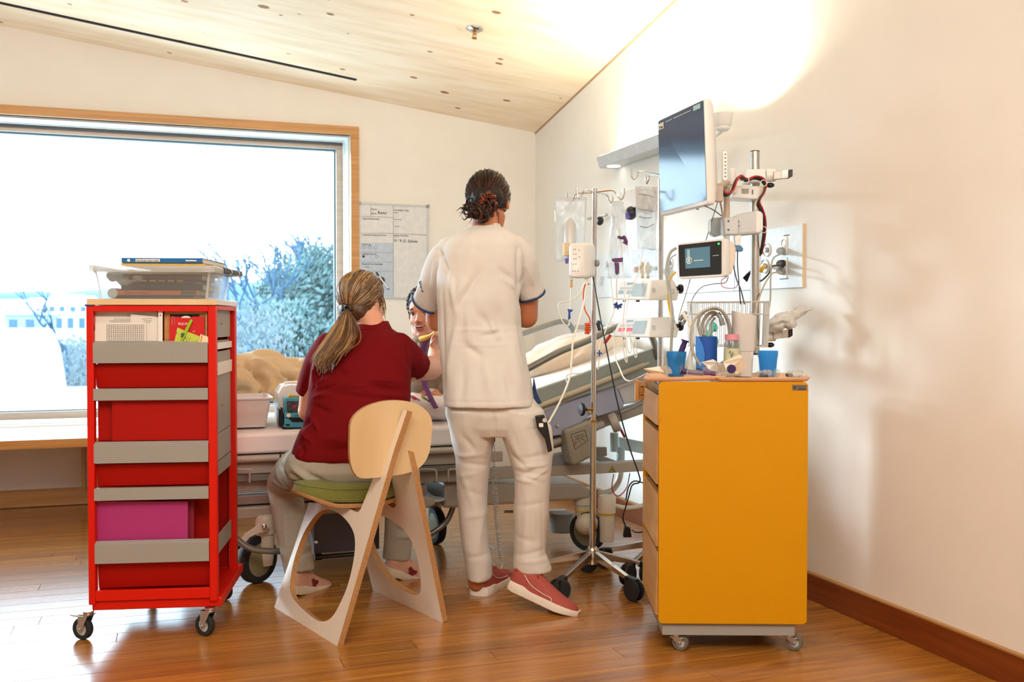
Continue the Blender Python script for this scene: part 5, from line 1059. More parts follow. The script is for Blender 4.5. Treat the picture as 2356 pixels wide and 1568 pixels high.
# ---- second stand with the infusion pumps
pc2 = LD(.625, 4.2, 0)
iv2 = thing('infusion_stand', 'chrome pole with two stacked infusion pumps behind the yellow cabinet', 'infusion stand', pc2)
star(iv2, pc2, .25, math.radians(-40))
tx = 1178 + FPX*.625/4.2
b = MB(); b.cyl(V((pc2.x, pc2.y, .14)), P(tx, 412, 4.2), .0125, None, 20); b.build('pole', M['chrome'], iv2)
for h in ([(tx, 402, 4.2), (1474, 394, 4.1), (1467, 404, 4.09), (1460, 412, 4.08), (1454, 406, 4.08), (1453, 388, 4.08)], [(tx, 402, 4.2), (1497, 402, 4.28), (1492, 414, 4.29), (1488, 422, 4.3), (1486, 416, 4.3), (1486, 402, 4.3)], [(tx, 402, 4.2), (1545, 394, 4.12), (1552, 410, 4.12), (1560, 414, 4.12), (1564, 402, 4.12), (1565, 388, 4.12)]):
    b = MB(); b.tube(spl([P(*q) for q in h], 5), .0036, 8); b.build('bag_hook', M['chrome'], iv2)
lcd = mat('pump_display', 'aebfc6', .15); keyb = mat('pump_key_blue', '9fb3c2', .4); redled = emis('red_digits', 'd8505a', .5)
def pump(dy, label, on):
    A0, B0, C0 = P(1409, 688+dy, 4.14), P(1494, 690+dy, 3.98), P(1557, 690+dy, 4.06); A1, B1, C1 = P(1427, 647+dy, 4.16), P(1500, 644+dy, 4.02), P(1548, 642+dy, 4.08); C05 = P(1563, 668+dy, 4.07)
    dp = FH*.12 + R*.02; t = thing('infusion_pump', label, 'infusion pump', (A0+C0)*.5)
    b = MB(); b.loft([[A0, B0, C0, C0+dp*.9, A0+dp*.8], [A0+Z*.004, B0+Z*.004, lerp(C0, C05, .3), lerp(C0, C05, .3)+dp, A0+Z*.004+dp*.85], [lerp(A0, A1, .5), lerp(B0, B1, .5), C05, C05+dp, lerp(A0, A1, .5)+dp*.9], [A1, B1, C1, C1+dp*.9, A1+dp*.8]]); b.build('housing', M['whitep'], t, bevel=.004, smooth=0)
    q = Quad(A1, B1, B0, A0); q.one('display', lcd, t, .50, .16, .86, .84, off=.002)
    q.one('status_bar', keyb, t, .26, .10, .44, .20, off=.0015)
    for k, u in enumerate((.10, .34)): q.one('digit_window', redled if on else keyb, t, u, .52, u+.17, .72, off=.002)
    b = MB()
    for i in range(6): q.patch(b, .10+.07*i, .34, .13+.07*i, .44, .0015)
    for i in range(5): q.patch(b, .10+.07*i, .82, .13+.07*i, .92, .0015)
    b.build('keypad', M['greyp'], t, smooth=0, kind='stuff')
    b = MB(); kk = P(1562, 664+dy, 4.08); b.cyl(P(1556, 664+dy, 4.07), kk, .010, None, 14); b.lathe([(0, 0), (.018, 0), (.020, .006), (.018, .014), (0, .016)], kk, 8, (R*.9+FH*.2)); b.build('clamp_knob', M['black'], t)
    b = MB(); c = P(1546, 670+dy, 4.048); b.lathe([(.0075, 0), (.0095, 0), (.0095, .001), (.0075, .001)], c, 18, -FH+R*.2, closed=True); b.build('dial_print', M['midgrey'], t)
    b = MB(); slabD(b, rrect(1501, 662+dy, 1508, 672+dy, 2), 4.0, .01); b.build('latch', M['greyp'], t, bevel=.001)
    b = MB(); slabD(b, [(1434, 690+dy), (1440, 690+dy), (1440, 694+dy), (1434, 694+dy)], 4.12, .02); slabD(b, [(1464, 690+dy), (1472, 690+dy), (1472, 694+dy), (1464, 694+dy)], 4.06, .02); b.build('foot', M['darkgrey'], t, smooth=0, kind='stuff')
    b = MB(); b.box(0, .04, -.015, .015, -.015, .015, Matrix.Translation(P(1508, 668+dy, 4.17)) @ FR((0, 0, 0), FH, Z)); b.build('pole_clamp', M['midgrey'], t)
pump(0, 'upper white infusion pump with a pale display on the rear chrome pole', False)
pump(86, 'lower white infusion pump with red digits on the rear chrome pole', True)
# clear bags with tubing on the second stand
bag([(1462, 428), (1512, 430), (1508, 575), (1466, 572)], 4.16, 'wrinkled clear infusion bag hanging left of the big screen', wob=.016)
bag([(1455, 575), (1512, 572), (1510, 636), (1452, 640)], 4.2, 'lower clear drip bag above the upper infusion pump', wob=.008)
b = MB()
for i, (x, y, x2, y2) in enumerate(((1470, 446, 1508, 454), (1468, 480, 1505, 486), (1470, 498, 1500, 500), (1472, 520, 1504, 515))): b.tube(spl([P(x, y, 4.14), P((x+x2)/2, y+3, 4.135), P(x2, y2, 4.14)], 4), .0016, 5)
b.build('bag_seam', M['midgrey'], None, label='grey seams and print on the wrinkled infusion bag', cat='print', kind='stuff')
for i, (pts, r, lab) in enumerate((
    ([(1478, 575, 4.12), (1470, 620, 4.1), (1455, 660, 4.05), (1445, 690, 4.02), (1440, 730, 4.0), (1442, 790, 3.98), (1448, 812, 3.98), (1452, 800, 3.98), (1448, 760, 3.98)], .0022, 'clear drip line looping over the left end of the lower infusion pump'),
    ([(1425, 520, 3.97), (1432, 600, 3.97), (1437, 690, 3.95), (1432, 760, 3.95), (1437, 820, 3.95), (1443, 832, 3.95), (1440, 800, 3.95), (1436, 770, 3.95)], .0022, 'clear drip line looping in front of the lower pump key field'),
    ([(1450, 770, 3.98), (1457, 800, 3.97), (1461, 820, 3.97), (1465, 818, 3.97), (1463, 790, 3.97), (1455, 765, 3.98)], .0022, 'short clear loop in front of the lower pump display'),
    ([(1405, 640, 3.98), (1410, 690, 3.98), (1412, 715, 3.98), (1400, 745, 3.98), (1388, 775, 3.98), (1380, 800, 3.98), (1378, 830, 3.98), (1376, 850, 3.98)], .0024, 'clear line running down between the front stand and the pumps'),
    ([(1413, 760, 3.97), (1416, 820, 3.96), (1425, 845, 3.9), (1435, 868, 3.8), (1448, 876, 3.7), (1470, 868, 3.55), (1490, 858, 3.5)], .0028, 'clear line sagging from the lower pump to the yellow cabinet'),
    ([(1304, 880, 4.05), (1303, 868, 4.05), (1310, 860, 4.05), (1340, 858, 4.06)], .0026, 'short clear line lying on the raised mattress'))):
    cab_(pts, r, M['tubing'], None, 'infusion_line', label=lab, cat='tubing')
b = MB(); b.cyl(P(1391, 790, 3.97), P(1405, 770, 3.97), .0062, None, 12); sy = b.build('syringe_barrel', mat('red_liquid', 'b52a22', .3), None, label='red filled line segment beside the front infusion stand', cat='syringe')
b = MB(); b.cyl(P(1389, 786, 3.98), P(1399, 771, 3.98), .0068, None, 12); b.build('white_sleeve', M['whitep'], sy)
b = MB()
for a_, c_ in (((1414, 700), (1428, 706)), ((1416, 706), (1430, 700)), ((1418, 697), (1422, 709))): b.caps(P(*a_, 3.96), P(*c_, 3.96), .0045, None, 8)
b.build('stopcock', mat('dark_blue_plastic', '1c3a80', .4), None, label='dark blue stopcock hanging below the upper infusion pump', cat='stopcock')
b = MB(); b.caps(P(1375, 812, 3.96), P(1384, 812, 3.96), .0032, None, 8); b.caps(P(1379, 806, 3.96), P(1379, 818, 3.96), .0030, None, 8); b.build('stopcock', M['blue'], None, label='tiny bright blue stopcock on the line over the pillow', cat='stopcock')
# ---- gas outlets and small parts on the wall rail behind
GX = XW - .045
b = MB(); q_ = onX(1460, 620, XW-.06); b.cyl(q_, V((XW-.008, q_.y, q_.z)), .016, None, 14); b.build('red_cap', M['redcable'], None, label='small red cap on the wall supply rail', cat='cap')
for x, lab in ((1478, 'left brass gas fitting above the upper infusion pump'), (1490, 'right brass gas fitting above the upper infusion pump')):
    t = thing('gas_fitting', lab, 'gas fitting', onX(x, 640, GX-.05)); q = onX(x, 617, GX-.05); b = MB(); b.cyl(q-Z*.05, q+Z*.03, .009, None, 12); b.cyl(q-Z*.02, q+Z*.015, .019, None, 14); b.build('valve_body', M['brass'], t)
    b = MB(); b.cyl(q, q+V((.06, 0, 0)), .011, None, 12); b.build('plug', M['steel'], t)
# ---- medical supply panel on the right wall
PX_ = XW - .008
def wx(px, py, off=0): return onX(px, py, PX_ - off)
tr1, br1 = wx(1847, 514), wx(1847, 661); yl_ = wx(1376, 679).y
sp_ = thing('supply_panel', 'long white medical supply panel with sockets on the right wall', 'wall panel', V((PX_, (tr1.y+yl_)/2, br1.z)))
b = MB(); b.box(PX_, XW, tr1.y, yl_, br1.z, tr1.z); b.build('panel_body', mat('panel_white', 'dfe4e6', .4), sp_, smooth=0, bevel=.003)
b = MB(); b.box(PX_-.002, XW, tr1.y-.004, tr1.y, br1.z, tr1.z); b.build('end_cap', M['backwood'], sp_, smooth=0, label='beige end cap')
for x in (1750, 1690, 1560):
    q = wx(x, 600); b = MB(); b.box(PX_-.001, PX_, q.y-.0015, q.y+.0015, br1.z+.004, tr1.z-.004); b.build('panel_joint', M['midgrey'], sp_, smooth=0)
def disc(c, r, h, m, par, name, ring=None, ax=(-1, 0, 0)):
    b = MB(); b.lathe([(0, 0), (r, 0), (r, h), (r*.86, h+.001), (r*.84, h*.4), (0, h*.4)], c, 28, ax); return b.build(name, m, par)
for x, y, r in ((1803, 562, .033), (1803, 612, .033)):
    b = MB(); b.box(PX_-.004, PX_, wx(x, y).y-.026, wx(x, y).y+.026, wx(x, y).z-.040 if y < 600 else wx(x, y).z-.05, wx(x, y).z+.030 if y < 600 else wx(x, y).z+.035); so = b.build('socket_plate', M['white'], sp_, bevel=.012, seg=4)
for x, y in ((1804, 559), (1803, 577), (1803, 606), (1803, 623)): disc(wx(x, y, .004), .017, .004, M['whitep'], sp_, 'socket')
for x, y, r in ((1765, 575, .028), (1760, 612, .03), (1543, 605, .028), (1400, 610, .028), (1420, 622, .026)):
    o = disc(wx(x, y, 0), r, .006, M['whitep'], sp_, 'gas_outlet'); b = MB(); b.lathe([(0, 0), (r*.4, 0), (r*.3, .014), (0, .014)], wx(x, y, .004), 16, (-1, 0, 0)); b.build('outlet_core', M['steel'], o)
for x, y in ((1386, 640), (1384, 652)):
    b = MB(); b.box(PX_-.004, PX_, wx(x, y).y-.02, wx(x, y).y+.02, wx(x, y).z-.012, wx(x, y).z+.012); b.build('switch', M['greyp'], sp_, smooth=0)
b = MB(); q = wx(1810, 541); b.box(PX_-.001, PX_, q.y-.02, q.y+.02, q.z-.002, q.z+.002); q = wx(1804, 641); b.box(PX_-.001, PX_, q.y-.03, q.y+.03, q.z-.002, q.z+.002); b.build('lettering', M['inkgrey'], sp_, smooth=0, kind='stuff')
def wplug(x, y, m, lab, path, cm, r=.0034):
    t = thing('power_plug', lab, 'plug', wx(x, y, .01)); q = wx(x, y, .006); e = wx(x, y, .05) + V((0, .01, -.008)); b = MB(); b.cyl(q, q+V((-.02, 0, 0)), .015, .014, 16); b.cyl(q+V((-.02, 0, 0)), e, .013, .006, 12); b.build('plug_body', m, t)
    b = MB(); b.tube(spl([e] + [P(*k) for k in path], 6), r, 7); b.build('cable', cm, t)
wplug(1803, 577, M['midgrey'], 'upper grey plug in the supply panel', [(1778, 596, 3.80), (1773, 640, 3.78), (1772, 690, 3.74), (1764, 740, 3.72), (1762, 775, 3.72)], M['hose'])
wplug(1803, 606, M['black'], 'black plug in the supply panel', [(1777, 612, 3.86), (1768, 630, 3.86), (1750, 646, 3.84), (1738, 640, 3.80)], M['black'])
wplug(1803, 623, M['midgrey'], 'lower grey plug in the supply panel', [(1778, 628, 3.84), (1760, 652, 3.78), (1745, 690, 3.72), (1738, 722, 3.70)], mat('beige_cable', 'c2ab90', .5))
b = MB(); b.tube(spl([wx(1760, 612, .01), P(1755, 615, 4.0), P(1750, 625, 4.0)], 4), .008, 8); b.build('yellow_probe', M['yellowp'], None, label='yellow hose plug in the round gas outlet', cat='plug')
b = MB()
for i in range(7):
    o_ = i*1.3; b.tube(spl([P(1710+o_, 640+o_, 3.8), P(1722+o_, 628-o_, 3.79), P(1735, 622+i*2, 3.78), P(1742, 616+i*2, 3.8)], 4), .003, 5)
b.build('cable_bundle', M['black'], None, label='black cable bundle tied left of the wall column', cat='cable')
# ---- wall light bar and cup lamp
a, c = onX(1373, 374, XW-.11), onX(1545, 325, XW-.11)
zl0, zl1 = onX(1378, 385, XW-.11).z, onX(1373, 362, XW-.11).z
lb_ = thing('wall_light', 'long grey wall light bar above the bed head', 'wall light', V((XW-.06, (a.y+c.y)/2, zl0)))
b = MB(); b.prism([V((XW-.115, a.y, zl1)), V((XW-.01, a.y, zl1)), V((XW-.01, a.y, zl0)), V((XW-.095, a.y, zl0))], c.y-a.y, (0, 1, 0)); b.build('housing', mat('light_housing', 'c6c9cb', .4), lb_, smooth=0, bevel=.004)
b = MB(); b.lathe([(0, 0), (.036, 0), (.036, .003), (0, .003)], V((XW-.055, a.y-.10, zl0)), 24, (0, 0, -1)); b.build('reading_lamp', emis('reading_lamp_glow', 'fff4e0', 2.2), lb_)
b = MB(); b.box(XW-.105, XW-.02, c.y+.03, a.y-.03, zl1, zl1+.003); b.build('diffuser', emis('uplight_glow', 'ffe9c4', 5), lb_, smooth=0)
area('wall_light_glow', (XW-.065, (a.y+c.y)/2, zl1+.012), (XW-.12, (a.y+c.y)/2-.1, zl1+2), .08, abs(a.y-c.y)*.95, 14, (1, .93, .78))
q = onX(1663, 291, XW-.20); cl = thing('cup_lamp', 'small white cup shaped uplight on the wall behind the big screen', 'wall light', q)
b = MB(); b.lathe([(0, 0), (.030, .0), (.034, .004), (.043, .052), (.041, .052), (.032, .006), (0, .004)], q, 32); b.build('lamp_shade', M['whitep'], cl)
e_ = onX(1606, 330, XW-.005); b = MB(); b.tube(spl([q, q-Z*.02+V((.0, .02, 0)), lerp(q-Z*.03, e_, .5), e_], 5), .008, 10); b.sph(q-Z*.004, (.030, .030, .018), 16); b.build('lamp_arm', M['whitep'], cl)
b = MB(); b.lathe([(0, 0), (.034, 0), (.034, .002), (0, .002)], q+Z*.040, 24); b.build('bulb', emis('bulb_glow', 'ffe6bd', 9), cl)
area('cup_lamp_glow', q+Z*.058, q+Z*2+V((.1, .1, 0)), .09, .09, 3.5, (1, .93, .78), spread=150)
# ---- wall hooks, rail brackets behind the stand
def wb_(px0, py0, px1, py1, x, t, name, m, par, **k):
    a, c = onX(px0, py1, x), onX(px1, py0, x); b = MB(); b.box(x, x+t, min(a.y, c.y), max(a.y, c.y), a.z, c.z); return b.build(name, m, par, bevel=.003, smooth=0, **k)
dv = thing('wall_device', 'grey wall box with a black underside left of the big screen', 'wall device', onX(1444, 500, XW-.1)); wb_(1425, 433, 1463, 485, XW-.11, .11, 'device_body', mat('beige_housing', 'cdbfb2', .5), dv)
b = MB(); b.sph(onX(1452, 490, XW-.11), (.03, .035, .035), 16); b.build('device_underside', M['black'], dv)
rb = thing('equipment_rail', 'grey equipment rail stub behind the left clear bag', 'rail', onX(1372, 500, XW-.08)); wb_(1350, 490, 1392, 506, XW-.06, .02, 'rail_bar', M['alu'], rb)
b = MB(); b.sph(onX(1380, 508, XW-.08), (.02, .03, .025), 14); b.build('rail_clamp', M['black'], rb)
rb = thing('equipment_rail', 'grey equipment rail behind the bed side rail', 'rail', onX(1360, 755, XW-.05)); wb_(1322, 748, 1412, 757, XW-.05, .015, 'rail_bar', M['alu'], rb)
b = MB(); b.sph(onX(1377, 743, XW-.07), (.012, .02, .016), 12); b.build('rail_knob', M['black'], rb)
# ---- wall column with screens
CD = 3.75; col0, col1 = P(1737, 812, CD), P(1737, 349, CD)
cm_ = thing('equipment_column', 'steel equipment column with clamps and arms beside the right wall', 'column', col0)
b = MB(); b.cyl(col0, col1, .0170, None, 28); b.build('column_tube', M['steel'], cm_)
b = MB(); b.cyl(col1, col1+Z*.003, .0174, None, 28); b.cyl(col0-Z*.006, col0, .0176, None, 28); b.build('end_cap', M['black'], cm_)
def blk(poly, d, t, name, m, par=cm_, bv=.004, **k): b = MB(); slabD(b, poly, d, t); return b.build(name, m, par, bevel=bv, smooth=0, **k)
blk([(1717, 389), (1762, 388), (1763, 412), (1760, 420), (1717, 417)], 3.70, .09, 'clamp_block', M['whitep'])
blk([(1690, 425), (1745, 428), (1757, 424), (1757, 450), (1742, 458), (1684, 455), (1686, 440)], 3.69, .10, 'arm_block', M['whitep'])
b = MB()
for i in range(4): slabD(b, [(1706, 434+3*i), (1724-2*(i % 2), 434.5+3*i), (1724-2*(i % 2), 436+3*i), (1706, 435.5+3*i)], 3.689, .001)
slabD(b, [(1730, 436), (1733, 436), (1733, 447), (1730, 447)], 3.689, .001); b.build('type_plate_print', M['inkgrey'], cm_, smooth=0, kind='stuff')
def clampset(y, lab):
    a = P(1760, y, 3.72); e = onX(1779, y, XW-.06)
    t = thing('rail_clamp', lab, 'rail clamp', P(1790, y+20, 3.75)); b = MB(); b.cyl(P(1760, y+2, 3.73), P(1784, y+2, 3.73), .024, None, 20); b.build('clamp_barrel', M['whitep'], t, bevel=.003)
    b = MB(); slabD(b, [(1780, y-7), (1815, y-10), (1815, y+8), (1780, y+12)], 3.70, .022); r_ = b.build('rail_piece', M['alu'], t, bevel=.002, smooth=0)
    b = MB(); slabD(b, [(1800, y-9), (1814, y-10.5), (1814, y+7), (1800, y+9)], 3.698, .006); b.build('rail_face', M['chrome'], r_, smooth=0)
    b = MB(); slabD(b, [(1815, y-11), (1824, y-12), (1824, y+4), (1815, y+9)], 3.692, .03); b.build('rail_end', M['black'], r_, smooth=0, bevel=.002)
    b = MB(); b.sph(P(1772, y+25, 3.74), (.016, .016, .010), 14); b.build('release_knob', M['black'], t)
b = MB(); b.tube([P(1737, 441, 3.76), V((XW-.02, 4.2, 1.655)), V((XW, 4.2, 1.655))], .014, 10); b.build('wall_bracket', M['alu'], cm_, smooth=0, bevel=.002)
clampset(401, 'upper rail clamp beside the column top'); clampset(768, 'lower rail clamp under the crumpled bag')
b = MB(); b.cyl(P(1684, 388, 3.66), P(1684, 425, 3.66), .016, None, 22); b.cyl(P(1684, 420, 3.66), P(1690, 440, 3.68), .012, None, 14); b.build('pivot_post', M['whitep'], cm_)
b = MB(); b.tube([P(1672, 430, 3.62), P(1672, 480, 3.62), P(1671, 545, 3.62)], .0115, 16); b.build('hanger_tube', mat('beige_metal', 'b8a794', .4), cm_)
b = MB(); slabD(b, rrect(1664, 500, 1700, 540, 5), 3.60, .05); b.build('arm_joint', M['greyp'], cm_, bevel=.006)
blk([(1690, 494), (1738, 484), (1752, 484), (1757, 492), (1757, 528), (1750, 536), (1698, 542), (1690, 538)], 3.63, .06, 'swivel_arm', M['greyp'], bv=.01)
blk([(1738, 485), (1751, 485), (1756, 493), (1756, 527), (1749, 535), (1738, 536)], 3.626, .02, 'arm_cover', M['whitep'], bv=.006)
blk([(1634, 506), (1640, 500), (1668, 498), (1668, 538), (1645, 545), (1633, 536)], 3.68, .04, 'arm_cover', mat('smoke_grey_plastic', 'aeb6ba', .3), bv=.008)
for x, y in ((1676, 508), (1676, 528), (1699, 509), (1699, 519)):
    b = MB(); b.lathe([(0, 0), (.0035, 0), (.003, .002), (0, .002)], P(x, y, 3.598 if x < 1690 else 3.628), 12, -FH); b.build('screw', M['darkgrey'], cm_)
# big screen
TL, TR, BR, BL = P(1513.5, 277, 3.75), P(1621.5, 226, 3.45), P(1629, 470, 3.45), P(1519, 497, 3.75)
big = thing('display_screen', 'large white framed screen reflecting the window, turned to the left', 'screen', (BL+BR)*.5)
qd = Quad(TL, TR, BR, BL); n_ = qd.n; rt = (TR-TL).normalized()
b = MB(); 
def inset(k, back, ux=0): return [qd.p(.5+(u-.5)*k+ux, .5+(v-.5)*k) - n_*back for u, v in rrect(0, 0, 1, 1, .035, 4)]
b.loft([inset(.985, 0), inset(1, .004), inset(1, .026), inset(.93, .040), inset(.78, .058), inset(.7, .072)]); b.build('housing', M['whitep'], big, smooth=50)
scr = mat('screen_glass', '24486e', .10, var=.0, spec=.9); qd.one('screen_glass', scr, big, .012, .012, .975, .955, off=.0012, r=.02)
ov = mat('screen_print', 'bfc6c8', .3)
qd.one('lettering', ov, big, .18, .052, .33, .060, off=.003, t=.001); qd.one('lettering', ov, big, .36, .052, .74, .060, off=.003, t=.001)
qd.one('sticker', mat('turquoise_label', 'a9d2d2', .4), big, .78, .028, .92, .075, off=.003, t=.001); qd.one('sticker', M['paper'], big, .03, .045, .14, .11, off=.003, t=.001)
q2 = qd.p(.045, .06, .0045); b = MB(); qd.patch(b, .05, .075, .065, .095, .0042, .0008); qd.patch(b, .08, .085, .125, .098, .0042, .0008); b.build('sticker_print', M['ink'], big, smooth=0, kind='stuff')
b = MB(); slabD(b, rrect(1663, 347, 1674, 416, 5), 3.50, .02); rc = b.build('remote_handset', M['whitep'], big, bevel=.003)
b = MB(); 
for i in range(7): slabD(b, rrect(1667.2, 353+8.5*i, 1670.4, 356.4+8.5*i, 1.2), 3.499, .001)
b.build('key_print', M['darkgrey'], rc, smooth=0, kind='stuff')
b = MB(); b.box(-.02, .02, -.012, .012, -.03, .03, Matrix.Translation(P(1650, 445, 3.55)) @ FR((0, 0, 0), R, FH)); b.cyl(P(1650, 430, 3.56), P(1675, 420, 3.60), .012, None, 14); b.build('mount_bracket', mat('beige_bracket', 'b9aa9b', .45), big, bevel=.004)
b = MB(); b.sph(P(1605, 480, 3.5), (.006, .006, .004), 10); b.build('led', M['midgrey'], big)
# patient monitor
mTL, mTR, mBR, mBL = P(1558, 560, 3.66), P(1668, 548, 3.53), P(1668, 636, 3.53), P(1561, 642, 3.66)
pm = thing('patient_monitor', 'small white patient monitor with a dark screen hanging from the column arm', 'monitor', (mBL+mBR)*.5)
qm = Quad(mTL, mTR, mBR, mBL); mi_ = lambda k, bk: [qm.p(.5+(u-.5)*k, .5+(v-.5)*k) - qm.n*bk for u, v in rrect(0, 0, 1, 1, .06, 4)]
b = MB(); b.loft([mi_(.98, 0), mi_(1, .004), mi_(1, .03), mi_(.94, .045), mi_(.9, .06)]); b.build('housing', M['whitep'], pm, smooth=50)
qm.one('screen_glass', mat('monitor_glass', '0b1216', .06, spec=.6), pm, .03, .05, .93, .93, off=.0012, r=.03)
gl_ = emis('screen_image', '4c7183', .25); qm.one('screen_image', gl_, pm, .17, .17, .70, .72, off=.003, t=.001)
b = MB(); b.lathe([(.010, 0), (.0125, 0), (.0125, .0008), (.010, .0008)], qm.p(.26, .5, .0045), 24, qm.n, closed=True)
for k in range(4): a = k*math.pi/2+.78; b.sph(qm.p(.26, .5, .0045) + (rt*math.cos(a)+Z*math.sin(a))*.0045, .0030, 8)
b.build('emblem', M['inkwhite'], pm)
qm.one('lettering', M['inkwhite'], pm, .36, .51, .56, .53, off=.0045, t=.0005); qm.one('indicator', emis('green_led', '30d060', 1.2), pm, .86, .10, .90, .15, off=.003, t=.001); qm.one('lettering', M['greyp'], pm, .76, .42, .88, .435, off=.003, t=.0006)
qm.one('screen_glare', emis('painted_glare', '8fb0bd', .15), pm, .22, .20, .28, .60, off=.0042, t=.0005)  # glare painted on as a faintly glowing strip
blk([(1668, 550), (1686, 555), (1694, 570), (1693, 598), (1684, 628), (1668, 634)], 3.57, .05, 'rear_housing', mat('warm_white_plastic', 'd9cdc0', .4), pm, .006)
b = MB(); b.cyl(P(1671, 545, 3.62), P(1673, 560, 3.60), .0115, None, 14); b.build('monitor_mount', M['greyp'], pm)
# hand scanner
hs2 = thing('hand_scanner', 'white probe with a blue tip hanging under the column arm', 'probe', P(1700, 578, 3.6)); blk([(1690, 542), (1706, 540), (1703, 565), (1692, 565)], 3.6, .03, 'probe_body', M['whitep'], hs2, .004)
blk([(1690, 565), (1705, 564), (1711, 572), (1709, 578), (1691, 577)], 3.595, .03, 'probe_tip', mat('slate_blue_plastic', '4a74a0', .4), hs2, .003)
# cables around the column
for k, (m_, o_) in enumerate(((M['black'], (0, 0)), (M['redcable'], (3.2, -2.5)), (M['black'], (-1.5, 3)), (M['yellowp'], (-3.2, 1.5)))):
    r_ = (.0052, .0040, .0040, .0022)[k]; dx, dy = o_
    cab_([(1655+dx, 432+dy, 3.56), (1668+dx, 447+dy, 3.56), (1683+dx, 440+dy, 3.57), (1692+dx, 418+dy, 3.58), (1702+dx, 406+dy, 3.6), (1716+dx, 414+dy, 3.64), (1735+dx, 408+dy, 3.66), (1752+dx, 412+dy, 3.66), (1760+dx, 425+dy, 3.66), (1755+dx, 445+dy, 3.66), (1744+dx, 465+dy, 3.66), (1752+dx, 485+dy, 3.68), (1758+dx, 510+dy, 3.70), (1757+dx, 545+dy, 3.72), (1750+dx, 585+dy, 3.76)], r_, m_, cm_, 'cable', n=7)
for x, y in ((1703, 408), (1716, 413), (1757, 421), (1744, 468), (1757, 528)):
    b = MB(); q = P(x, y, 3.62 if y < 430 else 3.67); b.tube([q + (R*math.cos(a)+Z*math.sin(a))*.0115 for a in [j*math.pi/6 for j in range(12)]], .0014, 5, closed=True); b.build('cable_tie', M['inkwhite'], cm_)
cab_([(1622, 474, 3.48), (1640, 482, 3.55), (1661, 497, 3.6)], .0018, M['black'], big, 'cable'); cab_([(1652, 462, 3.58), (1640, 500, 3.66), (1628, 540, 3.75), (1621, 562, 3.8)], .0018, M['midgrey'], big, 'cable'); cab_([(1657, 463, 3.58), (1662, 490, 3.59), (1665, 520, 3.585), (1667, 545, 3.58)], .0035, mat('warm_grey_cable', '9a8f86', .5), big, 'cable', n=8)
cab_([(1697, 577, 3.61), (1697, 610, 3.62), (1700, 650, 3.62), (1704, 700, 3.62)], .0020, M['ink'], pm, 'cable'); cab_([(1686, 602, 3.6), (1694, 640, 3.6), (1704, 665, 3.6), (1713, 700, 3.6)], .0024, mat('slate_cable', '4a5160', .5), pm, 'cable')
cab_([(1673, 636, 3.57), (1660, 645, 3.57), (1664, 660, 3.58), (1690, 662, 3.6), (1700, 650, 3.62)], .0018, mat('pink_cable', 'c98a98', .5), pm, 'cable'); cab_([(1676, 636, 3.57), (1668, 650, 3.58), (1640, 653, 3.6), (1612, 662, 3.62), (1592, 690, 3.64), (1588, 720, 3.6)], .0020, M['hosegrey'], pm, 'cable')
cab_([(1588, 642, 3.66), (1577, 680, 3.65), (1563, 725, 3.65), (1560, 745, 3.6)], .0020, M['hosegrey'], pm, 'cable')
cab_([(1556, 570, 3.70), (1543, 580, 3.70), (1535, 605, 3.70), (1535, 640, 3.69), (1541, 680, 3.68), (1547, 720, 3.66), (1545, 780, 3.62), (1543, 815, 3.58)], .0055, M['hose'], pm, 'air_hose', n=10); cab_([(1556, 585, 3.70), (1543, 595, 3.71), (1540, 625, 3.71), (1545, 690, 3.68), (1552, 740, 3.6)], .0022, M['hosegrey'], pm, 'cable')
cab_([(1555, 625, 4.0), (1543, 640, 4.0), (1537, 680, 3.98), (1541, 715, 3.95), (1546, 735, 3.9)], .0045, M['yellowp'], None, 'yellow_hose', label='yellow hose hanging beside the grey air hose', cat='hose')
# ---- wire basket
bc = [P(1581, 699, 3.72), P(1771, 694, 3.58), P(1757, 692, 3.80), P(1606, 694, 3.92)]; zb1 = P(1700, 797, 3.62).z; zt1 = sum(p.z for p in bc)/4
wbk = thing('wire_basket', 'white wire basket hanging below the small monitor', 'basket', V((bc[0].x, bc[0].y, zb1)))
wm = mat('wire_white', 'c9c7c2', .35)
def at2(k, t, z): a, c = bc[k], bc[(k+1) % 4]; p = lerp(a, c, t); ce = sum(bc, V((0, 0, 0)))/4; f = .96 if z < zt1-.01 else 1; p = ce + (p-ce)*f; return V((p.x, p.y, z))
for z_ in (zt1, zt1-.045, zb1):
    b = MB(); b.tube([at2(k, 0, z_) for k in range(4)], .0022, 6, closed=True); b.build('rim_wire', wm, wbk)
b = MB()
for k in range(4):
    n = (19, 9, 15, 9)[k]
    for i in range(n): b.tube([at2(k, i/n, zt1), at2(k, i/n, zb1)], .0014, 5, cap=False)
for i in range(1, 15): b.tube([at2(0, i/15, zb1), at2(2, 1-i/15, zb1)], .0014, 5, cap=False)
b.build('grid_wires', wm, wbk, kind='stuff', rec=False)
b = MB()
for i in range(10): b.sph(P(1622+rng.random()*28, 745+rng.random()*42, 3.72), (.018, .018, .016), 8)
blob(b, 'glove_pack', mat('turquoise_fabric', '4fc0b8', .7), None, .005, 2, folds([], 3.7, (.005, 60.)), label='crumpled turquoise pack inside the wire basket', cat='pack')
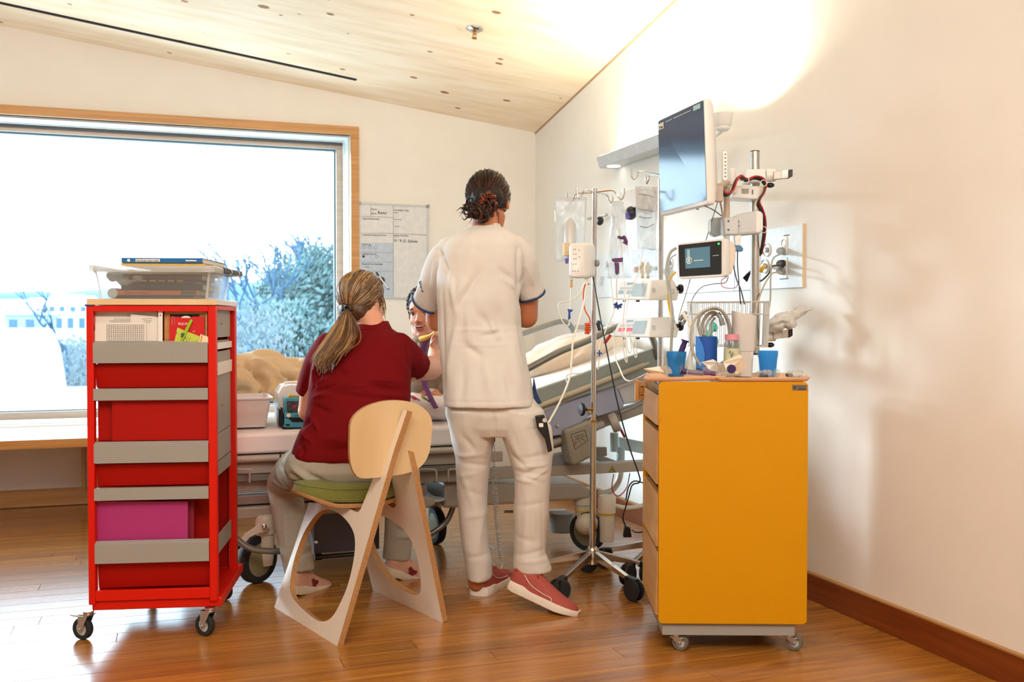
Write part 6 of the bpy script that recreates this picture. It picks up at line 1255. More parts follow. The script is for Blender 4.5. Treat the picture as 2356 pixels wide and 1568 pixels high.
# crumpled bag on the lower clamp
b = MB()
for x, y, d, rx, rz, an in ((1800, 732, 3.68, .055, .020, .3), (1830, 722, 3.68, .055, .016, .35), (1785, 745, 3.68, .035, .022, .2), (1815, 743, 3.66, .03, .018, -.3), (1852, 712, 3.68, .025, .010, .3), (1780, 755, 3.7, .03, .015, 0)): b.sph(P(x, y, d), (rx, .035, rz), 14, Matrix.Rotation(-an, 4, 'Y'))
blob(b, 'crumpled_bag', mat('white_film_bag', 'd9d6d0', .3, trans=.2, var=.03), None, .005, 2, folds([(1770, 745, 1860, 712, 3, .008), (1775, 735, 1850, 718, 2.5, -.008), (1775, 752, 1820, 740, 2.5, -.006)], 3.65, (.010, 34.)), label='crumpled white film bag lying on the lower rail clamp', cat='bag')
# ---- things on the yellow cabinet
zc0 = zt2 - .012
def top(px, d, z=None): p = P(px, 800, d); return V((p.x, p.y, zc0 if z is None else z))
def mtray(px0, px1, d0, d1, z, label, tilt=0):
    a, c, e, f = P(px0, 860, d0), P(px1, 860, d0), P(px1-14, 860, d1), P(px0+10, 860, d1); q = [V((p.x, p.y, z)) for p in (a, c, e, f)]; ce = sum(q, V((0, 0, 0)))/4
    def rg_(k, dz): return [ce + (p-ce)*k + Z*dz + Z*tilt*((p-ce).dot(R)) for p in spl(q, 1, True)] if False else [ce + (p-ce)*k + Z*(dz + tilt*(p-ce).dot(R)) for p in [lerp(q[i], q[(i+1) % 4], t) for i in range(4) for t in (.04, .5, .96)]]
    b = MB(); b.loft([rg_(.90, 0), rg_(.95, .002), rg_(1.0, .012), rg_(1.0, .0145), rg_(.985, .0145), rg_(.93, .004), rg_(.90, .003)]); return b.build('tray', M['tray'], None, smooth=50, label=label, cat='tray')
mtray(1480, 1672, 3.19, 3.42, zc0+.014, 'beige melamine tray with a lying syringe at the left of the yellow cabinet top', .02)
mtray(1648, 1864, 3.175, 3.46, zc0+.012, 'beige melamine tray at the right of the yellow cabinet top')
zt3 = zc0 + .018
b = MB(FY); b.box(.03, .44, .03, .30, zc0-.018, zc0-.002); b.build('paper_stack', M['paper'], None, smooth=0, label='white papers lying under the trays on the cabinet', cat='papers')
def cup(px, d, z, h, r0, r1, lab, flutes=False):
    q = top(px, d, z); b = MB(); prof = [(0, 0), (r0, 0), (r0*1.04, h*.03), (lerp(r0, r1, .7), h*.74), (r1*.97, h*.76), (r1, h), (r1-.002, h), (r1*.95-.002, h*.78), (lerp(r0, r1, .68)-.002, h*.72), (r0-.002, .005), (0, .005)]
    b.lathe(prof, q, 32); o = b.build('drinking_cup', M['blueglass'], None, label=lab, cat='cup', smooth=50); return o
cup(1767, 3.42, zt3, .086, .026, .0345, 'blue clear plastic cup standing alone at the right of the cabinet top')
cup(1556, 3.40, zt3, .084, .026, .0345, 'blue clear plastic cup holding the purple syringe')
sy = thing('syringe', 'dark purple syringe leaning in the left blue cup', 'syringe', P(1550, 840, 3.40)); b = MB(); b.cyl(P(1556, 838, 3.40), P(1573, 793, 3.40), .010, None, 16); b.build('barrel', M['purple'], sy); b = MB(); b.cyl(P(1572, 796, 3.40), P(1576, 784, 3.40), .008, .010, 16); b.cyl(P(1575.5, 785, 3.40), P(1576.5, 782, 3.40), .014, None, 16); b.build('plunger', M['purple'], sy)
sy = thing('syringe', 'clear syringe with purple liquid and cap lying on the left tray', 'syringe', P(1600, 860, 3.24)); b = MB(); b.cyl(P(1578, 855, 3.26), P(1620, 858, 3.24), .0095, None, 16); b.build('barrel', M['clear'], sy); b = MB(); b.cyl(P(1583, 855.5, 3.26), P(1617, 858, 3.24), .007, None, 12); b.build('liquid', mat('mauve_liquid', '7a5f86', .3), sy)
b = MB(); b.lathe([(0, 0), (.018, 0), (.018, .004), (.006, .005), (.006, .02), (0, .02)], P(1566, 850, 3.26), 20, (P(1580, 856, 3.26)-P(1566, 852, 3.26))); b.cyl(P(1569, 853, 3.26), P(1579, 855, 3.26), .010, None, 14); b.build('plunger', M['purple'], sy); b = MB(); b.cyl(P(1620, 858, 3.24), P(1645, 860, 3.235), .006, .004, 12); b.cyl(P(1636, 859, 3.235), P(1646, 860, 3.235), .0065, None, 12); b.build('tip_cap', M['plum'], sy)
disc(P(1682, 849, 3.2), .0145, .01, M['purple'], None, 'x') if False else None
b = MB(); b.lathe([(0, 0), (.0140, 0), (.0140, .010), (.012, .012), (0, .012)], P(1682, 848, 3.21), 28, -FH); b.build('screw_cap', M['purple'], None, label='round dark purple cap facing the viewer between the trays', cat='cap')
def wrap(poly, d, t, label, m=None, lines=None):
    b = MB(); pts = [P(x, y, d + .02*math.sin(i*2.1)) for i, (x, y) in enumerate(poly)]; b.prism(pts, t, FH); return b.build('wrapper', m or M['paper'], None, smooth=0, label=label, cat='wrapper')
pw_ = mat('cream_wrapper', 'ece0cc', .6)
wrap([(1480, 848), (1518, 842), (1527, 846), (1536, 857), (1500, 858)], 3.30, .003, 'cream paper wrapper at the left end of the left tray', pw_)
wrap([(1613, 833), (1641, 826), (1650, 832), (1665, 836), (1663, 858), (1632, 850)], 3.28, .004, 'white wrapper with a dark line before the blue cuff')
wrap([(1664, 832), (1702, 815), (1709, 822), (1718, 845), (1700, 858), (1672, 856)], 3.25, .004, 'cream wrapper leaning against the bottle', pw_)
b = MB(); slabD(b, [(1616, 835), (1628, 842), (1628, 843), (1615, 836)], 3.27, .001); b.build('printed_line', M['ink'], bpy.data.objects['wrapper.001'], smooth=0)
for i, (x, y, d, lab) in enumerate(((1640, 850, 3.30, 'clear crumpled film behind the lying syringe'), (1528, 852, 3.32, 'clear film with purple cap on the left tray'), (1670, 862, 3.23, 'clear film between the two trays'), (1830, 860, 3.28, 'clear blister with white parts on the right tray'), (1760, 860, 3.30, 'clear tube pack on the right tray'))):
    b = MB()
    for k in range(6): b.sph(P(x+rng.uniform(-12, 12), y+rng.uniform(-4, 3), d+rng.uniform(-.02, .02)), (.016, .014, .009), 8)
    blob(b, 'film_wrap', M['bag'], None, .004, 1, folds([], d, (.006, 70.), camside=False), label=lab, cat='wrapper')
for x, m_ in ((1812, 'darkgrey'), (1826, 'whitep'), (1840, 'whitep')):
    b = MB(); b.caps(P(x, 862, 3.28), P(x+8, 863, 3.28), .007, None, 10); b.build('connector_piece', M[m_], None, label={1812: 'small dark connector at the left of the blister', 1826: 'white connector in the middle of the blister', 1840: 'white connector at the right of the blister'}[x], cat='connector')
b = MB(); b.cyl(P(1742, 863, 3.28), P(1775, 862, 3.28), .008, None, 14); o = b.build('tube_vial', M['clear'], None, label='small clear vial with graduation on the right tray', cat='vial'); b = MB()
for i in range(5): b.cyl(P(1748+4*i, 863, 3.28), P(1748.8+4*i, 863, 3.28), .0083, None, 14)
b.build('graduation', M['ink'], o, kind='stuff'); b = MB(); b.lathe([(0, 0), (.014, 0), (.014, .003), (0, .003)], P(1786, 858, 3.27), 24, (-FH+R*.4)); b.build('clear_disc', M['clear'], None, label='clear disc cap standing on the right tray', cat='cap')
bo_ = thing('specimen_bottle', 'clear bottle with pale yellow liquid and pink lid on the cabinet', 'bottle', top(1683, 3.36, zt3)); q = top(1683, 3.36, zt3)
b = MB(); b.lathe([(0, 0), (.0235, 0), (.025, .004), (.025, .110), (.021, .120), (.020, .126), (.0185, .126), (.0195, .118), (.0235, .108), (.0235, .005), (0, .004)], q, 30); b.build('bottle_body', M['clear'], bo_)
b = MB(); b.lathe([(0, .006), (.0256, .006), (.0256, .096), (0, .096)], q, 28); b.build('liquid', mat('pale_yellow_liquid', 'eef0c4', .15, trans=.35), bo_)
b = MB(); b.lathe([(0, .124), (.0225, .124), (.0225, .143), (0, .144)], q, 28); b.build('lid', mat('pink_lid', 'd98fa0', .4), bo_)
b = MB(); b.lathe([(.0252, .066), (.0252, .086)], q, 28) if False else b.tube(spl([P(1678, 812, 3.333), P(1680, 806, 3.333), (P(1683, 822, 3.333)), P(1686, 808, 3.333), P(1684, 818, 3.333), P(1690, 812, 3.335)], 4), .0009, 5); b.build('handwriting', M['inkgrey'], bo_)
q = top(1711, 3.40, zt3); b = MB(); hh = .205
prof = [(.026, 0), (.0275, .085), (.032, .19)]
def rsq(r, z, sl=0): return [q + R*(r*math.copysign(abs(math.cos(a))**.6, math.cos(a))) + FH*(r*math.copysign(abs(math.sin(a))**.6, math.sin(a))) + Z*(z + sl*math.cos(a)) for a in [2*math.pi*j/32 for j in range(32)]]
b.loft([rsq(.027, 0), rsq(.031, .085), rsq(.034, .086), rsq(.040, .212, -.010), rsq(.0385, .212, -.010), rsq(.032, .09), rsq(.0255, .004)]); b.build('measuring_jug', M['milky'], None, smooth=50, label='tall milky plastic container behind the pink lidded bottle', cat='container')
# blood pressure cuff with hoses
bp_ = thing('pressure_cuff', 'rolled blue blood pressure cuff with a loop of grey hoses', 'cuff', top(1622, 3.42, zt3)); q = top(1625, 3.44, zt3)
def roll(r, z0, z1, a0, a1, m, name, dz=0):
    b = MB(); rings = []
    for i in range(28):
        a = a0+(a1-a0)*i/27; rr_c = r*(1+.16*i/27); p = q + R*math.cos(a)*rr_c + FH*math.sin(a)*rr_c*.8; w_ = .004; d = (R*math.cos(a)+FH*math.sin(a)*.8)*w_
        rings.append([p+Z*z0, p+d+Z*z0, p+d+Z*(z1+dz*i/27), p+Z*(z1+dz*i/27)])
    b.loft(rings); b.build(name, m, bp_, smooth=50)
roll(.029, .01, .134, 0, 6.6, M['cuff'], 'cuff_wrap'); roll(.026, .012, .126, 3.5, 8.6, M['cuff'], 'cuff_wrap')
b = MB(); b.prism([P(x, y, 3.385+.0006*(x-1600)) for x, y in ((1601, 772), (1609, 776), (1618, 795), (1622, 815), (1621, 842), (1618, 850), (1602, 846), (1600, 800))], .004, FH); b.build('velcro_flap', M['cuff2'], bp_, bevel=.0015)
HOS = M['hose']
for pts, r_ in (([(1613, 772, 3.42), (1606, 745, 3.42), (1614, 722, 3.42), (1636, 710, 3.42), (1660, 714, 3.42), (1674, 740, 3.42), (1678, 775, 3.42), (1676, 800, 3.42)], .0052), ([(1618, 772, 3.43), (1616, 745, 3.44), (1628, 724, 3.44), (1642, 718, 3.44), (1655, 728, 3.44)], .0058), ([(1622, 772, 3.41), (1626, 745, 3.43), (1638, 728, 3.45), (1650, 722, 3.45), (1662, 735, 3.45)], .0045),
               ([(1612, 840, 3.36), (1597, 815, 3.36), (1590, 780, 3.37), (1594, 745, 3.38), (1606, 725, 3.39), (1625, 712, 3.40), (1650, 708, 3.40), (1672, 728, 3.41), (1682, 765, 3.41), (1676, 820, 3.42), (1655, 838, 3.43)], .0045), ([(1634, 772, 3.45), (1636, 745, 3.46), (1645, 730, 3.46)], .004)):
    cab_(pts, r_, HOS, bp_, 'air_hose', n=9)
b = MB(); b.cyl(P(1652, 720, 3.43), P(1661, 738, 3.42), .0075, None, 12); b.cyl(P(1659, 734, 3.42), P(1663, 748, 3.42), .009, None, 12); b.build('hose_connector', M['midgrey'], bp_)
# sensor leads bundle
b = MB()
for i in range(9):
    o_ = rng.uniform(-4, 4); b.tube(spl([P(1572+o_, 718, 3.5), P(1580+o_, 728+i, 3.48), P(1590+o_*1.5, 745, 3.46), P(1594+o_, 790, 3.44), P(1588+o_*1.6, 830, 3.42), P(1592+o_, 855, 3.40)], 5), .0019, 5)
b.build('sensor_leads', M['tubing'], None, kind='stuff', label='tangled pale sensor leads left of the blue cuff')
b = MB(); b.caps(P(1566, 733, 3.52), P(1576, 720, 3.52), .008, None, 10); b.caps(P(1571, 745, 3.5), P(1580, 730, 3.5), .006, None, 10); b.build('lead_connector', M['midgrey'], None, kind='stuff', label='grey lead connectors beside the lower pump')
# ------------------------------------------------------------------ people
def headframe(c, fwd, up, s=1.0):
    f = V(fwd).normalized(); r = f.cross(V(up)).normalized(); u = r.cross(f)
    m = Matrix((r, f, u)).transposed().to_4x4(); m.translation = V(c); return m @ Matrix.Scale(s, 4)
def headshape(b, H, child=False, smile=False):
    o = b.M; b.M = H; q = .80 if child else 1
    b.sph((0, -.014, .030), (.074, .094, .084), 20); b.sph((0, .018, -.018), (.062, .070, .084), 20)
    b.sph((0, .034, -.070), (.044, .044, .034), 16); b.sph((0, .066, -.091), (.020, .018, .016), 12)
    for s in (-1, 1):
        b.sph((s*.036, .052 - .002*child, -.030), (.028*q, .027*q, .026*q), 14); b.limb([(s*.048, .010, -.055), (s*.036, .040, -.085), (0, .064, -.096)], [.020, .018, .014], 10)
        b.sph((s*.0100, .0940 if child else .0965, -.027), .0085*q, 10); b.sph((s*.077, -.008, -.008), (.007, .019, .030), 12); b.sph((s*.078, -.008, -.030), (.006, .009, .012), 10)
        b.limb([(s*.012, .083, .022), (s*.032, .078, .026), (s*.052, .060, .018)], [.009*q, .010*q, .008*q], 8)
    b.limb([(0, .081, .012), (0, .095 - .005*child, -.010), (0, .104 - .008*child, -.022)], [.009*q, .010*q, .0125*q], 10)
    if not smile: b.limb([(-.022, .080, -.055), (0, .090, -.053), (.022, .080, -.055)], [.005, .007, .005], 8); b.limb([(-.018, .080, -.064), (0, .088, -.066), (.018, .080, -.064)], [.005, .007, .005], 8)
    else: b.sph((0, .070, -.056), (.030, .018, .020), 14)
    b.M = o
def hand(b, wrist, dr, nrm, s=1.0, curl=.5, side=1):
    """palm leaving the wrist along dr, palm facing nrm; side=+1 thumb towards dr x nrm"""
    d = V(dr).normalized(); n = V(nrm); n = (n - d*n.dot(d)).normalized(); t = d.cross(n)*side; w_ = V(wrist); q = lambda a, c, e: w_ + (d*a + t*c + n*e)*s
    for k in range(4): c = .030 - .020*k; b.limb([q(0, c*.35, 0), q(.045, c*.8, .002), q(.085, c, .002)], [.018*s, .0155*s, .011*s], 10, 3)
    for k, L_ in enumerate((.072, .080, .074, .058)):
        c = .030 - .020*k; base = q(.082, c, .002); a = 0; p = base; pts = [p]
        for seg, lf_ in enumerate((.45, .32, .27)):
            a += curl*(.6, 1.0, .8)[seg]; p = p + (d*math.cos(a) + n*math.sin(a))*L_*lf_*s; pts.append(p)
        b.limb(pts, [.0098*s, .0088*s, .0080*s, .0068*s], 8, 3)
    b.limb([q(.018, .022, .004), q(.042, .048, .018), q(.066, .054, .036), q(.086, .046, .046)], [.014*s, .0125*s, .0105*s, .0085*s], 8, 3)
def ell_dir(H, v, r): return H @ V((v.x*r[0], v.y*r[1], v.z*r[2]))
def strands(b, Hm, r, target, starts, rad=.0022, seed=1, lift=1.03, k=9, slots=3, wob=.02):
    rg = random.Random(seed); t = V(target).normalized()
    for s in starts:
        s = V(s).normalized(); pts = []; j = V((rg.gauss(0, wob), rg.gauss(0, wob), rg.gauss(0, wob))); lf = lift + rg.uniform(-.012, .03)
        for i in range(k):
            q = i/(k-1); v = s.lerp(t, q); v = (v + j*math.sin(math.pi*q)); v = v.normalized()*(lf + .0*q); pts.append(ell_dir(Hm, v, r))
        b.mi = rg.choice(range(slots)); b.tube(pts, [rad*.7, rad, rad, rad*.8], 4, cap=False)
def strand_bundle(b, guides, n, seed, rad=.003, slots=3, spread=.012):
    """locks interpolated between guide curves (each a list of points)"""
    rg = random.Random(seed); m = len(guides[0])
    for _ in range(n):
        w_ = [rg.random()**2.2 for _ in guides]; sw = sum(w_); w_ = [x/sw for x in w_]; off = V((rg.gauss(0, 1), rg.gauss(0, 1), rg.gauss(0, 1)))*spread
        pts = []
        for i in range(m):
            p = V((0, 0, 0))
            for g, x in zip(guides, w_): p += V(g[i])*x
            t = i/(m-1); pts.append(p + off*(.25+.9*t) + V((math.sin(t*7+off.x*90), math.cos(t*6+off.y*90), 0))*.004*t)
        e = rg.uniform(.72, 1.0); q = spl(pts, 4); q = q[:max(4, int(len(q)*e))]
        b.mi = rg.choice(range(slots)); b.tube(q, [rad*.8, rad*1.1, rad, rad*.25], 4, cap=False)
def shoe(parent, heel, toe, L_, up, sole, lace, stripe=None, name='shoe', label=None, motif=None):
    f = (V(toe)-V(heel)).normalized(); F = FR(V(heel), f, V(up).cross(f))   # x forward, y left, z up
    k = L_/.27
    S = [(-.006, .016, .062), (.002, .030, .084), (.020, .036, .096), (.055, .036, .096), (.085, .037, .088), (.115, .039, .073), (.15, .042, .058), (.19, .045, .044), (.225, .042, .036), (.252, .031, .028), (.266, .012, .02)]
    def ring(x, w_, h, z0):
        return [F @ V((x*k, w_*k*math.copysign(abs(math.cos(a))**.8, math.cos(a)), k*(z0 + (h-z0)*max(0, math.sin(a))**.8) if math.sin(a) > 0 else k*z0)) for a in [2*math.pi*j/20 for j in range(20)]]
    b = MB(); b.loft([ring(x, w_, h+.012, .018) for x, w_, h in S]); o = b.build(name, up_m := bpy.data.materials[UPM], parent, smooth=60, label=label)
    def sring(x, w_): z1 = .036 if x < .06 else (.028 if x < .2 else .028); z0 = .004*max(0, (x-.2)/.06)*2 + (.003 if x < .02 else 0); return [F @ V((x*k, y*k, z*k)) for y, z in ((w_, z0), (w_+.003, (z0+z1)/2), (w_, z1), (-w_, z1), (-w_-.003, (z0+z1)/2), (-w_, z0))]
    b = MB(); b.loft([sring(x, w_+.003) for x, w_, h in [(-.008, .012, 0)] + S[1:-1] + [(.272, .014, 0)]]); b.build('sole', sole, o, smooth=40, bevel=.001)
    b = MB()
    for i in range(5):
        x = .095 + .018*i; h = .082 - .012*i*.75 - .008; b.tube([F @ V((x*k, .018*k, (h-.002)*k)), F @ V(((x+.004)*k, 0, (h+.006)*k)), F @ V((x*k, -.018*k, (h-.002)*k))], .0022*k, 6)
    b.tube(spl([F @ V((.095*k, .01*k, .088*k)), F @ V((.085*k, .03*k, .095*k)), F @ V((.098*k, .022*k, .08*k))], 4), .0016*k, 5); b.tube(spl([F @ V((.095*k, -.01*k, .088*k)), F @ V((.09*k, -.032*k, .09*k)), F @ V((.1*k, -.02*k, .078*k))], 4), .0016*k, 5)
    b.build('laces', lace, o)
    if stripe:
        for s in (-1, 1):
            b = MB(); b.tube(spl([F @ V((.045*k, s*.0345*k, .075*k)), F @ V((.08*k, s*.0375*k, .052*k)), F @ V((.13*k, s*.0415*k, .042*k)), F @ V((.165*k, s*.0445*k, .040*k)), F @ V((.172*k, s*.0455*k, .030*k))], 5), .0013, 5); b.build('side_stripe', stripe, o)
    if motif:
        rg = random.Random(3)
        for s in (-1, 1):
            b = MB()
            for i in range(7):
                c = F @ V(((.095+.03*rg.random())*k, s*.040*k, (.034+.026*rg.random())*k)); b.lathe([(0, 0), (.009, 0), (.008, .0012), (0, .0016)], c, 7, F.col[1].to_3d()*s)
            b.build('flower_motif', motif, o)
    b = MB(); b.tube([F @ V((.012*k, y*k, z*k)) for y, z in ((.03, .076), (.02, .084), (0, .088), (-.02, .084), (-.03, .076))], .004*k, 8); b.build('collar_padding', up_m, o)
    return o
hb = [mat('dark_brown_hair', '1d110b', .55, var=.2, spec=.35), mat('brown_hair', '2e1a10', .5, var=.2, spec=.35), mat('chestnut_hair', '482716', .5, var=.2, spec=.35)]
hd = [mat('dark_blond_hair', '543a23', .5, var=.2, spec=.6), mat('mid_blond_hair', '775533', .5, var=.2, spec=.6), mat('light_blond_hair', 'a58152', .5, var=.2, spec=.6)]
ey = mat('eye_white', 'e9e4df', .15); iris = mat('dark_iris', '2a1a10', .1); lipm = mat('lip_skin', 'b05a50', .4, sss=.1); mouthm = mat('mouth_dark', '3d0f10', .5); teeth = mat('tooth_enamel', 'f2ead8', .2)
def face_parts(H, par, brow, smile=False):
    for s in (-1, 1):
        b = MB(H); b.sph((s*.0305, .0665, .0045), (.0125, .0125, .0105), 14); e = b.build('eye', ey, par)
        b = MB(H); b.sph((s*.0305-.001, .0765, .0030), (.0056, .0036, .0056), 12); b.build('iris', iris, e)
        b = MB(H); b.limb([(s*.0155, .0800, .0205), (s*.031, .0845, .0285), (s*.050, .0700, .0225)], [.0026, .0036, .0018], 7); b.build('eyebrow', brow, par)
        b = MB(H); b.tube(spl([(s*.0185, .0765, .0045), (s*.0305, .0815, .0125), (s*.0435, .0725, .0055)], 4), .0022, 6); b.build('eyelash', brow, par)
    if smile:
        b = MB(H); b.sph((0, .080, -.0545), (.0220, .0100, .0085), 16); b.build('mouth', mouthm, par)
        b = MB(H)
        for i in range(6): b.boxc(((i-2.5)*.0064, .0905-.0009*abs(i-2.5)**2, -.0505+.0006*abs(i-2.5)), (.0058, .004, .0085 if i in (2, 3) else .007))
        b.build('teeth', teeth, par, bevel=.001)
        b = MB(H); b.tube(spl([(-.026, .0760, -.0500), (-.012, .0895, -.0445), (0, .0925, -.0455), (.012, .0895, -.0445), (.026, .0760, -.0500)], 4), [.002, .0036, .003, .0036, .002], 8); b.tube(spl([(-.026, .0760, -.0500), (-.015, .0880, -.0610), (0, .0915, -.0640), (.015, .0880, -.0610), (.026, .0760, -.0500)], 4), [.002, .004, .0048, .004, .002], 8); b.build('lips', lipm, par)
# ---- nurse
nurse = thing('person', 'person standing with back turned in white tunic and trousers, dark hair in a bun', 'person', onZ(1150, 1375))
HN = headframe(P(1123, 470, 3.875), FH*.80 - Z*.58 + R*.05, Z*.8 + FH*.58, 1.0)
b = MB(); headshape(b, HN)
b.limb([P(1118, 478, 3.86), P(1116, 515, 3.80), P(1116, 545, 3.79)], [.052, .050, .062], 16)
rows(b, [(532, 1075, 1160, 3.79, .06), (560, 1035, 1195, 3.78, .085), (640, 1016, 1182, 3.78, .105), (760, 1020, 1188, 3.77, .10), (880, 1030, 1215, 3.75, .115), (960, 1045, 1235, 3.75, .09)])
b.limb([P(1032, 580, 3.79), P(1008, 650, 3.86), P(1004, 738, 3.93)], [.05, .046, .043], 14); b.limb([P(1004, 738, 3.93), P(1040, 735, 4.06), P(1078, 722, 4.16)], [.042, .037, .026], 14)
b.limb([P(1192, 580, 3.79), P(1210, 650, 3.86), P(1211, 728, 3.90)], [.05, .047, .046], 14); b.limb([P(1211, 728, 3.90), P(1185, 732, 4.04), P(1150, 722, 4.16)], [.044, .037, .026], 14)
hand(b, P(1078, 722, 4.16), R*.6+FH*.5-Z*.1, -FH+R*.2, .92, .5, -1); hand(b, P(1150, 722, 4.16), -R*.6+FH*.5-Z*.1, -FH-R*.2, .92, .5, 1)
for pts, rs in (([(1090, 990, 3.77), (1090, 1120, 3.81), (1098, 1340, 3.87)], [.085, .055, .036]), ([(1205, 990, 3.75), (1222, 1110, 3.72), (1226, 1318, 3.72)], [.085, .056, .036])): b.limb([P(*p) for p in pts], rs, 14)
b.limb([P(1098, 1325, 3.90), P(1103, 1342, 3.94), P(1116, 1350, 4.0)], [.026, .024, .024], 10); b.limb([P(1226, 1312, 3.72), P(1220, 1335, 3.71), P(1275, 1372, 3.67)], [.034, .034, .028], 10)
blob(b, 'body', M['skin2'], nurse, .0065, 4)
b = MB(); tr_ = [(517, 1092, 1146, 3.805, .050), (524, 1080, 1158, 3.80, .066), (533, 1062, 1174, 3.79, .082), (545, 1040, 1190, 3.785, .095), (562, 1021, 1203, 3.78, .108), (590, 1008, 1209, 3.78, .118), (640, 1004, 1202, 3.78, .126), (690, 1004, 1196, 3.77, .126), (750, 1007, 1201, 3.77, .122), (810, 1012, 1212, 3.76, .128), (870, 1017, 1222, 3.75, .138), (920, 1021, 1230, 3.74, .144), (932, 1021, 1231, 3.74, .145)]
rows(b, tr_, 36, 2.5)
b.limb([P(1040, 578, 3.785), P(1020, 600, 3.80), P(1003, 645, 3.84)], [.062, .064, .062], 18, 3); b.tube([P(1003, 645, 3.84), P(990, 680, 3.88), P(981, 696, 3.90)], [.061, .060, .058], 20)
b.limb([P(1182, 578, 3.785), P(1199, 600, 3.80), P(1210, 640, 3.84)], [.062, .062, .059], 18, 3); b.tube([P(1210, 640, 3.84), P(1217, 665, 3.86), P(1221, 677, 3.87)], [.058, .057, .056], 20)
FT = [(a, b, c, d, e*.85, f*1.45) for a, b, c, d, e, f in [(1003, 560, 1040, 640, 7, -.010), (1030, 590, 1050, 720, 7, .007), (1190, 570, 1195, 700, 5, -.012), (1195, 590, 1200, 690, 4, .006), (1185, 650, 1150, 620, 8, -.008), (1185, 665, 1160, 640, 6, .006), (1075, 640, 1050, 690, 14, .008), (1110, 620, 1060, 700, 10, -.007), (1140, 700, 1160, 780, 16, -.009), (1080, 700, 1085, 800, 16, .008), (1100, 720, 1140, 760, 12, -.008),
      (1128, 740, 1150, 778, 7, .010), (1150, 765, 1110, 772, 6, -.009), (1070, 790, 1110, 820, 9, -.008), (1060, 720, 1030, 860, 10, .008), (1170, 780, 1200, 900, 14, .008), (1190, 720, 1218, 860, 8, -.008), (1120, 830, 1135, 925, 14, .007), (1070, 840, 1060, 925, 12, -.006), (1165, 850, 1180, 925, 9, -.006), (1023, 760, 1190, 755, 2.5, .0022), (1023, 795, 1200, 790, 2.5, .0018), (1018, 660, 1022, 900, 6, -.007),
      (1205, 620, 1190, 680, 5, -.006), (1215, 610, 1230, 660, 5, .005), (1000, 600, 985, 680, 5, .006), (1022, 921, 1231, 917, 2.2, -.002)]]
tun = blob(b, 'tunic', M['tunic'], nurse, .0062, 3, folds(FT, 3.70, (.0028, 11.), seed=2))
def ringat(p, q, r, m, name, par, th=.0035, n=28, rr=.95):
    d = (V(q)-V(p)).normalized(); b = MB(); u = d.orthogonal().normalized(); w_ = d.cross(u); b.tube([V(q)+(u*math.cos(2*math.pi*j/n)+w_*math.sin(2*math.pi*j/n))*r*rr for j in range(n)], th, 7, closed=True); return b.build(name, m, par)
ringat(P(990, 680, 3.88), P(981, 697, 3.90), .058, M['navy'], 'sleeve_trim', tun, .0042, rr=1.0, ); ringat(P(1217, 665, 3.86), P(1221, 678, 3.87), .056, M['navy'], 'sleeve_trim', tun, .0042, rr=1.0)
b = MB(); b.tube(rowring(1119, 518, 3.805, .0285*1.75, .052, 24), .0045, 8, closed=True); b.build('collar_band', M['tunic'], tun)
b = MB(); q = [P(1229, 870, 3.70), P(1236, 905, 3.70), P(1247, 928, 3.71), P(1224, 928, 3.71)]; b.prism(q, .1, FH); b.build('side_vent', M['navy'], tun, bevel=.003, label='navy blue side vent')
cF = FR(P(968, 668, 3.815), (P(975, 650, 3.80)-P(968, 668, 3.815)), FH); 
b = MB()
for i in range(3):
    for j in range(2): c = P(973-4*j+i*2.6, 652+8.5*i-j*2, 3.815); b.lathe([(.0045, 0), (.0075, 0), (.0075, .003), (.0045, .003)], c, 10, (-FH-R*.35), closed=True)
b.build('sleeve_print', mat('navy_print', '23234f', .6), tun)
b = MB(); rows(b, [(895, 1032, 1222, 3.75, .115), (925, 1026, 1240, 3.75, .125), (950, 1024, 1250, 3.75, .132), (980, 1034, 1256, 3.75, .118), (1000, 1046, 1250, 3.75, .095)], 32, 2.3)
rows(b, [(940, 1026, 1150, 3.755, .134), (970, 1031, 1143, 3.765, .130), (1010, 1037, 1138, 3.775, .113), (1050, 1047, 1131, 3.79, .095), (1100, 1050, 1125, 3.80, .080), (1142, 1051, 1121, 3.815, .074), (1200, 1057, 1121, 3.83, .070), (1253, 1063, 1124, 3.845, .068), (1290, 1069, 1132, 3.86, .070), (1322, 1074, 1133, 3.87, .070), (1331, 1075, 1126, 3.87, .068)], 24, 2.2)
rows(b, [(940, 1126, 1249, 3.75, .134), (970, 1138, 1259, 3.745, .131), (1010, 1156, 1268, 3.735, .115), (1050, 1171, 1271, 3.725, .098), (1094, 1184, 1268, 3.71, .083), (1142, 1183, 1264, 3.71, .077), (1179, 1181, 1262, 3.71, .073), (1230, 1182, 1258, 3.72, .070), (1271, 1183, 1256, 3.72, .070), (1295, 1180, 1266, 3.72, .073), (1312, 1182, 1271, 3.72, .072)], 24, 2.2)
b.limb([P(1256, 985, 3.72), P(1262, 1040, 3.71)], [.022, .02], 10)
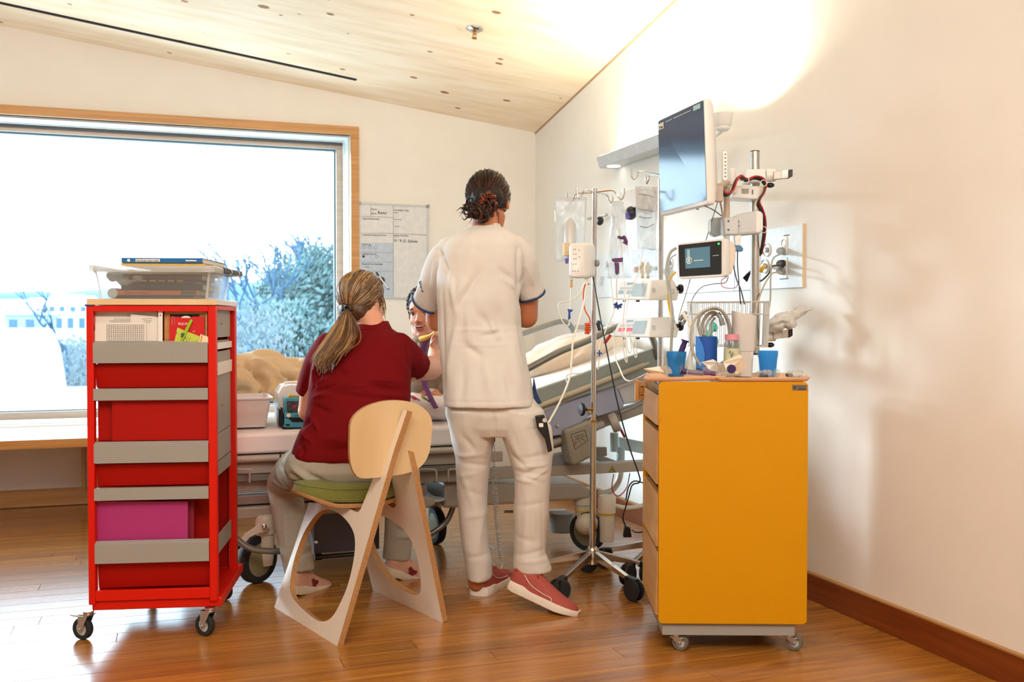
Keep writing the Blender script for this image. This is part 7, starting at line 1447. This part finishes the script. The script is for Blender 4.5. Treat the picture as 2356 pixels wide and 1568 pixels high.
FP = [(a, b, c, d, e, f*.62) for a, b, c, d, e, f in [(1137, 945, 1138, 1000, 5, -.012), (1050, 1050, 1110, 1045, 6, .007), (1060, 1065, 1120, 1075, 6, -.007), (1055, 1100, 1100, 1090, 6, .005), (1065, 1130, 1115, 1150, 7, -.005), (1062, 1200, 1118, 1190, 7, .004), (1070, 1300, 1125, 1290, 6, -.005), (1030, 960, 1060, 1030, 8, .007), (1100, 960, 1080, 1040, 9, -.006), (1125, 1000, 1110, 1060, 7, .006),
      (1185, 1080, 1255, 1088, 4, -.011), (1190, 1070, 1262, 1065, 4, .009), (1180, 1098, 1240, 1105, 4, .008), (1200, 1050, 1265, 1040, 5, -.007), (1175, 1040, 1215, 1075, 5, -.008), (1165, 990, 1200, 1060, 8, .008), (1200, 960, 1240, 1030, 8, -.005), (1190, 1160, 1255, 1150, 5, -.005), (1185, 1230, 1240, 1245, 6, -.004), (1185, 1275, 1255, 1262, 5, -.007), (1190, 1290, 1262, 1285, 5, .006), (1225, 1120, 1230, 1300, 3, .003), (1245, 1120, 1250, 1300, 3, -.003), (1150, 930, 1225, 960, 5, .004), (1210, 985, 1262, 980, 3, -.004)]] + [(1240, 1070, 1195, 1092, 4, -.006), (1262, 1075, 1215, 1100, 3.5, .006), (1250, 1110, 1200, 1088, 3.5, -.005), (1060, 1090, 1090, 1180, 8, .005), (1110, 1180, 1095, 1300, 7, .005), (1215, 1140, 1205, 1290, 8, .005), (1065, 1000, 1095, 1040, 7, -.006)]
trn = blob(b, 'trousers', M['trousers'], nurse, .0062, 3, folds(FP, 3.68, (.0026, 13.), seed=5))
ho = MB(); slabD(ho, [(1231, 957), (1252, 954), (1260, 975), (1271, 1036), (1261, 1041), (1254, 1010), (1236, 985)], 3.60, .03); hs_ = ho.build('pocket_device', M['black'], nurse, bevel=.003, label='black clip holder with a strap on the trouser pocket')
b = MB(); slabD(b, rrect(1240, 973, 1250, 982, 1.5), 3.597, .004); b.build('label_tag', M['inkwhite'], hs_, smooth=0); b = MB(); b.lathe([(0, 0), (.008, 0), (.008, .003), (0, .003)], P(1253, 966, 3.60), 18, -FH); b.build('button', M['greyp'], hs_)
# hair, bun, scrunchie
hr_ = (.084, .100, .092)
b = MB(HN); b.sph((0, -.018, .034), (hr_[0], hr_[1], hr_[2]), 28); b.sph((0, -.06, -.02), (.066, .05, .05), 20); b.sph((0, .03, .06), (.068, .05, .048), 16)
cap_ = blob(b, 'hair', hb[0], nurse, .006, 4, folds([], 3.8, (.004, 60.)))
HC = HN @ Matrix.Translation((0, -.018, .034)); inv = HC.inverted(); tg = inv @ P(1118, 474, 3.765); tg = V((tg.x/hr_[0], tg.y/hr_[1], tg.z/hr_[2])).normalized()
rg = random.Random(4); st = []
while len(st) < 260:
    v = V((rg.gauss(0, 1), rg.gauss(0, 1), rg.gauss(0, 1))).normalized()
    if v.y < .62 and v.z > -.75: st.append(v)
b = MB(); strands(b, HC, hr_, tg, st, .0021, 6, 1.015)
for i in range(16):
    p = P(1078+rg.random()*70, 500+rg.random()*6, 3.80); b.mi = i % 3; b.tube(spl([p+Z*.03, p, p - Z*rg.uniform(.015, .04) + R*rg.uniform(-.02, .015)], 4), [.0018, .0014, .0005], 4, cap=False)
b.build('hair_strands', hb, cap_, kind='stuff', rec=False)
b = MB()
for i in range(70):
    a0 = rg.uniform(0, 6.28); c = P(1100+rg.gauss(0, 9), 480+rg.gauss(0, 6), 3.735); n_ = V((rg.gauss(0, 1), rg.gauss(0, 1), rg.gauss(0, 1))).normalized(); u = n_.orthogonal().normalized(); w_ = n_.cross(u); rr_b = rg.uniform(.014, .030)
    b.mi = rg.choice((0, 1, 2)); b.tube([c + (u*math.cos(a0+t*.5)*rr_b*1.35 + w_*math.sin(a0+t*.5)*rr_b) for t in range(9)], [.002, .0045, .0045, .0015], 5, cap=False)
for i in range(14):
    p = P(1085+rg.gauss(0, 6), 482+rg.gauss(0, 8), 3.73); b.mi = i % 3; b.tube(spl([p, p-R*.02+Z*rg.gauss(0, .01), p-R*rg.uniform(.03, .045)+Z*rg.gauss(-.006, .014)], 4), [.003, .002, .0005], 4, cap=False)
b.build('hair_bun', hb, nurse, rec=False)
scm, snt, sbs = base_mat('patterned_scrunchie'); mp, _ = coords(snt); vv = N(snt, 'ShaderNodeTexVoronoi'); vv.inputs['Scale'].default_value = 130; snt.links.new(mp.outputs[0], vv.inputs['Vector']); rc_ = ramp(snt, vv.outputs['Distance'], [(.15, 'd8742a'), (.38, '8c2f18'), (.6, '241410')]); snt.links.new(rc_.outputs[0], sbs.inputs['Base Color']); sbs.inputs['Roughness'].default_value = .8
b = MB(); c = P(1123, 471, 3.735); rs_ = []
for j in range(64): a = 2*math.pi*j/64; rs_.append(c + (R*math.cos(a)*.78 + Z*math.sin(a)*1.25)*(.030+.0035*math.sin(a*9)) + FH*.012*math.cos(a))
b.tube(rs_, [.010+.004*math.sin(i*1.7) for i in range(64)], 8, closed=True); b.build('scrunchie', scm, nurse, label='orange and black patterned scrunchie')
face_parts(HN, nurse, hb[0])
UPM = 'coral_trainer'; mat('coral_trainer', 'a4473c', .7, var=.1, scale=250, bmp=.0003); mat('coral_sole', 'e6dbcd', .6)
shoe(nurse, P(1101, 1372, 3.86), P(1101, 1372, 3.86) + (FH*.90+R*.36)*.25, .295, Z, bpy.data.materials['coral_sole'], bpy.data.materials['coral_trainer'], M['inkwhite'])
b = MB(); q = P(1094, 1349, 3.85); b.tube([q, q+R*.022], .0035, 8); b.build('heel_tab', bpy.data.materials['coral_trainer'], nurse)
shoe(nurse, P(1172, 1352, 3.70), P(1318, 1418, 3.615), .275, Z + R*.35, bpy.data.materials['coral_sole'], bpy.data.materials['coral_trainer'], M['inkwhite'])
for p, q, r in ((P(1226, 1300, 3.72), P(1214, 1330, 3.71), .036),):
    b = MB(); b.caps(p, q, r+.003); b.build('sock', M['black'], nurse)
# ---- teacher on the chair
tea = thing('person', 'person with a long blond ponytail in burgundy polo sitting on the plywood chair', 'person', sc_c + Z*.5)
HT = headframe(P(833, 699, 3.87), FH*.86 + R*.50 - Z*.12, Z + R*.05, 1.0)
b = MB(); headshape(b, HT)
b.limb([P(842, 720, 3.85), P(856, 748, 3.83), P(860, 775, 3.82)], [.050, .051, .06], 16)
rows(b, [(765, 810, 905, 3.82, .06), (790, 760, 930, 3.80, .085), (840, 728, 938, 3.76, .105), (920, 720, 930, 3.70, .11), (1000, 705, 925, 3.67, .12), (1060, 680, 930, 3.66, .13)])
b.limb([P(750, 808, 3.79), P(722, 860, 3.81), P(706, 945, 3.84)], [.055, .043, .034], 14); b.limb([P(706, 945, 3.84), P(722, 958, 3.98), P(742, 955, 4.14)], [.036, .033, .024], 14)
hand(b, P(742, 955, 4.14), FH*.9+R*.3, -Z, .92, .35, 1)
b.limb([P(922, 808, 3.80), P(955, 842, 3.87), P(992, 846, 3.99)], [.055, .054, .048], 14); b.limb([P(992, 846, 3.99), P(1001, 832, 4.10), P(998, 806, 4.22)], [.047, .038, .023], 14)
hand(b, P(997, 806, 4.22), Z*.85+R*.12-FH*.05, R*.65-FH*.5, .66, .9, -1)
b.limb([P(720, 1065, 3.72), P(665, 1105, 3.95)], [.085, .055], 14); b.limb([P(662, 1110, 3.97), P(672, 1200, 3.95), P(690, 1310, 3.90)], [.050, .044, .028], 14)
b.limb([P(880, 1065, 3.74), P(925, 1108, 4.10)], [.085, .055], 14); b.limb([P(925, 1112, 4.12), P(918, 1200, 4.13), P(912, 1290, 4.13)], [.052, .048, .034], 14)
b.limb([P(690, 1310, 3.90), P(700, 1338, 3.92)], [.028, .024], 10); b.limb([P(912, 1288, 4.13), P(918, 1312, 4.13)], [.034, .028], 10)
blob(b, 'body', M['skin'], tea, .0065, 4)
b = MB(); rows(b, [(746, 836, 890, 3.845, .052), (754, 822, 900, 3.835, .066), (764, 796, 914, 3.825, .082), (776, 768, 930, 3.81, .098), (792, 744, 944, 3.79, .112), (815, 726, 950, 3.77, .122), (850, 716, 948, 3.74, .130), (890, 710, 946, 3.71, .133), (930, 707, 943, 3.69, .135), (965, 700, 940, 3.67, .140), (995, 688, 938, 3.66, .146), (1022, 678, 937, 3.655, .152), (1045, 671, 937, 3.65, .155), (1052, 672, 937, 3.65, .154)], 36, 2.35)
b.limb([P(760, 803, 3.79), P(736, 835, 3.80), P(720, 865, 3.82)], [.066, .060, .054], 16, 3); b.tube([P(720, 865, 3.82), P(711, 890, 3.83), P(707, 903, 3.84)], [.053, .049, .048], 18)
b.limb([P(915, 803, 3.80), P(936, 822, 3.82), P(947, 833, 3.85)], [.066, .064, .061], 16, 3); b.tube([P(947, 833, 3.85), P(955, 839, 3.87), P(960, 842, 3.885)], [.060, .059, .058], 18)
FS = [(a, b, c, d, e*.85, f*1.5) for a, b, c, d, e, f in [(722, 800, 712, 880, 5, .008), (735, 850, 716, 900, 5, -.008), (716, 888, 760, 868, 4, .009), (722, 900, 770, 884, 4, -.010), (718, 915, 760, 905, 4, .008), (720, 930, 765, 945, 5, -.008), (760, 890, 850, 885, 6, .007), (850, 885, 930, 898, 5, -.009), (845, 872, 925, 880, 5, .008), (780, 905, 880, 915, 6, -.006), (870, 905, 935, 915, 6, .006), (715, 950, 740, 985, 6, .009),
      (690, 985, 720, 960, 6, -.008), (695, 990, 725, 1010, 5, .013), (700, 1000, 705, 1040, 6, -.012), (712, 1005, 690, 1045, 5, .010), (740, 1000, 830, 1010, 10, .006), (740, 1030, 840, 1022, 8, -.005), (800, 950, 860, 1000, 12, .006), (925, 790, 938, 860, 3.5, -.006), (935, 800, 945, 860, 3, .004), (770, 850, 800, 860, 8, -.005), (880, 800, 915, 840, 8, .004), (880, 925, 935, 945, 7, -.006)]]
po = blob(b, 'polo_shirt', M['polo'], tea, .0062, 3, folds(FS, 3.6, (.003, 12.), seed=8))
b = MB()
for k, (y, hw, dz) in enumerate(((744, .053, 0), (749, .060, 0), (754, .068, 0))): pass
b.loft([rowring(862, 738, 3.85, .052, .055, 28), rowring(860, 747, 3.84, .062, .064, 28), rowring(858, 757, 3.835, .074, .074, 28), rowring(858, 758, 3.835, .068, .068, 28), rowring(860, 747, 3.84, .057, .058, 28), rowring(862, 739, 3.85, .048, .05, 28)], cap=False, closed=True); b.build('collar', M['polo'], po, smooth=60)
b = MB(); rows(b, [(1020, 684, 928, 3.66, .135), (1050, 662, 938, 3.655, .150), (1075, 655, 942, 3.66, .155), (1094, 662, 944, 3.67, .150), (1104, 680, 938, 3.68, .13)], 32, 2.4)
b.limb([P(712, 1070, 3.70), P(682, 1085, 3.84), P(652, 1112, 3.98)], [.088, .085, .066], 18); b.limb([P(652, 1114, 3.98), P(662, 1160, 3.97), P(672, 1220, 3.94)], [.066, .067, .064], 18); b.tube([P(672, 1220, 3.94), P(684, 1285, 3.90), P(689, 1316, 3.89)], [.064, .060, .059], 18)
b.limb([P(885, 1070, 3.72), P(915, 1085, 3.9), P(928, 1112, 4.10)], [.088, .085, .068], 18); b.limb([P(928, 1114, 4.10), P(922, 1160, 4.12), P(917, 1220, 4.13)], [.066, .064, .060], 18); b.tube([P(917, 1220, 4.13), P(914, 1260, 4.13), P(912, 1284, 4.13)], [.060, .058, .058], 18)
FK = [(a, b, c, d, e, f*1.2) for a, b, c, d, e, f in [(650, 1060, 690, 1095, 5, -.008), (640, 1075, 665, 1120, 4, .008), (622, 1120, 680, 1128, 4, -.012), (620, 1110, 670, 1118, 3, .008), (640, 1130, 700, 1135, 4, .007), (700, 1050, 770, 1095, 6, .007), (730, 1055, 800, 1095, 6, -.006), (690, 1060, 740, 1095, 5, -.005), (640, 1180, 700, 1200, 7, -.004), (655, 1260, 715, 1270, 6, .005), (660, 1285, 718, 1280, 5, -.006), (635, 1150, 650, 1280, 4, .004), (890, 1250, 935, 1262, 5, -.006), (890, 1270, 935, 1275, 4, .005)]]
blob(b, 'trousers', M['khaki'], tea, .0065, 3, folds(FK, 3.8, (.0028, 13.), seed=9))
b = MB(); b.tube(spl([P(645, 1040, 3.80), P(646, 1062, 3.84), P(655, 1083, 3.84)], 4), .003, 6); b.build('pocket_piping', M['black'], tea)
ht_ = (.083, .100, .094)
b = MB(HT); b.sph((0, -.016, .034), ht_, 28); b.sph((0, -.055, -.025), (.066, .05, .05), 20); b.sph((0, .03, .06), (.068, .045, .05), 16)
cap_ = blob(b, 'hair', hd[0], tea, .006, 4, folds([], 3.8, (.004, 60.)))
HC = HT @ Matrix.Translation((0, -.016, .034)); inv = HC.inverted(); tie = P(799, 715, 3.775); tg = inv @ tie; tg = V((tg.x/ht_[0], tg.y/ht_[1], tg.z/ht_[2])).normalized()
st = []
while len(st) < 300:
    v = V((rg.gauss(0, 1), rg.gauss(0, 1), rg.gauss(0, 1))).normalized()
    if v.y < .6 and v.z > -.72: st.append(v)
b = MB(); strands(b, HC, ht_, tg, st, .0021, 9, 1.015)
for i in range(10):
    p = P(880+rg.random()*6, 690+rg.random()*30, 3.82); b.mi = i % 3; b.tube(spl([p+Z*.02-R*.01, p, p-Z*rg.uniform(.02, .045)+R*rg.uniform(-.004, .01)], 4), [.0016, .0012, .0005], 4, cap=False)
b.build('hair_strands', hd, cap_, kind='stuff', rec=False)
b = MB(); b.limb([tie, P(786, 745, 3.72), P(768, 780, 3.67), P(750, 812, 3.63), P(741, 832, 3.61)], [.016, .026, .030, .024, .010], 16); b.limb([tie, P(804, 745, 3.72), P(806, 770, 3.69), P(785, 795, 3.65)], [.014, .022, .022, .014], 14)
pt_ = blob(b, 'ponytail', hd[0], tea, .006, 4, folds([], 3.7, (.005, 45.)))
G = [[(799, 715, 3.775), (768, 732, 3.72), (742, 765, 3.66), (722, 797, 3.63), (711, 828, 3.61), (722, 856, 3.60)], [(799, 715, 3.775), (776, 742, 3.70), (752, 775, 3.63), (736, 805, 3.60), (722, 832, 3.59), (731, 860, 3.59)], [(799, 715, 3.775), (798, 740, 3.70), (782, 778, 3.63), (758, 806, 3.60), (745, 832, 3.585), (735, 858, 3.59)],
     [(799, 715, 3.775), (785, 745, 3.70), (765, 785, 3.63), (745, 815, 3.60), (733, 840, 3.585), (740, 857, 3.59)],
     [(799, 715, 3.775), (800, 745, 3.69), (793, 785, 3.62), (775, 812, 3.60), (755, 830, 3.585), (742, 848, 3.59)],
     [(799, 715, 3.775), (820, 740, 3.72), (836, 765, 3.69), (834, 786, 3.66), (800, 803, 3.62), (770, 822, 3.60)],
     [(799, 715, 3.775), (812, 740, 3.71), (822, 770, 3.67), (815, 790, 3.65), (790, 812, 3.61), (760, 838, 3.60)]]
b = MB(); strand_bundle(b, [[P(*q) for q in g_] for g_ in G], 620, 3, .0029, 3, .011); b.build('ponytail_strands', hd, pt_, kind='stuff', rec=False)
b = MB(); c = tie; b.tube([c + (V(R)*-.1 + Z*math.cos(a)*.9 + (R*.35+FH*.9)*math.sin(a)*.8)*.021 for a in [2*math.pi*j/24 for j in range(24)]], .0065, 8, closed=True)
for j in range(5): b.sph(c + Z*(.018*math.cos(j*1.25)) - FH*.016 + R*(.014*math.sin(j*1.25)), .008, 10)
b.build('hair_tie', M['black'], tea)
face_parts(HT, tea, hd[0])
UPM = 'blush_trainer'; mat('blush_trainer', 'cf9c86', .6, var=.05); cream = mat('cream_sole', 'd9cbb4', .6); flw = mat('dark_red_motif', '7a1a22', .6, var=.3, scale=200)
shoe(tea, P(668, 1366, 3.84), P(738, 1356, 4.02), .25, Z*1.0 - FH*.1, cream, cream, None, motif=flw)
shoe(tea, P(884, 1318, 4.09), P(956, 1336, 4.16), .25, Z*1.0 - FH*.1, cream, cream, None, motif=flw)
# ---- child in the bed
kid = thing('person', 'smiling person in taupe hoodie with purple lanyard sitting up in the bed', 'person', V((P(985, 900, 4.55).x, P(985, 900, 4.55).y, zt0)))
HK = headframe(P(978, 721, 4.52), -FH*.95 - R*.27 - Z*.08, Z + R*-.05, .98)
b = MB(); headshape(b, HK, child=True, smile=True)
b.limb([P(978, 745, 4.55), P(984, 790, 4.57)], [.045, .05], 14)
rows(b, [(785, 955, 1020, 4.57, .06), (810, 945, 1035, 4.57, .08), (880, 950, 1035, 4.57, .09), (930, 945, 1040, 4.57, .10)])
b.limb([P(950, 815, 4.55), P(940, 870, 4.5), P(975, 905, 4.42)], [.04, .034, .025], 12); hand(b, P(975, 905, 4.42), R*.9-FH*.3, -Z, .75, .4, 1)
b.limb([P(1035, 815, 4.55), P(1045, 870, 4.5), P(1010, 905, 4.42)], [.04, .034, .025], 12); hand(b, P(1010, 905, 4.42), -R*.9-FH*.3, -Z, .75, .4, -1)
blob(b, 'body', M['skin3'], kid, .005, 2)
face_parts(HK, kid, hb[0], True)
kh = (.082, .098, .088); b = MB(HK); b.sph((0, -.026, .042), kh, 24)
cap_ = blob(b, 'hair', hb[0], kid, .006, 2, folds([], 4.5, (.006, 50.)))
HC = HK @ Matrix.Translation((0, -.026, .042)); b = MB()
for i in range(520):
    v = V((rg.gauss(0, 1), rg.gauss(0, 1), rg.gauss(0, 1))).normalized()
    if v.y > .60 or v.z < -.35: continue
    p = ell_dir(HC, v*1.0, kh); nn = (p - HC @ V((0, 0, 0))).normalized(); tt = (V((rg.gauss(0, 1), rg.gauss(0, 1), rg.gauss(0, 1)))*.6 - Z*.3 + R*.2); tt = (tt - nn*tt.dot(nn)).normalized()
    b.mi = rg.choice(range(3)); b.tube([p, p+nn*.005+tt*.010, p+nn*.006+tt*.022], [.0030, .0026, .0008], 4, cap=False)
b.build('hair_strands', hb, cap_, kind='stuff', rec=False)
hood_m = mat('taupe_hoodie', '8a7a6a', .9, var=.06)
b = MB(); rows(b, [(770, 958, 1012, 4.60, .055), (782, 945, 1022, 4.59, .075), (800, 936, 1036, 4.58, .09), (850, 934, 1042, 4.57, .105), (900, 936, 1045, 4.57, .115), (928, 936, 1048, 4.57, .12)], 30, 2.4)
b.limb([P(950, 808, 4.56), P(939, 868, 4.5), P(966, 900, 4.43)], [.052, .046, .036], 14); b.limb([P(1032, 808, 4.56), P(1046, 868, 4.5), P(1020, 900, 4.43)], [.052, .046, .036], 14)
hoo = blob(b, 'hoodie', hood_m, kid, .007, 3, folds([(958, 790, 962, 860, 3, -.008), (966, 790, 968, 860, 2.5, .006), (950, 880, 1000, 890, 4, .008), (945, 895, 1005, 905, 4, -.008), (940, 820, 950, 880, 4, -.006)], 4.5, (.003, 16.)))
b = MB(); b.prism([P(*q) for q in ((961, 786, 4.455), (965, 787, 4.455), (968, 850, 4.44), (964, 850, 4.44))], .004, FH); b.build('zip_edge', M['greyp'], hoo)
pur = mat('purple_ribbon', '5a1c66', .6)
b = MB(); 
for pts in ([(1000, 765, 4.47), (985, 775, 4.455), (976, 795, 4.45), (973, 830, 4.44), (977, 880, 4.40), (990, 912, 4.33), (1003, 938, 4.27)],): b.tube(spl([P(*q) for q in pts], 5), .0115, 8, flat=.25, upv=FH)
b.build('lanyard', pur, kid, label='purple lanyard')
# yellow instrument held to the chin
b = MB(); b.limb([P(970, 779, 4.33), P(980, 776, 4.31), P(990, 771, 4.29), P(1001, 764, 4.27)], [.013, .011, .007, .007], 12); b.build('play_stethoscope', M['yellowp'], None, label='yellow plastic piece held in a hand under the smiling chin', cat='instrument')
# bed sheet over the child's lap
b = MB()
for q in ((960, 935, 4.42, .11, .12, .06), (1005, 935, 4.42, .11, .12, .06), (985, 920, 4.5, .12, .12, .06), (1040, 945, 4.45, .1, .12, .05)): b.sph(P(*q[:3]), q[3:], 16)
lap = blob(b, 'lap_blanket', M['sheet'], None, .009, 5, folds([(945, 905, 1000, 930, 5, .01), (960, 925, 1010, 950, 5, -.01)], 4.4, (.006, 12.)), label='white blanket with a flower print over the lap of the person in bed', cat='blanket')
for c, x, y, r_ in (('c04a62', 952, 914, .012), ('c0506e', 962, 919, .009), ('77803a', 985, 922, .010), ('8c8a3a', 975, 914, .008), ('77803a', 998, 930, .009)):
    b = MB(); q = P(x, y, 4.345); b.sph(q, (r_*1.6, .03, r_*.6), 10, Matrix.Rotation(.5, 4, 'Y')); b.build('print_flower', mat('flower_print_'+c, c, .8), lap)
